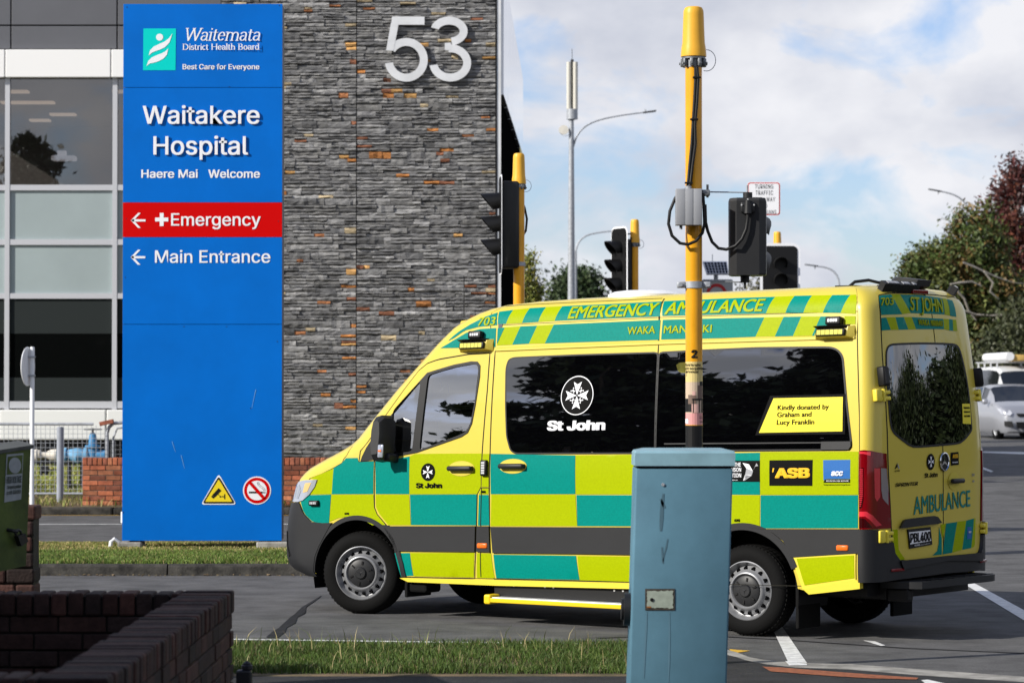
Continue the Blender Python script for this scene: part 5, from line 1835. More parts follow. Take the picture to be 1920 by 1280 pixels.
# near wall
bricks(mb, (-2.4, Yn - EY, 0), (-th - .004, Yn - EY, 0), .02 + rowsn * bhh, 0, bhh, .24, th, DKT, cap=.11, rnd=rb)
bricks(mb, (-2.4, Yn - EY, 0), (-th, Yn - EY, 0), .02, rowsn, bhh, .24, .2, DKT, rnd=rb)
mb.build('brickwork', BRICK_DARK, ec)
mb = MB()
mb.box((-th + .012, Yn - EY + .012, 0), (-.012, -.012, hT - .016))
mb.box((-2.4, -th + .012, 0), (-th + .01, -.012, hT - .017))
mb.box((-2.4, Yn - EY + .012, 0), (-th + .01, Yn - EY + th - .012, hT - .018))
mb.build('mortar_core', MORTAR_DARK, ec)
mb = MB()
for (x, y, r_) in ((430, 1250, .03), (440, 1245, .022)):
    p = at(x, y, 14.9)
    mb.lathe([(0, r_), (r_, r_ * .3), (r_, -r_ * .3), (0, -r_)], 10, 0, Matrix.Translation((-1.385, 14.9, p.z)))
mb.box((-1.44, 14.86, 0), (-1.36, 14.94, at(430, 1255, 14.9).z), bev=.01)
tag(mb.build('tap_post', PLASTIC), 'small dark stub poking out beside the brick enclosure corner', 'post')
# ------------------------------------------------------------------ green transformer box
GB = mat('mossy_green_paint', (.08, .12, .022), .6, col2=(.02, .033, .010), vscale=3.2, bump=.15, bscale=40, lo=.3, hi=.7)
GBT = mat('green_box_top', (.06, .065, .06), .7, var=.3, vscale=8)
tb = empty('transformer_box', (0, 0, 0), 0, 'mossy green high voltage box with a padlock at the left edge', 'cabinet')
Yg = 16.0
def bx(px, py, Y): return at(px, py, Y)
fr_t, fr_b = bx(58, 836.5, Yg), bx(48.7, 1060, Yg)
fl_t, fl_b = bx(-120, 863, Yg - .72), bx(-130, 1100, Yg - .72)
bk = Vector((-.18, .60, .015))
mb = MB()
V = [fr_t, fr_b, fl_b, fl_t]
V2 = [v + bk for v in V]
mb.add([tuple(v) for v in V + V2], [(0, 1, 2, 3), (7, 6, 5, 4), (1, 5, 6, 2), (0, 4, 5, 1), (2, 6, 7, 3)])
mb.build('body', GB, tb)
e = (fl_t - fr_t).normalized()
nrm = (fr_b - fr_t).cross(fl_t - fr_t).normalized()
if nrm.y > 0: nrm = -nrm
mb = MB()
lid = [fr_t + nrm * .012 - e * .012, fl_t + nrm * .012, fl_t + bk + e * .02, fr_t + bk - e * .012]
mb.hull([tuple(v + Vector((0, 0, dz))) for v in lid for dz in (-.012, .008)])
mb.build('lid', GBT, tb)
def onface(px, py, off=.003):
    """point on the box front seen at this place"""
    r = ray(px, py)
    o = Vector((0, 0, H_CAM))
    t = (fr_t - o).dot(nrm) / r.dot(nrm)
    return o + r * t + nrm * off
def z5(x, y): return (x / 5.333, 760 + y / 5.333)
mb = MB()
Q4 = [onface(*z5(*p)) for p in ((62, 488), (230, 474), (208, 936), (38, 968))]
mb.add([tuple(p) for p in Q4], [(0, 1, 2, 3)], 0)
G4 = [onface(*z5(*p), .005) for p in ((72, 510), (220, 492), (213, 675), (62, 690))]
mb.add([tuple(p) for p in G4], [(0, 1, 2, 3)], 1)
cpt = [onface(*z5(140 + 62 * math.cos(t), 597 + 80 * math.sin(t)), .007) for t in np.linspace(0, 6.2, 26)]
mb.add([tuple(p) for p in cpt], [tuple(range(26))], 0)
STK = mat('sticker_grey', (.26, .29, .31), .6, var=.1, vscale=30)
for s, x0, x1, b0, b1, cap in (('HIGH VOLTAGE', 57, 205, 778, 766, 68), ('To report a problem', 62, 198, 832, 820, 36), ('call 0800 000 000', 58, 196, 888, 876, 38)):
    P, Q = onface(*z5(x0, b0), .007), onface(*z5(x1, b1), .007)
    U = onface(*z5(x0 + 2, b0 - cap), .007) - P
    put_text(mb, s if s != 'call 0800 000 000' else 'call 0800', P, Q, U, 2, .01)
mb.build('warning_sticker', [STK, GB, mat('sticker_ink', (.05, .07, .06), .6)], tb)
def z4(x, y): return (x / 4.0, 800 + y / 4.0)
mb = MB()
P4 = [onface(*z4(*p), .05) for p in ((82, 815), (140, 795), (160, 855), (108, 890))]
mb.hull([tuple(p + nrm * d) for p in P4 for d in (0, -.03)])
arc = [onface(*z4(x, y), .035) for x, y in ((88, 815), (75, 792), (80, 775), (98, 768), (115, 776), (124, 800))]
mb.tube(arc, .007, 8)
mb.tube([onface(*z4(55, 770), .0), onface(*z4(60, 775), .03), onface(*z4(88, 780), .04)], .010, 8)
mb.build('padlock', PLASTIC, tb, smooth=40)
# crumbling brick pier behind the box
pb = empty('brick_pier', (at(68, 1000, 17.0).x, 17.0, 0), 0, 'crumbling dark brick pier behind the green box', 'wall')
mb = MB()
zt_ = at(60, 946, 17).z
nr = 12
for i in range(nr):
    hb = zt_ / nr
    o = rb.uniform(-.022, .004) if i > nr - 5 else rb.uniform(-.012, .004)
    for j in range(3):
        k_ = rb.uniform(.6, 1.3)
        t = rb.choice(DKT)
        mb.box((-.115 * (j + 1) - .115 * (i % 2) * .5 + o, rb.uniform(-.004, .004), i * hb + .004), (-.115 * j - .115 * (i % 2) * .5 * (1 if j else 0) + o - .006, .24, (i + 1) * hb - .006), 0, None, bev=.012, col=tuple(c * k_ * 1.1 for c in t))
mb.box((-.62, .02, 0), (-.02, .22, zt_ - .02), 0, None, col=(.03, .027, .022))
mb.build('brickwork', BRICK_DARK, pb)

# ------------------------------------------------------------------ ambulance
# body surface: X runs along the side (metres behind the front axle) and on round the nose and tail, Z up the side and over the roof edge
RAKE, WB, ZC, RS, LF, LR = .019, 3.665, 2.40, .175, 1.1, 1.1
ZT = ZC + RS * math.pi / 2
FT_Z = [0.25, 0.347, 0.40, 0.456, 0.52, 0.587, 0.747, 0.892, 0.986, 1.123, 1.185, 1.252, 1.329, 1.40, 1.44, 1.49, 1.657, 1.897, 2.089, 2.277, 2.40, 2.489, 2.534, 2.558, 2.572, 2.58]
FT_S = [-.60, -.72, -.90, -.985, -1.01, -1.017, -1.012, -.99, -.968, -.937, -.903, -.824, -.66, -.49, -.40, -.32, -.153, .09, .302, .511, .67, .855, .993, 1.125, 1.45, 1.9]
FA_Z, FA = [0.3, 0.9, 1.1, 1.4, 2.0, 2.4, 2.6], [.42, .42, .46, .50, .42, .36, .40]
def sf(z): return np.interp(z, FT_Z, FT_S)
def fa(z): return np.interp(z, FA_Z, FA)
def inset(z): return .13 * np.maximum(0, (z - 1.2) / 1.1) ** 1.4 + .015 * np.maximum(0, (.55 - z) / .2) ** 2
def leanv(z): return .10 * np.maximum(0, (z - 1.25) / 1.2) ** 1.6
def surf(X, Z, off=0.0):
    X = np.asarray(X, float); Z = np.asarray(Z, float)
    phi = np.clip((Z - ZC) / RS, 0, math.pi / 2)
    z = np.where(Z > ZC, ZC + (RS + off) * np.sin(phi), Z)
    sh = np.where(Z > ZC, (RS + off) * (1 - np.cos(phi)) - off, -off)
    zz = np.minimum(z, ZC + RS * np.sin(phi))
    hw = 1.0 - inset(zz) - sh
    A = fa(zz); sb = sf(zz) + A
    rb = 4.645 - leanv(zz) - np.where(Z > ZC, RS * (1 - np.cos(phi)), 0)
    s = X.copy(); n = 1 - hw
    th = np.clip((sb - X) / LF, 0, 2) * math.pi / 2; p = 2.4
    c, q = np.cos(th), np.sin(th); den = (np.abs(c) ** p + q ** p) ** (1 / p)
    m = X < sb
    s = np.where(m, sb - (A + off) * q / den, s); n = np.where(m, 1 - hw * c / den, n)
    th = np.clip((X - rb) / LR, 0, 2) * math.pi / 2; p = 3.0
    c, q = np.cos(th), np.sin(th); den = (np.abs(c) ** p + q ** p) ** (1 / p)
    m = X > rb
    s = np.where(m, rb + (.155 + off) * q / den, s); n = np.where(m, 1 - hw * c / den, n)
    return s, draw_in(n), z + RAKE * (s - WB)
def draw_in(n):
    """the far flank stands a little nearer the middle than a full mirror would put it"""
    return np.where(np.asarray(n) > 1.5, 1.5 + (np.asarray(n) - 1.5) * .62, n)
def farn(n): return draw_in(2 - np.asarray(n))
def zof(Z):
    return ZC + RS * math.sin(min(max((Z - ZC) / RS, 0), math.pi / 2)) if Z > ZC else Z
def xmin(Z):
    z = zof(Z)
    return float(sf(z) + fa(z) - LF)
def xmax(Z):
    phi = min(max((Z - ZC) / RS, 0), math.pi / 2)
    return float(4.645 - leanv(np.array(zof(Z))) - (RS * (1 - math.cos(phi)) if Z > ZC else 0) + LR)
def P3(X, Z, off=0.0, far=False):
    s, n, z = surf(np.array([X]), np.array([Z]), off)
    return Vector((float(s[0]), float(farn(n[0])) if far else float(n[0]), float(z[0])))
def frame(X, Z, off=0.0, far=False):
    """place on the skin: x along, y out, z up"""
    p = P3(X, Z, off, far)
    u = (P3(X + .01, Z, off, far) - P3(X - .01, Z, off, far)).normalized()
    w = (P3(X, Z + .01, off, far) - P3(X, Z - .01, off, far)).normalized()
    nrm = u.cross(w).normalized()
    if far: nrm = -nrm
    w = nrm.cross(u).normalized() if not far else u.cross(nrm).normalized()
    return Matrix(((u.x, nrm.x, w.x, p.x), (u.y, nrm.y, w.y, p.y), (u.z, nrm.z, w.z, p.z), (0, 0, 0, 1)))
def pip(px, py, poly):
    poly = np.asarray(poly)
    x0, y0 = poly[:, 0], poly[:, 1]
    x1, y1 = np.roll(x0, -1), np.roll(y0, -1)
    px, py = px[:, None], py[:, None]
    c = ((y0 > py) != (y1 > py)) & (px < (x1 - x0) * (py - y0) / (y1 - y0 + 1e-12) + x0)
    return c.sum(1) % 2 == 1
def dense(poly, step, closed=True):
    out = []
    n = len(poly)
    for i in range(n if closed else n - 1):
        a, b = poly[i], poly[(i + 1) % n]
        L = math.hypot(b[0] - a[0], b[1] - a[1])
        k = max(1, int(math.ceil(L / step)))
        for j in range(k):
            out.append((a[0] + (b[0] - a[0]) * j / k, a[1] + (b[1] - a[1]) * j / k))
    if not closed: out.append(poly[-1])
    return out
def cdt(polys, grid, outline):
    """triangles over grid points that respect every polygon edge"""
    vs, es = [], []
    for poly in polys:
        b = len(vs)
        vs += [Vector(p) for p in poly]
        es += [(b + i, b + (i + 1) % len(poly)) for i in range(len(poly))]
    vs += [Vector(p) for p in grid]
    V, E, F = delaunay_2d_cdt(vs, es, [], 0, 1e-4)[:3]
    V = np.array([tuple(v) for v in V])
    F = np.array([f for f in F if len(f) == 3])
    cen = V[F].mean(1)
    keep = pip(cen[:, 0], cen[:, 1], outline)
    return V, F[keep], cen[keep]
def panel(mb, poly, off, mi=0, step=.07, thick=0.0, both=True):
    """a sheet lying on the skin; thick > 0 gives it a turned edge"""
    pl_ = dense(poly, step)
    a = np.array(pl_)
    gx, gz = np.meshgrid(np.arange(a[:, 0].min(), a[:, 0].max(), step), np.arange(a[:, 1].min(), a[:, 1].max(), step), indexing='ij')
    g = np.stack([gx.ravel(), gz.ravel()], 1)
    g = g[pip(g[:, 0], g[:, 1], a)]
    V, F, _ = cdt([pl_], [tuple(p) for p in g], a)
    s, n, z = surf(V[:, 0], V[:, 1], off)
    for far in ((0, 1) if both else (0,)):
        N = farn(n) if far else n
        mb.add(list(zip(s, N, z)), [tuple(f) for f in F], mi)
        if thick > 0:
            s1, n1, z1 = surf(a[:, 0], a[:, 1], off)
            s2, n2, z2 = surf(a[:, 0], a[:, 1], off - thick)
            if far: n1, n2 = farn(n1), farn(n2)
            k = len(a)
            mb.add(list(zip(s1, n1, z1)) + list(zip(s2, n2, z2)), [(i, (i + 1) % k, k + (i + 1) % k, k + i) for i in range(k)], mi)
def strip(mb, line, w, off, mi=0, both=True, closed=False):
    """a narrow line on the skin"""
    L = dense(line + ([line[0]] if closed else []), .05, closed=False)
    n = len(L)
    pts = []
    for i, p in enumerate(L):
        a, b = L[max(i - 1, 0)], L[min(i + 1, n - 1)]
        dx, dz = b[0] - a[0], b[1] - a[1]
        l = math.hypot(dx, dz) + 1e-9
        pts.append((p[0] - dz / l * w / 2, p[1] + dx / l * w / 2))
        pts.append((p[0] + dz / l * w / 2, p[1] - dx / l * w / 2))
    a = np.array(pts)
    s, nn, z = surf(a[:, 0], a[:, 1], off)
    for far in ((0, 1) if both else (0,)):
        mb.add(list(zip(s, farn(nn) if far else nn, z)), [(2 * i, 2 * i + 1, 2 * i + 3, 2 * i + 2) for i in range(n - 1)], mi)
def fine(vs, fs, lay, d, cap, lim=.03):
    """split long triangles so that a word follows a curved skin"""
    vs, lay = [tuple(v) for v in vs], list(lay)
    k = np.array([abs(d), abs(cap)])
    todo, done = [tuple(f) for f in fs], []
    memo = {}
    while todo:
        f = todo.pop()
        L = [float(np.hypot(*((np.array(vs[f[i]]) - np.array(vs[f[(i + 1) % 3]])) * k))) for i in range(3)]
        i = L.index(max(L))
        if L[i] < lim:
            done.append(f)
            continue
        a, b, c = f[i], f[(i + 1) % 3], f[(i + 2) % 3]
        key = (min(a, b), max(a, b))
        if key not in memo:
            vs.append(((vs[a][0] + vs[b][0]) / 2, (vs[a][1] + vs[b][1]) / 2))
            memo[key] = len(vs) - 1
            lay.append(lay[a])
        m = memo[key]
        todo += [(a, m, c), (m, b, c)]
    return np.array(vs), done, lay
def skin_text(mb, s, P, Q, cap, off, mi=0, bold=.012, shear=0.0, space=1.0):
    vs, fs, lay = txt2d(s, bold, space)
    vs = np.array(vs)
    if P[1] > 2.2 or P[0] > 4.7:
        vs, fs, lay = fine(vs, fs, lay, math.hypot(Q[0] - P[0], Q[1] - P[1]), cap)
    d = np.array(Q) - np.array(P)
    e = d / np.hypot(*d)
    up = np.array([-e[1], e[0]]) * cap
    pts = np.array(P) + vs[:, :1] * d + vs[:, 1:] * (up + e * cap * shear)
    a, n, z = surf(pts[:, 0], pts[:, 1], off + .0004 * np.array(lay))
    mb.add(list(zip(a, n, z)), fs, mi)
def pair(mb, name, mats, pn, pf_, smooth=None):
    """the two flanks of a collected shape, each its own object"""
    for far, par in ((False, pn), (True, pf_)):
        q = MB()
        mp_ = {}
        for f, mi in zip(mb.f, mb.m):
            if (sum(mb.v[i][1] for i in f) / len(f) > 1.0) != far: continue
            for i in f:
                if i not in mp_:
                    mp_[i] = len(q.v)
                    q.v.append(mb.v[i])
            q.f.append(tuple(mp_[i] for i in f)); q.m.append(mi); q.c.append(None)
        if q.f: q.build(name, mats, par, smooth=smooth)
VAN_Y = mat('ambulance_yellow', (.585, .47, .062), .34, coat=.4, spec=.25)
VAN_Y2 = mat('ambulance_sill_yellow', (.72, .60, .06), .4)
LIME = mat('livery_lime', (.315, .385, .0), .42, spec=.06, var=.05, vscale=60)
TEAL = mat('livery_teal', (.0, .20, .165), .42, spec=.06, var=.08, vscale=60)
def honeycomb(m, sc, st):
    """the fine embossed cell pattern of reflective film"""
    t = m.node_tree
    b = t.nodes['Principled BSDF']
    cd = t.nodes.new('ShaderNodeTexCoord')
    mp_ = t.nodes.new('ShaderNodeMapping')
    mp_.inputs['Scale'].default_value = (1.0, .2, 1.7)
    w_ = t.nodes.new('ShaderNodeTexVoronoi')
    w_.feature = 'DISTANCE_TO_EDGE'
    w_.inputs['Scale'].default_value = sc
    w_.inputs['Randomness'].default_value = .25
    r_ = t.nodes.new('ShaderNodeMapRange')
    r_.inputs['From Max'].default_value = .12
    bp = t.nodes.new('ShaderNodeBump')
    bp.inputs['Strength'].default_value = st
    bp.inputs['Distance'].default_value = .004
    t.links.new(cd.outputs['Object'], mp_.inputs['Vector'])
    t.links.new(mp_.outputs['Vector'], w_.inputs['Vector'])
    t.links.new(w_.outputs['Distance'], r_.inputs['Value'])
    t.links.new(r_.outputs['Result'], bp.inputs['Height'])
    t.links.new(bp.outputs['Normal'], b.inputs['Normal'])
honeycomb(LIME, 40, .06)
honeycomb(TEAL, 40, .12)
TEAL_D = mat('rear_teal_letters', (.004, .20, .165), .4)
GLASS_DK = mat('privacy_glass', (.001, .001, .0015), .012, spec=.5, ior=2.5)
GAP = mat('panel_gap', (.012, .011, .006), .8)
TAIL_R = mat('tail_lamp_red', (.16, .001, .004), .1, coat=.35, spec=.3)
TAIL_D = mat('tail_lamp_dark', (.03, .001, .002), .1, coat=.35)
TAIL_L = mat('tail_lamp_bar', (.62, .03, .05), .15, coat=.6)
LENS_C = mat('headlamp_lens', (.45, .48, .55), .06, metal=.5, coat=.9)
CHROME = mat('chrome', (.75, .76, .78), .08, metal=1.0)
AMBER = mat('amber_marker', (.75, .14, .01), .3, coat=.5)
LED = mat('led_cells', (.65, .66, .68), .25, metal=.3)
FLOOD = mat('flood_lens', (.62, .58, .10), .2, coat=.6)
SIGN_Y = mat('donor_yellow', (.78, .66, .02), .4)
ORANGE_Y = mat('logo_amber', (.78, .45, .01), .45)
BLUE_L = mat('logo_blue', (.01, .11, .36), .45)
PLATE_W = mat('plate_white', (.78, .79, .81), .5)
ASBT = mat('interior_grey', (.12, .12, .125), .8)
TH = RAD(35.9)
amb = empty('ambulance', (-1.26042, 23.2276, 0), -TH, 'yellow and teal high roof ambulance turning out of the main road', 'ambulance')
PANELS={'A0':('lime',[(-0.534,1.179),(-0.38,1.217),(-0.252,1.261),(-0.27,1.049),(-0.509,1.049),(-0.448,1.11),(-0.41,1.165)]),
'A1':('teal',[(-0.252,1.263),(-0.173,1.298),(-0.126,1.344),(-0.004,1.345),(0.009,1.31),(0.169,1.315),(0.166,1.051),(-0.27,1.049)]),
'A2':('teal',[(0.186,1.315),(0.346,1.327),(0.534,1.354),(0.536,1.051),(0.191,1.051)]),
'A3':('lime',[(0.536,1.354),(0.586,1.373),(0.795,1.374),(1.255,1.372),(1.254,1.109),(1.215,1.051),(0.538,1.05)]),
'A4':('lime',[(1.267,1.369),(1.33,1.369),(1.33,1.108),(1.262,1.108)]),
'B0':('teal',[(-0.547,1.042),(-0.277,1.046),(-0.3,0.814),(-0.346,0.809),(-0.422,0.815),(-0.478,0.825),(-0.549,0.877),(-0.652,0.981)]),
'B1':('lime',[(-0.27,1.045),(0.168,1.047),(0.174,0.943),(0.204,0.885),(0.294,0.801),(0.155,0.799),(0.089,0.83),(-0.011,0.858),(-0.111,0.865),(-0.203,0.854),(-0.295,0.824)]),
'B2':('lime',[(0.191,1.047),(0.534,1.047),(0.552,0.803),(0.322,0.801),(0.229,0.892),(0.196,0.943)]),
'B3':('teal',[(0.543,1.047),(1.212,1.049),(1.206,0.805),(0.556,0.803)]),
'B4':('lime',[(1.259,1.097),(1.33,1.097),(1.326,1.051),(1.234,1.051)]),
'B5':('teal',[(1.234,1.046),(1.329,1.046),(1.337,0.805),(1.225,0.804)]),
'C1':('teal',[(1.344,1.369),(2.155,1.351),(2.16,1.053),(1.351,1.052)]),
'C2':('lime',[(2.16,1.35),(3.02,1.354),(3.025,1.053),(2.165,1.052)]),
'C3':('teal',[(3.025,1.354),(3.809,1.36),(3.814,1.05),(3.03,1.053)]),
'C4':('lime',[(3.813,1.364),(4.634,1.362),(4.637,1.051),(3.818,1.05)]),
'D1':('lime',[(1.357,1.048),(2.16,1.049),(2.178,0.808),(1.351,0.801)]),
'D2':('teal',[(2.17,1.046),(3.03,1.045),(3.048,0.812),(2.18,0.807)]),
'D3':('lime',[(3.034,1.045),(3.814,1.046),(3.811,0.814),(3.717,0.833),(3.63,0.838),(3.537,0.832),(3.444,0.815),(3.053,0.812)]),
'D4':('teal',[(3.82,1.046),(4.635,1.048),(4.633,0.811),(3.874,0.803),(3.818,0.809)]),
'E0':('teal',[(0.387,0.577),(0.413,0.577),(0.467,0.384),(0.446,0.383)]),
'E1':('teal',[(0.444,0.576),(0.543,0.579),(0.572,0.396),(0.487,0.392)]),
'E2':('lime',[(0.549,0.579),(1.189,0.588),(1.178,0.394),(0.578,0.392)]),
'E3':('lime',[(1.217,0.585),(1.354,0.585),(1.381,0.391),(1.209,0.391)]),
'E4':('teal',[(1.377,0.577),(2.167,0.579),(2.193,0.393),(1.398,0.392)]),
'E5':('lime',[(2.18,0.577),(3.233,0.582),(3.207,0.385),(2.198,0.39)]),
'E6':('lime',[(4.129,0.585),(4.613,0.62),(4.61,0.45),(4.191,0.397)]),
'F0':('teal',[(0.778,2.275),(0.826,2.311),(0.891,2.346),(1.004,2.387),(1.088,2.421),(1.176,2.459),(1.282,2.491),(1.307,2.387),(1.123,2.379),(0.999,2.356),(0.872,2.299)]),
'F1':('teal',[(0.693,2.22),(0.807,2.252),(0.901,2.285),(1.008,2.335),(1.139,2.361),(1.3,2.364),(1.311,2.213),(0.974,2.216)]),
'G0':('teal',[(1.295,2.498),(1.428,2.51),(1.394,2.394),(1.315,2.391)]),
'G1':('lime',[(1.428,2.51),(1.583,2.52),(1.55,2.395),(1.394,2.394)]),
'G2':('teal',[(1.583,2.52),(1.739,2.523),(1.707,2.398),(1.55,2.395)]),
'G3':('lime',[(1.739,2.523),(1.895,2.525),(1.863,2.401),(1.707,2.398)]),
'G4':('teal',[(1.895,2.525),(2.371,2.525),(2.818,2.527),(2.845,2.401),(2.36,2.402),(1.863,2.401)]),
'G5':('teal',[(2.839,2.529),(3.516,2.527),(3.825,2.522),(3.782,2.39),(3.394,2.396),(2.864,2.404)]),
'G6':('lime',[(3.825,2.522),(3.991,2.522),(3.949,2.388),(3.782,2.39)]),
'G7':('teal',[(3.991,2.522),(4.142,2.518),(4.101,2.383),(3.949,2.388)]),
'G8':('lime',[(4.142,2.518),(4.314,2.513),(4.266,2.378),(4.101,2.383)]),
'G9':('teal',[(4.314,2.513),(4.467,2.508),(4.415,2.371),(4.266,2.378)]),
'GA':('lime',[(4.467,2.508),(4.538,2.508),(4.541,2.359),(4.415,2.371)]),
'H0':('teal',[(1.316,2.362),(1.384,2.365),(1.323,2.235)]),
'H1':('lime',[(1.386,2.366),(1.538,2.369),(1.475,2.226),(1.323,2.225)]),
'H2':('teal',[(1.538,2.369),(1.7,2.369),(1.636,2.229),(1.475,2.226)]),
'H3':('lime',[(1.7,2.369),(1.859,2.372),(1.79,2.227),(1.636,2.229)]),
'H4':('teal',[(1.859,2.372),(2.364,2.373),(2.852,2.374),(2.854,2.222),(2.341,2.225),(1.79,2.227)]),
'H5':('teal',[(2.872,2.374),(3.46,2.367),(3.772,2.361),(3.708,2.219),(3.412,2.218),(2.873,2.224)]),
'H6':('lime',[(3.772,2.361),(3.937,2.359),(3.875,2.216),(3.708,2.219)]),
'H7':('teal',[(3.937,2.359),(4.087,2.356),(4.029,2.214),(3.875,2.216)]),
'H8':('lime',[(4.087,2.356),(4.25,2.351),(4.191,2.212),(4.029,2.214)]),
'H9':('teal',[(4.25,2.351),(4.327,2.349),(4.331,2.286),(4.306,2.207),(4.191,2.212)]),
'HA':('lime',[(4.45,2.347),(4.542,2.344),(4.546,2.284),(4.453,2.289)]),
'I0':('teal',[(5.026,2.496),(5.17,2.513),(5.298,2.36),(5.069,2.35)]),
'I1':('lime',[(5.17,2.513),(5.27,2.515),(5.392,2.372),(5.298,2.36)]),
'I2':('teal',[(5.27,2.515),(5.54,2.523),(5.818,2.505),(5.816,2.374),(5.392,2.372)]),
'I3':('lime',[(5.824,2.504),(5.884,2.499),(5.886,2.367),(5.82,2.373)]),
'J0':('teal',[(5.07,2.329),(5.128,2.332),(5.182,2.242),(5.078,2.236)]),
'J1':('lime',[(5.128,2.332),(5.227,2.337),(5.264,2.244),(5.182,2.242)]),
'J2':('teal',[(5.227,2.337),(5.314,2.34),(5.366,2.249),(5.264,2.244)]),
'J3':('lime',[(5.314,2.34),(5.402,2.342),(5.451,2.253),(5.366,2.249)]),
'J4':('teal',[(5.402,2.342),(5.797,2.34),(5.799,2.262),(5.451,2.253)]),
'J5':('lime',[(5.797,2.34),(5.871,2.34),(5.865,2.254),(5.799,2.262)]),
'J6':('teal',[(5.871,2.34),(5.918,2.338),(5.915,2.252),(5.865,2.254)]),
'K0':('teal',[(5.773,0.808),(5.898,0.813),(5.84,0.586),(5.735,0.58)]),
'K1':('lime',[(5.898,0.813),(6.0,0.818),(5.953,0.601),(5.84,0.586)]),
'K2':('teal',[(6.0,0.818),(6.094,0.829),(6.056,0.607),(5.953,0.601)]),
'K3':('lime',[(6.094,0.829),(6.128,0.83),(6.115,0.63),(6.091,0.614),(6.056,0.607)]),
'K4':('teal',[(5.694,0.79),(5.725,0.698),(5.725,0.58),(5.619,0.579),(5.674,0.61),(5.691,0.669)]),
'K5':('lime',[(5.235,0.79),(5.284,0.791),(5.293,0.643),(5.352,0.571),(5.298,0.565),(5.256,0.594),(5.237,0.646)]),
'K6':('lime',[(5.714,0.802),(5.773,0.808),(5.736,0.701),(5.73,0.71)]),
'doorframe':('black',[(0.028,1.316),(0.043,1.356),(0.143,1.534),(0.384,1.762),(0.575,1.95),(0.653,2.024),(0.751,2.047),(0.918,2.083),(1.086,2.105),(1.149,2.101),(1.179,2.07),(1.185,1.98),(1.164,1.755),(1.142,1.609),(1.106,1.537),(1.045,1.504),(0.605,1.383),(0.295,1.339)]),
'glassA':('hole',[(0.664,2.003),(0.754,2.026),(0.935,2.063),(1.102,2.083),(1.152,2.074),(1.166,2.036),(1.155,1.778),(1.128,1.609),(1.091,1.548),(1.03,1.521),(0.632,1.404)]),
'glassB':('hole',[(0.319,1.729),(0.579,1.951),(0.595,1.936),(0.558,1.394),(0.383,1.379)]),
'winA':('glass',[(1.436,2.041),(1.45,2.097),(1.469,2.113),(1.509,2.122),(2.125,2.127),(2.856,2.125),(2.885,1.363),(2.189,1.366),(1.599,1.369),(1.561,1.379),(1.532,1.402),(1.491,1.504),(1.461,1.75)]),
'winB':('glass',[(2.864,2.124),(3.252,2.13),(3.729,2.135),(4.319,2.123),(4.373,2.117),(4.421,2.097),(4.461,2.049),(4.521,1.698),(4.571,1.436),(4.575,1.4),(4.557,1.375),(3.303,1.377),(2.892,1.363)]),
'rearglass':('glass',[(5.137,2.066),(5.155,2.116),(5.187,2.132),(5.226,2.137),(5.506,2.149),(5.878,2.151),(5.962,2.141),(6.002,2.068),(6.055,1.851),(6.08,1.531),(6.076,1.497),(5.972,1.419),(5.903,1.4),(5.475,1.385),(5.409,1.39),(5.301,1.454),(5.235,1.498),(5.207,1.553),(5.159,1.88)]),
'strip1':('grey',[(0.322,0.792),(1.203,0.8),(1.197,0.596),(0.43,0.593),(0.392,0.675)]),
'strip2':('grey',[(1.222,0.799),(1.337,0.8),(1.346,0.595),(1.216,0.597)]),
'strip3':('grey',[(1.354,0.795),(2.165,0.799),(3.091,0.804),(3.444,0.807),(3.374,0.735),(3.317,0.595),(2.673,0.594),(2.165,0.594),(1.375,0.589)]),
'strip4':('grey',[(3.725,0.809),(3.837,0.799),(4.632,0.805),(4.62,0.631),(4.076,0.592),(4.06,0.648),(4.016,0.712),(3.934,0.769),(3.86,0.8)]),
'yel6':('yellow',[(4.089,0.593),(4.617,0.626),(4.614,0.443),(4.17,0.366)]),
'taillight':('red',[(4.661,1.365),(4.969,1.366),(5.187,1.342),(5.199,1.097),(5.214,0.986),(5.221,0.803),(4.675,0.806)]),
'bump':('grey',[(-0.889,0.979),(-0.667,0.984),(-0.553,0.877),(-0.478,0.821),(-0.371,0.809),(-0.46,0.653),(-0.487,0.496),(-0.698,0.359),(-0.764,0.399),(-0.97,0.457),(-0.927,0.578),(-1.021,0.696),(-1.004,0.875)]),
'rearbump':('grey',[(4.636,0.799),(5.089,0.796),(5.113,0.706),(5.233,0.697),(5.251,0.623),(5.291,0.571),(5.362,0.561),(5.691,0.559),(5.994,0.59),(6.13,0.624),(6.166,0.71),(6.17,0.592),(6.13,0.507),(5.691,0.467),(5.306,0.432),(5.107,0.423),(4.625,0.42),(4.629,0.634)])}

PANELS['I4'] = ('teal', [(5.888, 2.498), (5.96, 2.49), (5.972, 2.36), (5.890, 2.366)])
PANELS['J7'] = ('lime', [(5.919, 2.338), (5.965, 2.337), (5.97, 2.252), (5.916, 2.252)])
def round_off(poly, n=2, q=.24, lim=.05):
    """cut the corners of a traced outline twice"""
    for _ in range(n):
        out = []
        for a, b in zip(poly, poly[1:] + poly[:1]):
            L = math.hypot(b[0] - a[0], b[1] - a[1]) + 1e-9
            t = min(q, lim / L)
            out += [(a[0] + (b[0] - a[0]) * t, a[1] + (b[1] - a[1]) * t), (b[0] + (a[0] - b[0]) * t, b[1] + (a[1] - b[1]) * t)]
        poly = out
    return poly
for _k in ('rearglass', 'winA', 'winB', 'glassA', 'glassB'):
    PANELS[_k] = (PANELS[_k][0], round_off(PANELS[_k][1], lim=.06 if _k == 'rearglass' else .018))
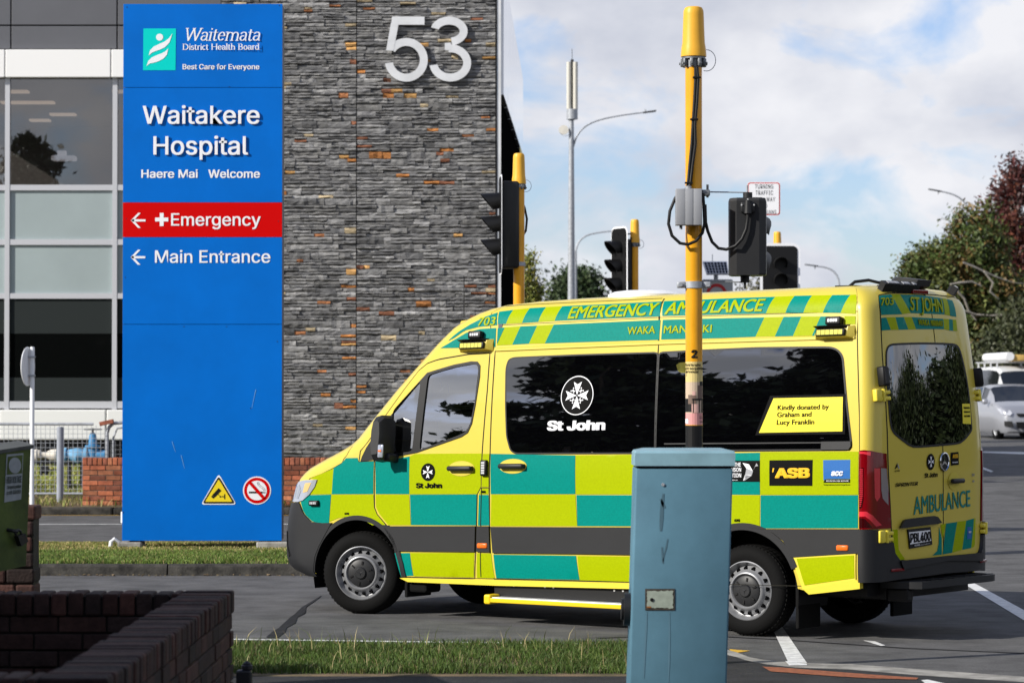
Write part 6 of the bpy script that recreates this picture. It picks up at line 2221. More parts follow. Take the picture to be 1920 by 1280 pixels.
DOOR_F = [(0.179, 1.315), (0.176, 1.05), (0.178, .94), (.206, .885), (.304, .796), (.411, .593), (.467, .383), (.52, .381), (1.186, .385), (1.203, .6), (1.21, .803), (1.217, 1.051), (1.253, 1.109), (1.258, 1.37), (1.268, 1.865), (1.262, 2.165), (1.051, 2.162), (.77, 2.131), (.579, 2.10), (.468, 2.046), (.187, 1.656), (.02, 1.40), (.012, 1.312)]
DOOR_S = [(1.372, .385), (1.345, .6), (1.338, .8), (1.336, 1.37), (1.322, 1.80), (1.312, 2.178), (2.852, 2.19), (2.887, 1.37), (2.90, .80), (2.905, .385)]
DOOR_R = [(5.025, 2.503), (5.055, 2.373), (5.098, 2.044), (5.141, 1.804), (5.176, 1.5), (5.19, 1.3), (5.215, .95), (5.224, .80), (5.235, .66), (5.262, .595), (5.30, .565), (5.37, .557), (xmax(.57), .57), (xmax(1.3), 1.3), (xmax(1.9), 1.9), (xmax(2.2), 2.2), (xmax(2.4), 2.4), (xmax(2.535), 2.535), (5.4, 2.535), (5.15, 2.525)]
HOOD = [(-.56, 1.173), (-.38, 1.214), (-.247, 1.266), (-.165, 1.304), (-.141, 1.369), (-.182, 1.44), (-.5, 1.46), (-.9, 1.465), (xmin(1.47), 1.47), (xmin(1.4), 1.4), (xmin(1.3), 1.3), (xmin(1.2), 1.2), (xmin(1.13), 1.13), (-1.2, 1.135), (-.80, 1.15)]
WIND = [(float(sf(z) + fa(z)) - .40, z) for z in (1.50, 1.65, 1.8, 1.95, 2.1, 2.22)] + [(xmin(z), z) for z in (2.27, 2.1, 1.95, 1.8, 1.65, 1.48)]
def circ(cx, cz, rx, rz, n=40, a0=0, a1=360):
    return [(cx + rx * math.cos(RAD(a0 + (a1 - a0) * i / n)), cz + rz * math.sin(RAD(a0 + (a1 - a0) * i / n))) for i in range(n + (a1 - a0 != 360))]
AXF, AXR = (0.0, .39), (3.665, .335)
ARF, ARR = .455, .462
# outline of the near half
out = []
zs_ = list(np.linspace(.36, ZT, 60))
out += [(xmin(z), z) for z in zs_]
top_l, top_r = xmin(ZT), xmax(ZT)
out += [(x, ZT) for x in np.linspace(top_l, top_r, 110)[1:-1]]
out += [(xmax(z), z) for z in list(np.linspace(ZT, .44, 56))]
out += [(5.2, .43), (4.7, .42), (4.645, .42), (4.62, .40), (4.17, .355)]
arch_r = [p for p in circ(*AXR, ARR, ARR, 44, -10, 190) if p[1] > .345]
out += arch_r
out += [(3.18, .335), (2.5, .335), (1.5, .335), (.52, .35)]
arch_f = [p for p in circ(*AXF, ARF, ARF, 44, -10, 190) if p[1] > .36]
out += arch_f
out += [(-.60, .36)]
outd = np.array(dense(out, .06))
GA, GB_ = PANELS['glassA'][1], PANELS['glassB'][1]
REG = {'front_door': DOOR_F, 'sliding_door': DOOR_S, 'rear_door': DOOR_R, 'bonnet': HOOD}
HOLES = [GA, GB_, WIND]
gx, gz = np.meshgrid(np.arange(-1.7, 5.8, .055), np.arange(.34, ZT, .04), indexing='ij')
g = np.stack([gx.ravel(), gz.ravel()], 1)
g = g[pip(g[:, 0], g[:, 1], outd)]
V, F, cen = cdt([dense(q, .06) for q in HOLES + list(REG.values())] + [[tuple(p) for p in outd]], [tuple(p) for p in g], outd)
s_, n_, z_ = surf(V[:, 0], V[:, 1])
hole = np.zeros(len(F), bool)
for q in HOLES: hole |= pip(cen[:, 0], cen[:, 1], q)
region = np.full(len(F), -1)
for i, (k, q) in enumerate(REG.items()):
    region[pip(cen[:, 0], cen[:, 1], q)] = i
region[hole] = -2
def skin_part(name, ids, far=(0, 1), m=VAN_Y, parent=amb, extra=None):
    mb = MB()
    sel = F[np.isin(region, ids)]
    for fr_ in far:
        N = farn(n_) if fr_ else n_
        used = np.unique(sel)
        mp_ = {int(u): i for i, u in enumerate(used)}
        mb.add([(s_[u], N[u], z_[u]) for u in used], [tuple(mp_[int(i)] for i in (f if not fr_ else f[::-1])) for f in sel])
    if extra: extra(mb)
    me_o = mb.build(name, m if isinstance(m, list) else [m], parent)
    bm = bmesh.new()
    bm.from_mesh(me_o.data)
    bmesh.ops.remove_doubles(bm, verts=bm.verts[:], dist=.0006)
    bmesh.ops.recalc_face_normals(bm, faces=bm.faces[:])
    bm.to_mesh(me_o.data)
    bm.free()
    me_o.data.shade_smooth()
    me_o.data.set_sharp_from_angle(angle=RAD(40))
    return me_o
def roof(mb):
    xs = np.linspace(top_l, top_r, 110)
    s, n, z = surf(xs, np.full_like(xs, ZT))
    for fr_ in (0, 1):
        R0 = [(s[i], float(farn(n[i])) if fr_ else n[i], z[i]) for i in range(len(xs))]
        rings = [R0]
        for t in (.25, .55, 1.0):
            rings.append([(min(max(p[0], 1.75), 4.3) * t + p[0] * (1 - t), p[1] + (1 - p[1]) * t, p[2] + .028 * (1 - (1 - t) ** 2)) for p in R0])
        for a, b in zip(rings[:-1], rings[1:]):
            k = len(a)
            mb.add(a + b, [(i, i + 1, k + i + 1, k + i) for i in range(k - 1)])
body = skin_part('body', [-1], extra=roof)
fd = skin_part('front_door', [0], (0,))
fdr = skin_part('front_door', [0], (1,))
sdoor = skin_part('sliding_door', [1], (0,))
sdr = skin_part('side_panel', [1], (1,))
rdl = skin_part('rear_door', [2], (0,))
rdr = skin_part('rear_door', [2], (1,))
bon = skin_part('bonnet', [3])
# shut lines
mb = MB()
strip(mb, DOOR_F, .010, .0012, closed=True)
strip(mb, DOOR_S, .010, .0012, closed=True)
strip(mb, [(1.290, 2.185), (1.262, 2.30), (1.225, 2.45), (1.214, 2.53), (1.235, 2.56), (1.5, 2.567), (2.80, 2.567)], .006, .0012)
strip(mb, [(2.852, 2.19), (2.838, 2.38), (2.822, 2.56)], .014, .0012)
strip(mb, [(4.585, 2.585), (4.563, 2.40), (4.568, 2.2), (4.60, 1.9), (4.63, 1.6), (4.643, 1.36), (4.645, .81)], .008, .0012)
strip(mb, DOOR_R[:12], .012, .0012)
strip(mb, [(5.025, 2.503), (5.15, 2.527), (5.4, 2.537), (xmax(2.537), 2.537)], .010, .0012)
strip(mb, [(xmax(z) - .001, z) for z in np.linspace(2.53, .58, 50)], .006, .0016)
strip(mb, HOOD[:6], .008, .0012)
strip(mb, [(.385, .59), (.46, .385), (1.2, .385), (4.6, .385)], .005, .0012)
for zz in (2.19, 2.385):
    strip(mb, [(1.32, zz), (2.85, zz + .008), (4.56, zz - .008)], .004, .001)
strip(mb, [(1.26, 1.10), (1.252, .8), (1.25, .4)], .006, .0062)
strip(mb, [(1.25, 1.102), (1.335, 1.102)], .005, .0062)
pair(mb, 'shut_line', GAP, body, body)
# gutter ledge: a small step the light catches
mb = MB()
for zz, zo in ((2.192, .012),):
    ln = [(x, zz + .008 * (1 - abs(x - 2.9) / 1.7)) for x in np.linspace(1.33, 4.55, 60)]
    a = np.array(ln)
    for far in (0, 1):
        rows_ = []
        for dz, of in ((.016, .001), (.008, zo), (-.012, zo), (-.018, .001)):
            s, n, z = surf(a[:, 0], a[:, 1] + dz, of)
            rows_.append(list(zip(s, farn(n) if far else n, z)))
        for r0, r1 in zip(rows_[:-1], rows_[1:]):
            k = len(r0)
            mb.add(r0 + r1, [(i, i + 1, k + i + 1, k + i) for i in range(k - 1)])
pair(mb, 'roof_gutter', VAN_Y, body, body, 60)
# livery film
mb = MB()
for nm, (m, poly) in PANELS.items():
    if m in ('teal', 'lime'):
        rear = poly[0][0] > 4.7
        panel(mb, poly, .003, 0 if m == 'teal' else 1, step=.035 if (rear or poly[0][1] > 2.2) else .07, both=not rear)
pair(mb, 'livery_film', [TEAL, LIME], body, body, 40)
# glass
mb = MB()
panel(mb, PANELS['winA'][1], .004, step=.1)
pair(mb, 'side_window', GLASS_DK, sdoor, sdr, 60)
mb = MB()
panel(mb, PANELS['winB'][1], .004, step=.1)
pair(mb, 'side_window', GLASS_DK, body, body, 60)
mb = MB()
panel(mb, PANELS['rearglass'][1], .004, step=.06, both=False)
pair(mb, 'rear_window', GLASS_DK, rdl, rdr, 60)
GL_T = glassmat('door_glass', (.70, .76, .73), .01, 6.0)
def hole_frame(mb, poly, w, off):
    c = np.array(poly).mean(0)
mb = MB()
for q in (GA, GB_):
    panel(mb, q, -.006, step=.08)
pair(mb, 'door_window', GL_T, fd, fdr, 60)
mb = MB()
panel(mb, WIND, -.004, step=.1)
mb.build('windscreen', GL_T, body, smooth=60)
# black surround with the two panes cut out of it
def panel_holes(mb, poly, holes, off, mi=0, step=.05, thick=0.0):
    pl_ = dense(poly, step)
    hs = [dense(h, step) for h in holes]
    V, F, cen = cdt([pl_] + hs, [], np.array(pl_))
    k = np.ones(len(F), bool)
    for h in hs: k &= ~pip(cen[:, 0], cen[:, 1], h)
    F = F[k]
    for far in (0, 1):
        s, n, z = surf(V[:, 0], V[:, 1], off)
        mb.add(list(zip(s, farn(n) if far else n, z)), [tuple(f) for f in F], mi)
        for loop in [pl_] + hs:
            a = np.array(loop)
            s1, n1, z1 = surf(a[:, 0], a[:, 1], off)
            s2, n2, z2 = surf(a[:, 0], a[:, 1], off - thick)
            if far: n1, n2 = farn(n1), farn(n2)
            q = len(a)
            mb.add(list(zip(s1, n1, z1)) + list(zip(s2, n2, z2)), [(i, (i + 1) % q, q + (i + 1) % q, q + i) for i in range(q)], mi)
mb = MB()
panel_holes(mb, PANELS['doorframe'][1], [GA, GB_], .006, thick=.018)
pair(mb, 'window_surround', BLACK, fd, fdr, 40)
mb = MB()
strip(mb, PANELS['winA'][1], .012, .0045, closed=True)
strip(mb, PANELS['winB'][1], .014, .0045, closed=True)
strip(mb, PANELS['rearglass'][1], .016, .0045, both=False, closed=True)
panel(mb, [(2.97, 1.437), (4.33, 1.433), (4.33, 1.424), (2.97, 1.427)], .010, 1, both=False)
panel(mb, [(2.97, 1.384), (4.33, 1.379), (4.33, 1.374), (2.97, 1.378)], .010, 1, both=False)
panel(mb, [(2.93, 1.427), (4.33, 1.424), (4.33, 1.379), (2.93, 1.384)], .003, 0, both=False)
panel(mb, [(4.33, 1.436), (4.573, 1.436), (4.575, 1.40), (4.556, 1.376), (4.33, 1.376)], .016, 1, thick=.015, both=False)
pair(mb, 'window_seal', [BLACK, PLASTIC], body, body, 40)
# grey cladding, bumpers, arch lips
mb = MB()
for k in ('strip1', 'strip2', 'strip3'):
    panel(mb, PANELS[k][1], .014, thick=.016)
panel(mb, [p if p[0] < 4.6 else (4.643, p[1]) for p in PANELS['strip4'][1]], .014, thick=.016)
for c, r0, r1, a0, a1 in ((AXF, .45, .487, 20, 178), (AXR, .455, .507, 22, 175)):
    ring = circ(*c, r1, r1, 30, a0, a1) + circ(*c, r0, r0, 30, a1, a0)
    panel(mb, ring, .012, thick=.014, step=.05)
panel(mb, [(.27, .802), (.335, .797), (.44, .593), (.475, .50), (.50, .385), (.455, .385), (.44, .47), (.41, .56), (.36, .67)], .012, thick=.014)
pair(mb, 'side_cladding', PLASTIC, body, body, 40)
mb = MB()
FB = [(xmin(.95), .95), (-1.15, .955), (-.905, .975), (-.69, .982), (-.655, .97), (-.553, .877), (-.478, .821), (-.371, .812), (-.265, .815), (-.30, .765), (-.345, .70), (-.40, .62), (-.44, .54), (-.458, .45), (-.462, .37), (-.75, .37), (-1.1, .37), (xmin(.37), .37)]
panel(mb, FB, .016, thick=.018, step=.05)
mb.build('front_bumper', PLASTIC, body, smooth=40)
mb = MB()
panel(mb, [(-.93, .74), (-.905, .62), (-.83, .53), (-.80, .545), (-.875, .63), (-.90, .74)], .022, thick=.012)
pair(mb, 'bumper_crease', BLACK, body, body, 40)
mb = MB()
RB = [(4.648, .80), (4.80, .80), (5.089, .797), (5.113, .71), (5.233, .70), (5.25, .62), (5.291, .571), (5.362, .555), (xmax(.56), .56), (xmax(.44), .44), (5.3, .43), (5.1, .42), (4.648, .42)]
panel(mb, RB, .03, thick=.032, step=.05)
mb.build('rear_bumper', PLASTIC, body, smooth=40)
mb = MB()
panel(mb, [(xmax(.555) - .45, .565), (xmax(.56), .57), (xmax(.5), .535), (5.32, .50), (5.30, .54)], .045, thick=.02)
for far in (0, 1):
    M = frame(5.27, .50, .034, bool(far))
    mb.box((-.085, -.004, -.011), (.085, .004, .011), 1, M, bev=.004)
mb.build('bumper_top', [PLASTIC, TAIL_R], body, smooth=40)
# lower rear quarter and sills
mb = MB()
panel(mb, PANELS['yel6'][1], .010, thick=.012)
panel(mb, [(4.17, .366), (4.614, .443), (4.66, .42), (4.65, .375), (4.22, .325)], .012, thick=.05)
panel(mb, [(.44, .375), (.52, .378), (1.4, .378), (2.7, .378), (3.19, .378), (3.19, .333), (2.7, .333), (1.4, .333), (.52, .345)], .016, thick=.03)
pair(mb, 'sill', VAN_Y2, body, body, 40)
mb = MB()
panel(mb, [(4.129, .585), (4.606, .617), (4.606, .452), (4.191, .392)], .0125)
pair(mb, 'livery_film', LIME, body, body, 40)
mb = MB()
for y0, y1 in ((.035, .05), (1.77, 1.785)):
    mb.add([(1.36, y0, .20), (3.15, y0, .22), (3.15, y0, .335), (1.36, y0, .31)], [(0, 1, 2, 3)])
mb.box((1.35, .05, .26), (3.17, .20, .30), 0)
for x in (1.55, 1.85, 1.93, 2.5, 2.58):
    mb.cyl((x, .028, .295), (x, .036, .295), .008, n=8, mi=1)
mb.build('side_step_bracket', [BLACK, STEEL], body)
mb = MB()
mb.box((1.41, -.085, .185), (3.10, .035, .205), 0, bev=.006)
mb.box((1.40, -.10, .165), (3.10, -.085, .200), 1, bev=.005)
mb.box((1.355, -.105, .15), (1.42, .03, .225), 1, bev=.012)
mb.build('side_step', [STEEL, mat('step_yellow', (.75, .52, .01), .4)], body)
# tail lamps, head lamps
for far in (0, 1):
    mb = MB()
    def pan1(poly, off, mi, thick=0.0):
        t = MB()
        panel(t, poly, off, mi, step=.04, thick=thick, both=False)
        vs = [(x, float(farn(y)) if far else y, z) for x, y, z in t.v]
        mb.add(vs, t.f, 0)
        for q in range(len(t.m)): mb.m[len(mb.m) - len(t.m) + q] = t.m[q]
    pan1([(4.652, 1.368), (4.80, 1.372), (4.969, 1.366), (5.17, 1.342), (5.19, 1.10), (5.207, .986), (5.217, .803), (4.652, .803)], .012, 0, .012)
    pan1([(4.665, 1.24), (4.80, 1.245), (4.80, 1.02), (4.76, .96), (4.67, .95)], .0135, 1)
    for k in range(19):
        z = 1.235 - k * .0145
        pan1([(4.68, z), (4.785 - max(0, k - 13) * .012, z), (4.785 - max(0, k - 13) * .012, z - .006), (4.68, z - .006)], .0150, 2)
    pan1([(5.02, 1.24), (5.10, 1.238), (5.10, 1.03), (5.06, 1.0), (5.03, 1.03)], .0135, 2)
    pan1([(5.11, 1.24), (5.172, 1.235), (5.19, 1.09), (5.19, .97), (5.13, 1.02), (5.115, 1.08)], .0135, 3)
    pan1([(4.66, .93), (4.88, .93), (5.0, .90), (5.12, .83), (5.05, .82), (4.95, .87), (4.85, .895), (4.66, .895)], .0135, 2)
    pan1([(4.66, .885), (4.83, .88), (4.92, .85), (4.99, .815), (4.66, .81)], .0135, 1)
    pan1([(4.665, 1.36), (4.96, 1.357), (4.96, 1.33), (4.80, 1.345), (4.665, 1.345)], .0135, 2)
    mb.build('tail_lamp', [TAIL_R, TAIL_D, TAIL_L, mat('reverse_lens', (.25, .22, .22), .1, coat=.8) if 'reverse_lens' not in MATS else MATS['reverse_lens']], body, smooth=40)
for far in (0, 1):
    mb = MB()
    pan1([(-.93, .985), (-.945, 1.05), (-.90, 1.11), (-.786, 1.15), (-.619, 1.165), (-.425, 1.168), (-.448, 1.11), (-.508, 1.045), (-.607, .998), (-.70, .985)], .010, 0, .012)
    pan1([(-.86, 1.02), (-.83, 1.10), (-.72, 1.13), (-.66, 1.08), (-.70, 1.01)], .012, 1)
    pan1([(-.62, 1.06), (-.60, 1.14), (-.49, 1.145), (-.54, 1.07)], .012, 2)
    mb.build('headlamp', [LENS_C, CHROME, mat('headlamp_amber', (.6, .42, .16), .2, coat=.8) if 'headlamp_amber' not in MATS else MATS['headlamp_amber']], body, smooth=40)
mb = MB()
panel(mb, [(xmin(.93), .93), (xmin(.93) + .45, .93), (xmin(.7) + .4, .70), (xmin(.7), .70)], .020, thick=.01)
mb.build('radiator_grille', BLACK, body, smooth=40)
# lettering
mb = MB()   # 0 lime 1 white 2 black 3 teal 4 yellow sign 5 amber 6 blue 7 grey
FONT_NOW[0] = None
skin_text(mb, 'EMERGENCY', (1.986, 2.412), (2.803, 2.412), .098, .007, 0, .026, .14)
skin_text(mb, 'AMBULANCE', (2.883, 2.413), (3.745, 2.407), .096, .007, 0, .026, .14)
skin_text(mb, 'WAKA', (2.560, 2.271), (2.815, 2.272), .058, .007, 0, .018)
skin_text(mb, 'MANAAKI', (2.893, 2.270), (3.322, 2.264), .058, .007, 0, .018)
skin_text(mb, '703', (1.115, 2.387), (1.285, 2.388), .064, .007, 0, .018, .1)
skin_text(mb, 'ST JOHN', (5.38, 2.392), (5.79, 2.388), .103, .007, 0, .03)
skin_text(mb, '703', (5.055, 2.416), (5.203, 2.426), .058, .007, 0, .03)
skin_text(mb, 'WAKA', (5.47, 2.284), (5.606, 2.283), .045, .007, 0, .03)
skin_text(mb, 'MANAAKI', (5.622, 2.282), (5.775, 2.281), .045, .007, 0, .03)
FONT_NOW[0] = GROTESK
def emblem(cx, cz, r, off, ring, rx=1.0):
    panel(mb, circ(cx, cz, r * rx, r, 40), off, 1 if ring else 2, step=.05, both=False)
    if ring: panel(mb, circ(cx, cz, r * .955 * rx, r * .955, 40), off + .0012, 2, step=.05, both=False)
    for k in range(4):
        a = RAD(90 * k + 90)
        u, w = (math.cos(a), math.sin(a)), (-math.sin(a), math.cos(a))
        def q(x, y): return (cx + (u[0] * x + w[0] * y) * r * rx, cz + (u[1] * x + w[1] * y) * r)
        panel(mb, [q(.02, 0), q(.70, .25), q(.56, 0)], off + .0024, 1, step=.06, both=False)
        panel(mb, [q(.02, 0), q(.56, 0), q(.70, -.25)], off + .0024, 1, step=.06, both=False)
        if ring:
            b = a + RAD(45)
            for rr_, da, sz in ((.36, 0, .055), (.44, .22, .04), (.44, -.22, .04), (.27, .16, .035), (.27, -.16, .035)):
                x, z = cx + math.cos(b + da) * rr_ * r, cz + math.sin(b + da) * rr_ * r
                panel(mb, circ(x, z, sz * r, sz * r, 8), off + .0024, 1, step=.1, both=False)
emblem(2.140, 1.813, .152, .0055, True)
skin_text(mb, 'St John', (1.877, 1.544), (2.424, 1.543), .076, .0055, 1, .045)
emblem(.728, 1.227, .071, .0055, False)
skin_text(mb, 'St John', (.607, 1.100), (.871, 1.100), .040, .0055, 2, .045)
emblem(5.604, 1.272, .060, .0055, False, .70)
skin_text(mb, 'St John', (5.541, 1.156), (5.678, 1.159), .034, .0055, 2, .026)
panel(mb, [(3.874, 1.777), (4.508, 1.778), (4.519, 1.488), (3.765, 1.489)], .006, 2, both=False)
panel(mb, [(3.905, 1.758), (4.486, 1.758), (4.498, 1.509), (3.797, 1.506)], .0075, 4, both=False)
FONT_NOW[0] = None
for s, x1, z in (('Kindly donated by', 4.377, 1.671), ('Graham and', 4.235, 1.619), ('Lucy Franklin', 4.262, 1.563)):
    skin_text(mb, s, (3.945, z), (x1, z), .036, .009, 2, .024)
FONT_NOW[0] = GROTESK
panel(mb, [(6.012 - .04, 1.70), (6.05 + .015, 1.70), (6.068, 1.545), (6.07 - .10, 1.55)], .006, 4, both=False)
for s, z in (('Kindly donated by', 1.662), ('Graham and', 1.632), ('Lucy Franklin', 1.60)):
    skin_text(mb, s, (5.985, z), (6.055, z), .016, .0072, 2, .01)
# sponsor marks
panel(mb, [(3.40, 1.303), (3.813, 1.301), (3.815, 1.145), (3.40, 1.146)], .0045, 2, both=False)
for s, x0, x1, z in (('THE', 3.595, 3.652, 1.258), ('JOHNSON', 3.505, 3.655, 1.220), ('FOUNDATION', 3.44, 3.656, 1.178)):
    skin_text(mb, s, (x0, z), (x1, z), .030, .006, 1, .02)
skin_text(mb, 'Kiwis', (3.58, 1.155), (3.625, 1.155), .008, .006, 1, .01)
for poly in ([(3.665, 1.285), (3.72, 1.275), (3.755, 1.225), (3.70, 1.245)], [(3.70, 1.245), (3.757, 1.225), (3.745, 1.19), (3.68, 1.152)], [(3.757, 1.228), (3.785, 1.283), (3.80, 1.262), (3.775, 1.258)], [(3.672, 1.153), (3.74, 1.195), (3.69, 1.20)]):
    panel(mb, poly, .006, 7 if poly[0][0] > 3.69 else 1, both=False)
panel(mb, [(3.894, 1.303), (4.260, 1.304), (4.259, 1.115), (3.896, 1.116)], .0045, 2, both=False)
skin_text(mb, 'ASB', (3.945, 1.172), (4.240, 1.173), .073, .006, 5, .055)
panel(mb, [(3.925, 1.245), (3.938, 1.245), (3.930, 1.215), (3.921, 1.215)], .006, 5, both=False)
panel(mb, [(4.347, 1.302), (4.570, 1.303), (4.571, 1.165), (4.38, 1.165), (4.352, 1.155)], .0045, 6, both=False)
panel(mb, [(4.350, 1.138), (4.362, 1.160), (4.385, 1.163), (4.571, 1.163), (4.572, 1.138)], .0045, 2, both=False)
skin_text(mb, 'acc', (4.415, 1.188), (4.512, 1.188), .042, .006, 1, .05, .15)
skin_text(mb, 'PREVENTION. CARE. RECOVERY.', (4.375, 1.146), (4.565, 1.146), .009, .006, 1, .02)
skin_text(mb, 'Te Kaporeihana Awhina Hunga Whara', (4.352, 1.120), (4.570, 1.120), .008, .006, 2, .01)
skin_text(mb, '65 PSI', (3.596, .852), (3.643, .852), .018, .005, 2, .03)
skin_text(mb, '61 PSI', (-.131, .884), (-.086, .884), .015, .005, 2, .03)
skin_text(mb, 'DIESEL', (1.262, 1.062), (1.306, 1.062), .016, .005, 2, .03)
# rear marks
FONT_NOW[0] = None
vs_, fs_, ly_ = txt2d('AMBULANCE', .012)
vs_, fs_, ly_ = fine(vs_, fs_, ly_, .61, .13)
FONT_NOW[0] = GROTESK
pts = np.array([((5.432 + (6.043 - 5.432) * x), (.889 + (.923 - .889) * x) + (.131 - .008 * x) * y) for x, y in vs_])
a_, b_, c_ = surf(pts[:, 0], pts[:, 1], .005 + .0004 * np.array(ly_))
mb.add(list(zip(a_, b_, c_)), fs_, 3)
panel(mb, [(5.826, 1.335), (5.914, 1.338), (5.917, 1.242), (5.828, 1.237)], .005, 2, both=False)
skin_text(mb, 'ASB', (5.842, 1.292), (5.902, 1.294), .028, .0065, 5, .04)
skin_text(mb, 'Major sponsor', (5.842, 1.256), (5.902, 1.258), .010, .0065, 1, .01)
panel(mb, [(6.009, .769), (6.057, .768), (6.056, .678), (6.006, .676)], .005, 6, both=False)
skin_text(mb, 'acc', (6.02, .722), (6.046, .722), .018, .0065, 1, .04)
panel(mb, [(5.256, 1.228), (5.281, 1.275), (5.283, 1.245), (5.268, 1.232)], .005, 2, both=False)
panel(mb, [(5.284, 1.275), (5.304, 1.228), (5.288, 1.238)], .005, 7, both=False)
skin_text(mb, 'ACTION', (5.256, 1.210), (5.304, 1.212), .010, .005, 2, .02)
skin_text(mb, 'SPRINTER', (5.260, 1.100), (5.470, 1.104), .026, .006, 2, .02, .25)
skin_text(mb, '319', (6.06, 1.15), (6.10, 1.15), .02, .006, 7, .02)
skin_text(mb, 'CDI', (6.065, 1.105), (6.095, 1.105), .015, .006, 7, .02)
LETTERS = mb.build('lettering', [LIME, SIGN_WHITE, DECAL_K, TEAL_D, SIGN_Y, ORANGE_Y, BLUE_L, GREYBOX], body)
# star badge
M = frame(xmax(1.265), 1.268, .006)
mb = MB()
T = M @ X_((0, 0, 0), (1, 0, 0), (0, 0, 1), None)
T2 = M @ Matrix(((1, 0, 0, 0), (0, 0, 1, 0), (0, 1, 0, 0), (0, 0, 0, 1)))
ring = [T2 @ Vector((.066 * math.cos(t), .066 * math.sin(t), .008)) for t in np.linspace(0, 2 * math.pi, 29)]
mb.tube(ring, .007, 6, 0)
mb.add([T2 @ Vector((.062 * math.cos(t), .062 * math.sin(t), .004)) for t in np.linspace(0, 6.0, 24)], [tuple(range(24))], 1)
for k in range(3):
    a = RAD(90 + 120 * k)
    mb.add([T2 @ Vector(p) for p in ((.062 * math.cos(a), .062 * math.sin(a), .008), (.012 * math.cos(a + 1.05), .012 * math.sin(a + 1.05), .008), (0, 0, .014), (.012 * math.cos(a - 1.05), .012 * math.sin(a - 1.05), .008))], [(0, 1, 2, 3)], 0)
mb.build('star_badge', [CHROME, BLACK], rdl, smooth=40)
# number plate and its recess
mb = MB()
panel(mb, [(5.297, .80), (5.330, .852), (5.36, .862), (5.498, .868), (5.62, .872), (5.655, .862), (5.694, .818), (5.66, .812), (5.50, .808), (5.35, .80)], .03, thick=.03, both=False)
mb.build('plate_handle', PLASTIC, rdl, smooth=40)
mb = MB()
panel(mb, [(5.372, .786), (5.594, .792), (5.611, .661), (5.390, .645)], .012, 0, thick=.010, both=False)
panel(mb, [(5.383, .765), (5.585, .770), (5.596, .690), (5.394, .676)], .0135, 1, both=False)
vs_, fs_, ly_ = txt2d('PBL400', .03)
pts = np.array([(5.392 + .196 * x, .688 + .004 * x + .006 * (1 - y) * 0 + .068 * y) for x, y in vs_])
a_, b_, c_ = surf(pts[:, 0], pts[:, 1], .015 + .0004 * np.array(ly_))
mb.add(list(zip(a_, b_, c_)), fs_, 0)
skin_text(mb, 'ACTION', (5.43, .660), (5.478, .662), .011, .0135, 1, .03)
skin_text(mb, 'the emergency vehicle co', (5.485, .663), (5.58, .669), .006, .0135, 1, .0)
mb.build('number_plate', [BLACK, PLATE_W], rdl)
# handles
def handle(cx, cz, w, h, parent, rear=False, hw=.12):
    mb = MB()
    panel(mb, circ(cx, cz, w, h, 28), .006, 0, step=.04, both=False)
    panel(mb, circ(cx, cz + .004, w * .90, h * .80, 28), .0065, 1, step=.04, both=False)
    M = frame(cx, cz, .018)
    mb.box((-hw, .004, -.020), (hw, .034, .020), 2, M, bev=.014)
    mb.box((-hw, -.02, -.015), (-hw + .04, .02, .015), 2, M, bev=.006)
    mb.box((hw - .05, -.02, -.018), (hw, .026, .018), 2, M, bev=.006)
    mb.build('door_handle', [VAN_Y, mat('handle_cup', (.60, .50, .06), .4) if 'handle_cup' not in MATS else MATS['handle_cup'], PLASTIC], parent, smooth=35)
handle(1.062, 1.254, .130, .060, fd)
handle(1.566, 1.270, .133, .058, sdoor)
mb = MB()
panel(mb, circ(5.862, 1.120, .066, .066, 24), .005, 0, step=.04, both=False)
M = frame(5.862, 1.122, .02)
mb.box((-.10, 0, -.018), (.09, .035, .018), 1, M, bev=.012)
mb.build('door_handle', [MATS['handle_cup'], PLASTIC], rdr, smooth=35)
# lamps stuck on the sides
def lampbox(name, X, Z, w, h, d, mats, parent, far=False, bev=.008, face=None, off=.0):
    M = frame(X, Z, off, far)
    mb = MB()
    mb.box((-w / 2, -.01, -h / 2), (w / 2, d, h / 2), 0, M, bev=bev)
    if face:
        fw, fh, cells, vert = face
        n = cells
        for i in range(n):
            if vert: a, b, c, e = -fw / 2, fw / 2, -fh / 2 + fh * i / n + .003, -fh / 2 + fh * (i + 1) / n - .003
            else: a, b, c, e = -fw / 2 + fw * i / n + .003, -fw / 2 + fw * (i + 1) / n - .003, -fh / 2, fh / 2
            mb.box((a, d - .002, c), (b, d + .003, e), 1, M)
    return mb.build(name, mats, parent, smooth=30)
lampbox('strobe_light', 1.291, 1.257, .060, .125, .03, [BLACK, LED], body, face=(.032, .10, 5, True))
lampbox('strobe_light', -.450, .976, .10, .045, .03, [BLACK, LED], body, face=(.07, .018, 4, False))
for cx, cz in ((1.126, 2.306), (4.382, 2.306)):
    for far in (False, True):
        lampbox('strobe_light', cx, cz + .002, .125, .060, .055, [BLACK, LED], body, far, face=(.085, .020, 4, False))
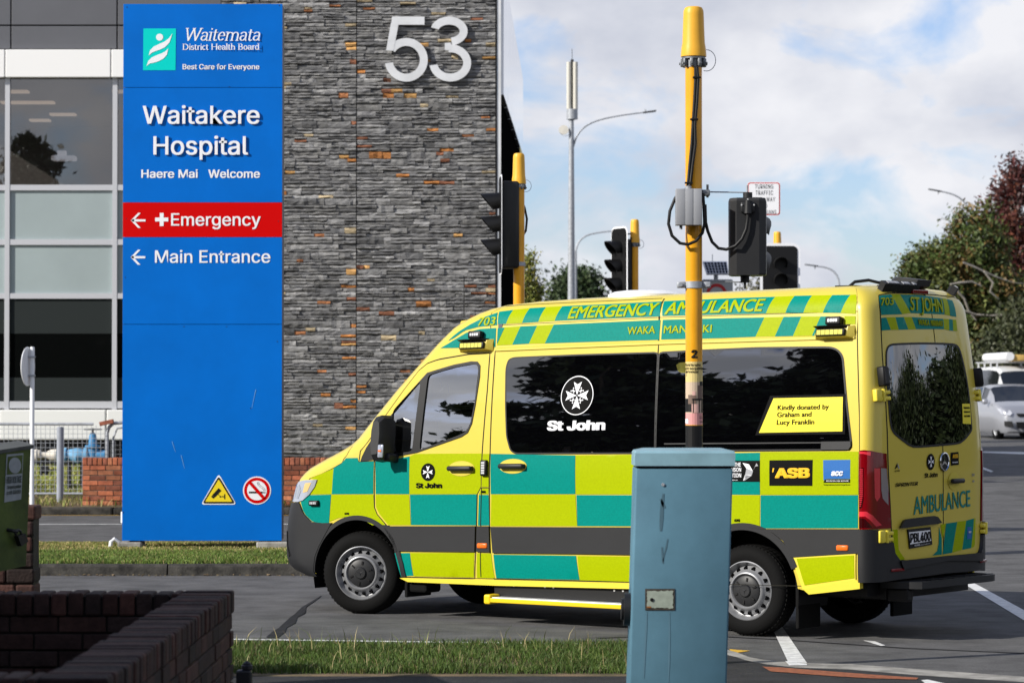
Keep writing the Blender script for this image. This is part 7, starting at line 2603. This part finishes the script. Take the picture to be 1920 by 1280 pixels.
for cx, cz in ((1.130, 2.233), (4.386, 2.233)):
    for far in (False, True):
        M = frame(cx, cz, 0, far)
        mb = MB()
        mb.hull([(x, y, z) for x, y, z in ((-.165, 0, -.055), (.165, 0, -.055), (-.15, 0, .045), (.16, 0, .045), (-.13, .06, -.04), (.12, .06, -.04), (-.12, .05, .03), (.13, .05, .03), (.165, .02, .0), (-.165, .02, -.02))], 2, M)
        mb.hull([(x, y, z) for x, y, z in ((-.125, .05, .012), (.12, .05, .012), (-.145, .088, .030), (.10, .088, .030), (-.12, .03, .046), (.14, .03, .046))], 0, M)
        mb.box((-.125, .045, -.042), (.115, .080, .010), 0, M, bev=.006)
        for i in range(6):
            mb.box((-.112 + i * .036, .078, -.034), (-.080 + i * .036, .083, .002), 1, M)
        mb.build('flood_light', [BLACK, FLOOD, VAN_Y], body, smooth=25)
for X, Z in ((1.276, .645), (4.512, .667)):
    lampbox('side_marker', X, Z, .10, .042, .010, [AMBER, AMBER], body, off=.014, bev=.018)
# mirrors
for far in (False, True):
    M = frame(.36, 1.50, -.03, far)
    mb = MB()
    prof_ = [(-.03, -.19), (.045, -.18), (.06, -.1), (.07, .04), (.06, .165), (.035, .19), (-.025, .175), (-.045, .08), (-.05, -.08)]
    pts = []
    for y, sc, dx in ((.07, .86, .01), (.10, 1, 0), (.20, .97, -.012), (.235, .72, -.02)):
        for x, z in prof_: pts.append((x * sc + dx - .02, y, z * sc - .015))
    mb.hull(pts, 0, M)
    mb.box((-.01, -.03, -.20), (.06, .16, -.13), 0, M, bev=.02)
    mb.build('wing_mirror', PLASTIC, fd if not far else fdr, smooth=30)
    mb = MB()
    mb.box((.000, .222, -.175), (.055, .236, -.07), 0, M, bev=.008)
    mb.box((.010, .234, -.13), (.04, .240, -.115), 1, M)
    mb.build('indicator', [LENS_C, AMBER], fd if not far else fdr, smooth=30)
# tail top: light bars and camera pod
for (xa, xb) in ((5.03, 5.46), (6.03, 6.47)):
    mb = MB()
    for i in range(10):
        x = xa + (xb - xa) * (i + .5) / 10
        M = frame(x, 2.565, .02)
        w_ = (P3(xa + (xb - xa) * (i + 1) / 10, 2.565) - P3(xa + (xb - xa) * i / 10, 2.565)).length
        mb.box((-w_ / 2, -.05, -.022), (w_ / 2, .045, .026), 0, M)
        if i in (1, 2, 3, 5, 6, 8):
            mb.box((-w_ * .45, .044, -.012), (w_ * .45, .050, .016), 1, M)
    mb.build('rear_light_bar', [BLACK, GREYBOX], body)
mb = MB()
c = P3(5.68, 2.56)
mb.hull([(4.40, .84, 2.60), (4.40, 1.06, 2.60), (4.60, .82, 2.575), (4.60, 1.08, 2.575), (4.52, .82, 2.665), (4.52, 1.08, 2.665), (4.68, .84, 2.645), (4.68, 1.06, 2.645), (4.66, .84, 2.60), (4.66, 1.06, 2.60), (4.48, .86, 2.672), (4.48, 1.04, 2.672)])
mb.build('roof_pod', PLASTIC, body, smooth=25)
mb = MB()
mb.tube([(4.35, .35, 2.57), (4.40, .38, 2.62), (4.45, .5, 2.635), (4.47, .62, 2.62), (4.45, .74, 2.63)], .012, 6)
mb.box((4.50, .52, 2.55), (4.60, .72, 2.60), bev=.01)
mb.box((4.53, .8, 2.54), (4.66, 1.05, 2.575), 1, bev=.01)
mb.build('pod_cable', [CABLE, TAIL_R], body)
mb = MB()
mb.lathe([(0, .036), (.16, .033), (.25, .022), (.30, .0), (.30, -.05)], 28, 0, Matrix.Translation((2.42, .60, 2.572)))
mb.build('roof_vent', WHITE, body, smooth=40)
mb = MB()
mb.box((4.25, .35, 2.575), (4.42, .6, 2.595))
mb.tube([(.86, .3, 2.42), (.86, .3, 2.75)], .004, 5)
M = frame(.74, 2.40, 0)
mb.build('roof_hatch', BLACK, body)
mb = MB()
mb.hull([(.80, .34, 2.385), (1.10, .28, 2.42), (.78, .34, 2.33), (1.10, .28, 2.34), (.80, 1.5, 2.385), (1.10, 1.56, 2.42), (.78, 1.5, 2.33), (1.10, 1.56, 2.34)])
mb.build('front_light_bar', VAN_Y, body, smooth=25)
# door hinges and rear grab lamps
for far in (0, 1):
    for z0, big in ((.746, 1), (1.765, 0)):
        mb = MB()
        M = frame(5.165 if big else 5.115, z0, .03 if big else .02, bool(far))
        mb.box((-.085, -.03, -.045), (-.02, .012, .045), 0, M, bev=.008)
        mb.box((-.02, -.03, -.036), (.075, .006, -.008), 0, M, bev=.006)
        mb.box((-.02, -.03, .008), (.075, .006, .036), 0, M, bev=.006)
        mb.cyl(M @ Vector((.0, .004, -.045)), M @ Vector((.0, .004, .045)), .014, n=10)
        mb.build('hinge', VAN_Y2, rdl if not far else rdr, smooth=30)
    mb = MB()
    M = frame(5.095, 1.90, .012, bool(far))
    mb.box((-.034, -.04, -.072), (.030, .05, .072), 0, M, bev=.012)
    mb.box((-.02, .048, -.055), (.02, .054, .055), 1, M)
    mb.build('rear_strobe', [BLACK, PLASTIC], body, smooth=30)
# rear step and tow bar
mb = MB()
x0 = 4.80
mb.hull([(x, y, z) for y, x1 in ((.28, x0 + .02), (.34, x0 + .17), (1.44, x0 + .19), (1.53, x0 + .16), (1.57, x0 + .07)) for x in (x0 - .14, x1) for z in (.385, .435)])
mb.build('rear_step', PLASTIC, body, smooth=25)
mb = MB()
for i in range(6):
    y = .52 + i * .18
    mb.box((x0 - .02, y, .4355), (x0 + .15, y + .10, .440), 0)
mb.box((4.7, .30, .29), (4.88, .38, .384), bev=.015)
mb.box((4.55, .5, .36), (4.72, 1.5, .40))
mb.build('step_tread', BLACK, body)
# underside, wells, mud flaps
mb = MB()
mb.box((-.75, .30, .30), (4.70, 1.60, .48))
mb.box((-.45, .36, .4), (.45, 1.46, .85))
mb.box((3.2, .44, .4), (4.13, 1.40, .85))
mb.box((.62, .16, .31), (3.05, 1.68, .345))
mb.box((4.2, .12, .33), (4.64, 1.70, .42))
for c, xx in ((AXF, 0), (AXR, 0)):
    for far in (0, 1):
        pr = [(c[0] + .475 * math.cos(RAD(a)), c[1] + .475 * math.sin(RAD(a))) for a in range(-14, 195, 8)]
        n = len(pr)
        y0, y1 = .012, .44
        if far: y0, y1 = float(farn(y0)), float(farn(y1))
        zz = lambda x, z: z + RAKE * (x - WB)
        mb.add([(x, y0, zz(x, z)) for x, z in pr] + [(x, y1, zz(x, z)) for x, z in pr], [(i, i + 1, n + i + 1, n + i) for i in range(n - 1)])
mb.build('underbody', BLACK, body)
mb = MB()
for y0, y1 in ((.02, .34), (1.46, 1.78)):
    mb = MB()
    mb.box((.47, y0, .16), (.50, y1, .40), 0, bev=.008)
    mb.box((.495, y0 + .02, .20), (.68, y1 - .1, .33), 0, bev=.02)
    mb.build('mud_flap', RUBBER, body)
    mb = MB()
    mb.box((4.10, y0, .08), (4.13, y1, .55), 0, bev=.008)
    mb.build('mud_flap', RUBBER, body)
# cab interior
mb = MB()
mb.box((1.32, .14, .5), (1.36, 1.70, 2.35))
mb.box((-.35, .25, .95), (.26, 1.62, 1.27), bev=.06)
mb.box((-.2, .2, .45), (1.3, 1.66, .55))
for y in (.50, 1.36):
    mb.box((.72, y - .24, .8), (1.22, y + .24, .98), bev=.06)
    mb.hull([(1.10, y - .22, .95), (1.26, y - .22, .95), (1.10, y + .22, .95), (1.26, y + .22, .95), (1.22, y - .20, 1.50), (1.32, y - .20, 1.50), (1.22, y + .20, 1.50), (1.32, y + .20, 1.50)])
    mb.box((1.20, y - .12, 1.52), (1.30, y + .12, 1.72), bev=.05)
mb.build('cab_interior', ASBT, body, smooth=30)
mb = MB()
T = X_((.42, 1.36, 1.22), (0, 1, 0), (.55, 0, .83), None)
mb.tube([T @ Vector((.19 * math.cos(t), .19 * math.sin(t), 0)) for t in np.linspace(0, 2 * math.pi, 29)], .016, 8)
mb.tube([T @ Vector((-.19, 0, 0)), T @ Vector((.19, 0, 0))], .018, 6)
mb.tube([T @ Vector((0, 0, 0)), T @ Vector((0, 0, -.25))], .03, 8)
mb.build('steering_wheel', PLASTIC, body, smooth=50)
mb = MB()
mb.lathe([(0, 0), (.035, 0), (.035, .16), (.015, .20), (.015, .22), (0, .22)], 14, 0, Matrix.Translation((.30, .52, 1.27)))
mb.build('water_bottle', mat('bottle_blue', (.25, .48, .68), .2), body, smooth=40)
# wheels
STEELW = mat('wheel_silver', (.24, .245, .255), .38, metal=.35)
HUBC = mat('hub_cap', (.018, .0185, .02), .45)
def wheel(name, sx_, side, steer, z):
    w = bpy.data.objects.new(name, None)
    C.objects.link(w)
    w.parent = amb
    yc = .05 if side == 0 else 1.77
    w.location = (sx_, yc, z)
    # local z of the wheel points outwards
    w.rotation_euler = Matrix(((1, 0, 0), (0, 0, -1 if side == 0 else 1), (0, 1 if side == 0 else -1, 0))).to_euler() if True else (0, 0, 0)
    w.rotation_euler = (Matrix.Rotation(steer, 3, 'Z') @ Matrix(((1, 0, 0), (0, 0, -1 if side == 0 else 1), (0, 1 if side == 0 else -1, 0)))).to_euler()
    R, hw = .338, .115
    mb = MB()
    mb.lathe([(.212, -.02), (.216, .004), (.228, .010), (.262, .016), (.298, .010), (.318, -.006), (.330, -.026), (R, -.05), (R, -.17), (.325, -.20), (.22, -.21)], 72)
    for i in range(60):
        M = Matrix.Rotation(2 * math.pi * i / 60, 4, 'Z')
        for z0, z1 in ((-.040, -.010), (-.095, -.05), (-.15, -.105)):
            M2 = M @ Matrix.Rotation((z0 * 1.6), 4, 'Z')
            if z0 == -.040:
                mb.box((.322, -.010, -.040), (R - .002, .008, -.024), 0, M2)
            else:
                mb.box((R - .004, -.0135, z0), (R + .0018, .0135, z1), 0, M2)
    mb.build('tyre', RUBBER, w, smooth=35)
    mb = MB()
    mb.lathe([(.214, -.018), (.220, .006), (.213, .010), (.206, -.004), (.200, -.022), (.192, -.034), (.184, -.036), (.176, -.026), (.150, -.014), (.146, -.002), (.138, .008), (.128, .010), (.120, .002), (.114, -.012)], 64)
    mb.build('rim', STEELW, w, smooth=50)
    mb = MB()
    for i in range(16):
        a = 2 * math.pi * i / 16 + .1
        M = Matrix.Rotation(a, 4, 'Z') @ Matrix.Translation((.163, 0, -.0185)) @ Matrix.Rotation(RAD(-24), 4, 'Y')
        mb.lathe([(.0165, .0025), (.0150, -.02), (0, -.02)], 14, 0, M)
        mb.lathe([(.0, .0030), (.0155, .0030)], 14, 0, M)
    mb.build('rim_hole', VOID, w)
    mb = MB()
    mb.lathe([(.116, -.012), (.112, .004), (.098, .012), (.05, .016), (.046, .024), (.040, .028), (.0, .028)], 40)
    for i in range(6):
        M = Matrix.Rotation(2 * math.pi * i / 6 + .35, 4, 'Z')
        mb.box((.070, -.006, .008), (.098, .006, .0195), 1, M)
    for k in range(3):
        M = Matrix.Rotation(2 * math.pi * k / 3 + .5, 4, 'Z')
        mb.hull([(0, -.006, .028), (0, .006, .028), (.030, 0, .028), (0, 0, .032)], 2, M)
    mb.build('hub_cap', [HUBC, BLACK, PLASTIC], w, smooth=30)
    return w
STEER = RAD(20)
wheel('wheel', 0.0, 0, STEER, .335)
wheel('wheel', 0.0, 1, STEER, .335)
wheel('wheel', 3.665, 0, 0, .338)
wheel('wheel', 3.665, 1, 0, .338)

# ------------------------------------------------------------------ cars on the main road
CAR_GLASS = mat('car_glass', (.012, .014, .016), .05, spec=.7)
HEADL = mat('car_headlamp', (.55, .56, .58), .1, coat=.8, metal=.3)
def car(name, loc, rz, stations, paint, label, cat, wheels, parts, glass=(0, 0, 0, 0)):
    """stations along local -y (front at y = 0, tail at y = -L): (y, halfwidth, z_sill, z_belt, z_top, halfwidth_top)"""
    r = empty(name, loc, rz, label, cat)
    mb = MB()
    rings = []
    for (y, hw, zs0, zb, zt, ht) in stations:
        m_ = (zs0 + zb) / 2
        half = [(hw * .90, zs0), (hw * .985, zs0 + .10), (hw, m_), (hw * .985, zb - .06), (hw * .95, zb)]
        if zt > zb + .05:
            half += [(ht + (hw * .95 - ht) * .12, zb + (zt - zb) * .86), (ht * .90, zt - .015), (ht * .5, zt + .012), (0, zt + .02)]
        else:
            half += [(hw * .90, zb + .02), (hw * .8, zb + .035), (hw * .45, zb + .05), (0, zb + .055)]
        rings.append([(x, -y, z) for x, z in half] + [(-x, -y, z) for x, z in reversed(half[:-1])])
    n = len(rings[0])
    vs = [p for q in rings for p in q]
    fs, gi = [], []
    for k in range(len(rings) - 1):
        for i in range(n - 1):
            fs.append((k * n + i, k * n + i + 1, (k + 1) * n + i + 1, (k + 1) * n + i))
        fs.append((k * n + n - 1, k * n, (k + 1) * n, (k + 1) * n + n - 1))
    fs += [tuple(range(n)), tuple(range((len(rings) - 1) * n, len(rings) * n))]
    def is_ws(k, i): return glass[0] <= k < glass[1] and 5 <= i <= 10
    def is_side(k, i): return glass[2] <= k < glass[3] and i in (4, 11)
    keep = [f for q, f in enumerate(fs) if not (is_ws(q // n, q % n) or is_side(q // n, q % n))]
    mb.add(vs, keep, 0)
    mb.build('body', paint, r, smooth=38)
    for nm, test in (('windscreen', is_ws), ('side_window', is_side)):
        sel = [f for q, f in enumerate(fs[:n * (len(rings) - 1)]) if test(q // n, q % n)]
        if not sel: continue
        for side in ((0,) if nm == 'windscreen' else (0, 1)):
            s2 = [f for f in sel if nm == 'windscreen' or (vs[f[0]][0] > 0) == bool(side)]
            used = sorted({i for f in s2 for i in f})
            m2 = MB()
            m2.add([vs[i] for i in used], [tuple(used.index(i) for i in f) for f in s2])
            m2.build(nm, CAR_GLASS, r, smooth=60)
    for nm, m_, fn in parts:
        mb = MB()
        fn(mb)
        mb.build(nm, m_, r, smooth=30)
    for (y, R, x) in wheels:
        for sx_ in (-1, 1):
            w = bpy.data.objects.new('wheel', None)
            C.objects.link(w)
            w.parent = r
            w.location = (sx_ * x, -y, R)
            w.rotation_euler = (0, sx_ * math.pi / 2, 0)
            mb = MB()
            mb.lathe([(R * .62, .0), (R * .70, .012), (R * .92, .01), (R, -.02), (R, -.17), (R * .6, -.18)], 32)
            mb.build('tyre', RUBBER, w, smooth=40)
            mb = MB()
            mb.lathe([(R * .63, .0), (R * .60, -.015), (R * .2, -.01), (R * .14, .0), (0, .0)], 28)
            for k in range(7):
                M = Matrix.Rotation(k * 6.283 / 7, 4, 'Z')
                mb.box((R * .24, -R * .09, -.016), (R * .52, R * .09, -.009), 1, M)
            mb.build('rim', [STEEL, BLACK], w, smooth=30)
            mb = MB()
            mb.lathe([(R * 1.12, .004), (R * 1.12, -.06), (0, -.06)], 30)
            mb.build('wheel_arch', BLACK, w)
    return r
SILVER = mat('silver_paint', (.34, .35, .38), .3, metal=.4, coat=.5)
pc = gp(1842, 824)
cy = 77.0
def place(px, Y, dx=0.0):
    p = at(px, 780, Y)
    return Vector((p.x + dx, Y, terr(p.x + dx, Y)))
def quad(mb, pts, mi=0): mb.add(pts, [tuple(range(len(pts)))], mi)
# silver hatchback: front at y=0 facing the lens; its own right side is at -x
def sh_side(mb):
    for sx_ in (-1, 1):
        quad(mb, [(sx_ * .800, -1.60, 1.02), (sx_ * .812, -2.20, 1.02), (sx_ * .700, -2.18, 1.40), (sx_ * .690, -1.98, 1.385)])
        quad(mb, [(sx_ * .813, -2.27, 1.02), (sx_ * .800, -2.92, 1.05), (sx_ * .690, -2.80, 1.375), (sx_ * .700, -2.26, 1.40)])
def sh_front(mb):
    quad(mb, [(-.70, -.925, 1.035), (.70, -.925, 1.035), (.60, -1.66, 1.415), (-.60, -1.66, 1.415)])
hw_ = .845
silver = car('silver_hatchback', place(1934, 77.0), RAD(186), [
    (0.02, .58, .30, .52, .52, .4), (.05, .66, .22, .66, .66, .5), (.16, .76, .18, .80, .80, .5), (.45, .835, .18, .90, .90, .6), (.80, .845, .18, .965, .965, .6), (.90, .845, .18, .99, 1.0, .6),
    (1.30, .845, .18, 1.0, 1.22, .66), (1.72, .845, .18, 1.0, 1.44, .64), (2.2, .845, .18, 1.01, 1.50, .66), (2.8, .845, .18, 1.03, 1.47, .64), (3.3, .84, .20, 1.06, 1.38, .60), (3.62, .80, .24, 1.06, 1.12, .58), (3.78, .70, .30, .90, .90, .5)],
    SILVER, 'silver hatchback waiting in the far lane to the right of the ambulance', 'car', [(.72, .295, .80), (3.15, .295, .80)], [
    ('grille', BLACK, lambda mb: (quad(mb, [(-.36, .0, .62), (.36, .0, .62), (.42, -.02, .71), (-.42, -.02, .71)]), quad(mb, [(-.40, .03, .30), (.40, .03, .30), (.44, .03, .48), (-.44, .03, .48)]))),
    ('headlight', HEADL, lambda mb: mb.hull([(-.83, -.36, .80), (-.82, -.60, .90), (-.74, -.30, .86), (-.52, -.02, .72), (-.60, .01, .65), (-.78, -.14, .68), (-.56, -.10, .79)])),
    ('headlight', HEADL, lambda mb: mb.hull([(.83, -.36, .80), (.82, -.60, .90), (.74, -.30, .86), (.52, -.02, .72), (.60, .01, .65), (.78, -.14, .68), (.56, -.10, .79)])),
    ('fog_light_bezel', BLACK, lambda mb: [mb.hull([(s * .50, .045, .34), (s * .73, -.06, .36), (s * .74, -.085, .50), (s * .54, .02, .50), (s * .55, -.1, .42)]) for s in (-1, 1)]),
    ('wing_mirror', SILVER, lambda mb: [mb.box((s * .86, -1.32, .96), (s * 1.02, -1.18, 1.10), bev=.04) for s in (-1, 1)]),
    ('pillar_trim', SILVER, lambda mb: [mb.add([(s * (.812 - .115 * t), -2.19, 1.0 + .44 * t) for t in (0, 1)] + [(s * (.812 - .115 * t), -2.26, 1.0 + .44 * t) for t in (1, 0)], [(0, 1, 2, 3)]) for s in (-1, 1)]),
    ('registration_sticker', SIGN_WHITE, lambda mb: (quad(mb, [(-.655, -1.245, 1.215), (-.60, -1.235, 1.215), (-.575, -1.40, 1.30), (-.625, -1.41, 1.30)]),)),
    ], glass=(5, 7, 7, 10))
# white van behind it
WV = mat('van_white', (.55, .56, .56), .35, coat=.3)
def wv_side(mb):
    for s in (-1, 1):
        quad(mb, [(s * .845, -1.05, 1.16), (s * .850, -1.55, 1.16), (s * .735, -1.55, 1.78), (s * .735, -1.36, 1.76)])
        quad(mb, [(s * .852, -1.66, 1.16), (s * .852, -2.9, 1.16), (s * .735, -2.9, 1.78), (s * .735, -1.66, 1.78)])
        quad(mb, [(s * .852, -3.0, 1.16), (s * .852, -4.2, 1.16), (s * .735, -4.2, 1.78), (s * .735, -3.0, 1.78)])
white = car('white_van', place(1936, 90.0), RAD(185), [
    (.03, .70, .32, .70, .70, .5), (.08, .80, .25, .92, .92, .5), (.25, .865, .22, 1.06, 1.06, .6), (.55, .885, .22, 1.13, 1.2, .74), (1.2, .89, .22, 1.14, 1.80, .72), (1.6, .89, .22, 1.14, 1.93, .72), (2.6, .89, .22, 1.14, 1.98, .72), (4.3, .89, .22, 1.14, 1.96, .70), (4.7, .86, .25, 1.14, 1.85, .66)],
    WV, 'white van with ladders and pipes on its roof rack behind the silver hatchback', 'van', [(.85, .32, .84), (3.6, .32, .84)], [
    ('headlight', HEADL, lambda mb: [mb.box((s * .5, -.1, .75), (s * .8, .0, .95), bev=.03) for s in (-1, 1)]),
    ('wing_mirror', BLACK, lambda mb: [mb.box((s * .93, -1.0, 1.15), (s * 1.1, -.9, 1.42), bev=.03) for s in (-1, 1)]),
    ('roof_rack', STEEL, lambda mb: ([mb.box((-.80, -y - .02, 2.09), (.80, -y + .02, 2.13)) for y in (1.6, 2.4, 3.2, 4.0)], [mb.box((s * .72 - .02, -y - .02, 1.9), (s * .72 + .02, -y + .02, 2.1)) for s in (-1, 1) for y in (1.6, 2.4, 3.2, 4.0)])),
    ], glass=(3, 4, 4, 7))
mb = MB()
p0 = white.location
Rz = Matrix.Translation(p0) @ Matrix.Rotation(RAD(185), 4, 'Z')
mb.box((-.80, -4.2, 2.14), (-.30, -1.4, 2.19), 0, Rz)
mb.tube([Rz @ Vector((-.34, -4.2, 2.24)), Rz @ Vector((-.34, -1.2, 2.24))], .09, 10, 1)
mb.tube([Rz @ Vector((.4, -4.2, 2.28)), Rz @ Vector((.4, -1.2, 2.28))], .14, 14, 2)
mb.box((-.22, -4.2, 2.14), (.22, -1.25, 2.34), 3, Rz, bev=.02)
mb.box((-.42, -1.25, 2.16), (-.24, -1.2, 2.42), 1, Rz, bev=.02)
tag(mb.build('roof_load', [WHITE, mat('load_red', (.35, .08, .06), .6), WHITE, mat('load_ochre', (.52, .34, .10), .6)], smooth=30), 'ladder, white pipe and timber tied on the white van roof', 'roof load')
# dark blue car further back, headlights on
NAVY = mat('navy_paint', (.012, .022, .075), .25, coat=.7)
LAMP_ON = mat('lit_headlamp', (.8, .75, .65), .2, emit=(1.0, .82, .6, 2.2))
navy = car('blue_suv', place(1806, 96.0), RAD(181), [
    (.02, .68, .34, .72, .72, .5), (.1, .80, .28, .88, .88, .5), (.4, .90, .25, 1.02, 1.02, .6), (1.15, .92, .25, 1.10, 1.12, .7), (1.85, .92, .25, 1.12, 1.62, .70), (2.6, .92, .25, 1.14, 1.72, .70), (3.9, .92, .25, 1.16, 1.68, .68), (4.5, .88, .3, 1.1, 1.3, .66)],
    NAVY, 'dark blue car with lit headlights just past the ambulance tail', 'car', [(.9, .36, .86), (3.5, .36, .86)], [
    ('headlight', LAMP_ON, lambda mb: mb.box((-.84, -.22, .84), (-.52, -.06, .98), bev=.04)),
    ('headlight', LAMP_ON, lambda mb: mb.box((.52, -.22, .84), (.84, -.06, .98), bev=.04)),
    ('fog_light', LAMP_ON, lambda mb: [mb.box((s * .55, -.1, .45), (s * .70, .0, .56), bev=.03) for s in (-1, 1)]),
    ('wing_mirror', NAVY, lambda mb: [mb.box((s * .94, -1.5, 1.08), (s * 1.12, -1.38, 1.22), bev=.04) for s in (-1, 1)]),
    ('grille', BLACK, lambda mb: quad(mb, [(-.45, -.03, .52), (.45, -.03, .52), (.48, -.06, .80), (-.48, -.06, .80)])),
    ], glass=(3, 4, 4, 6))
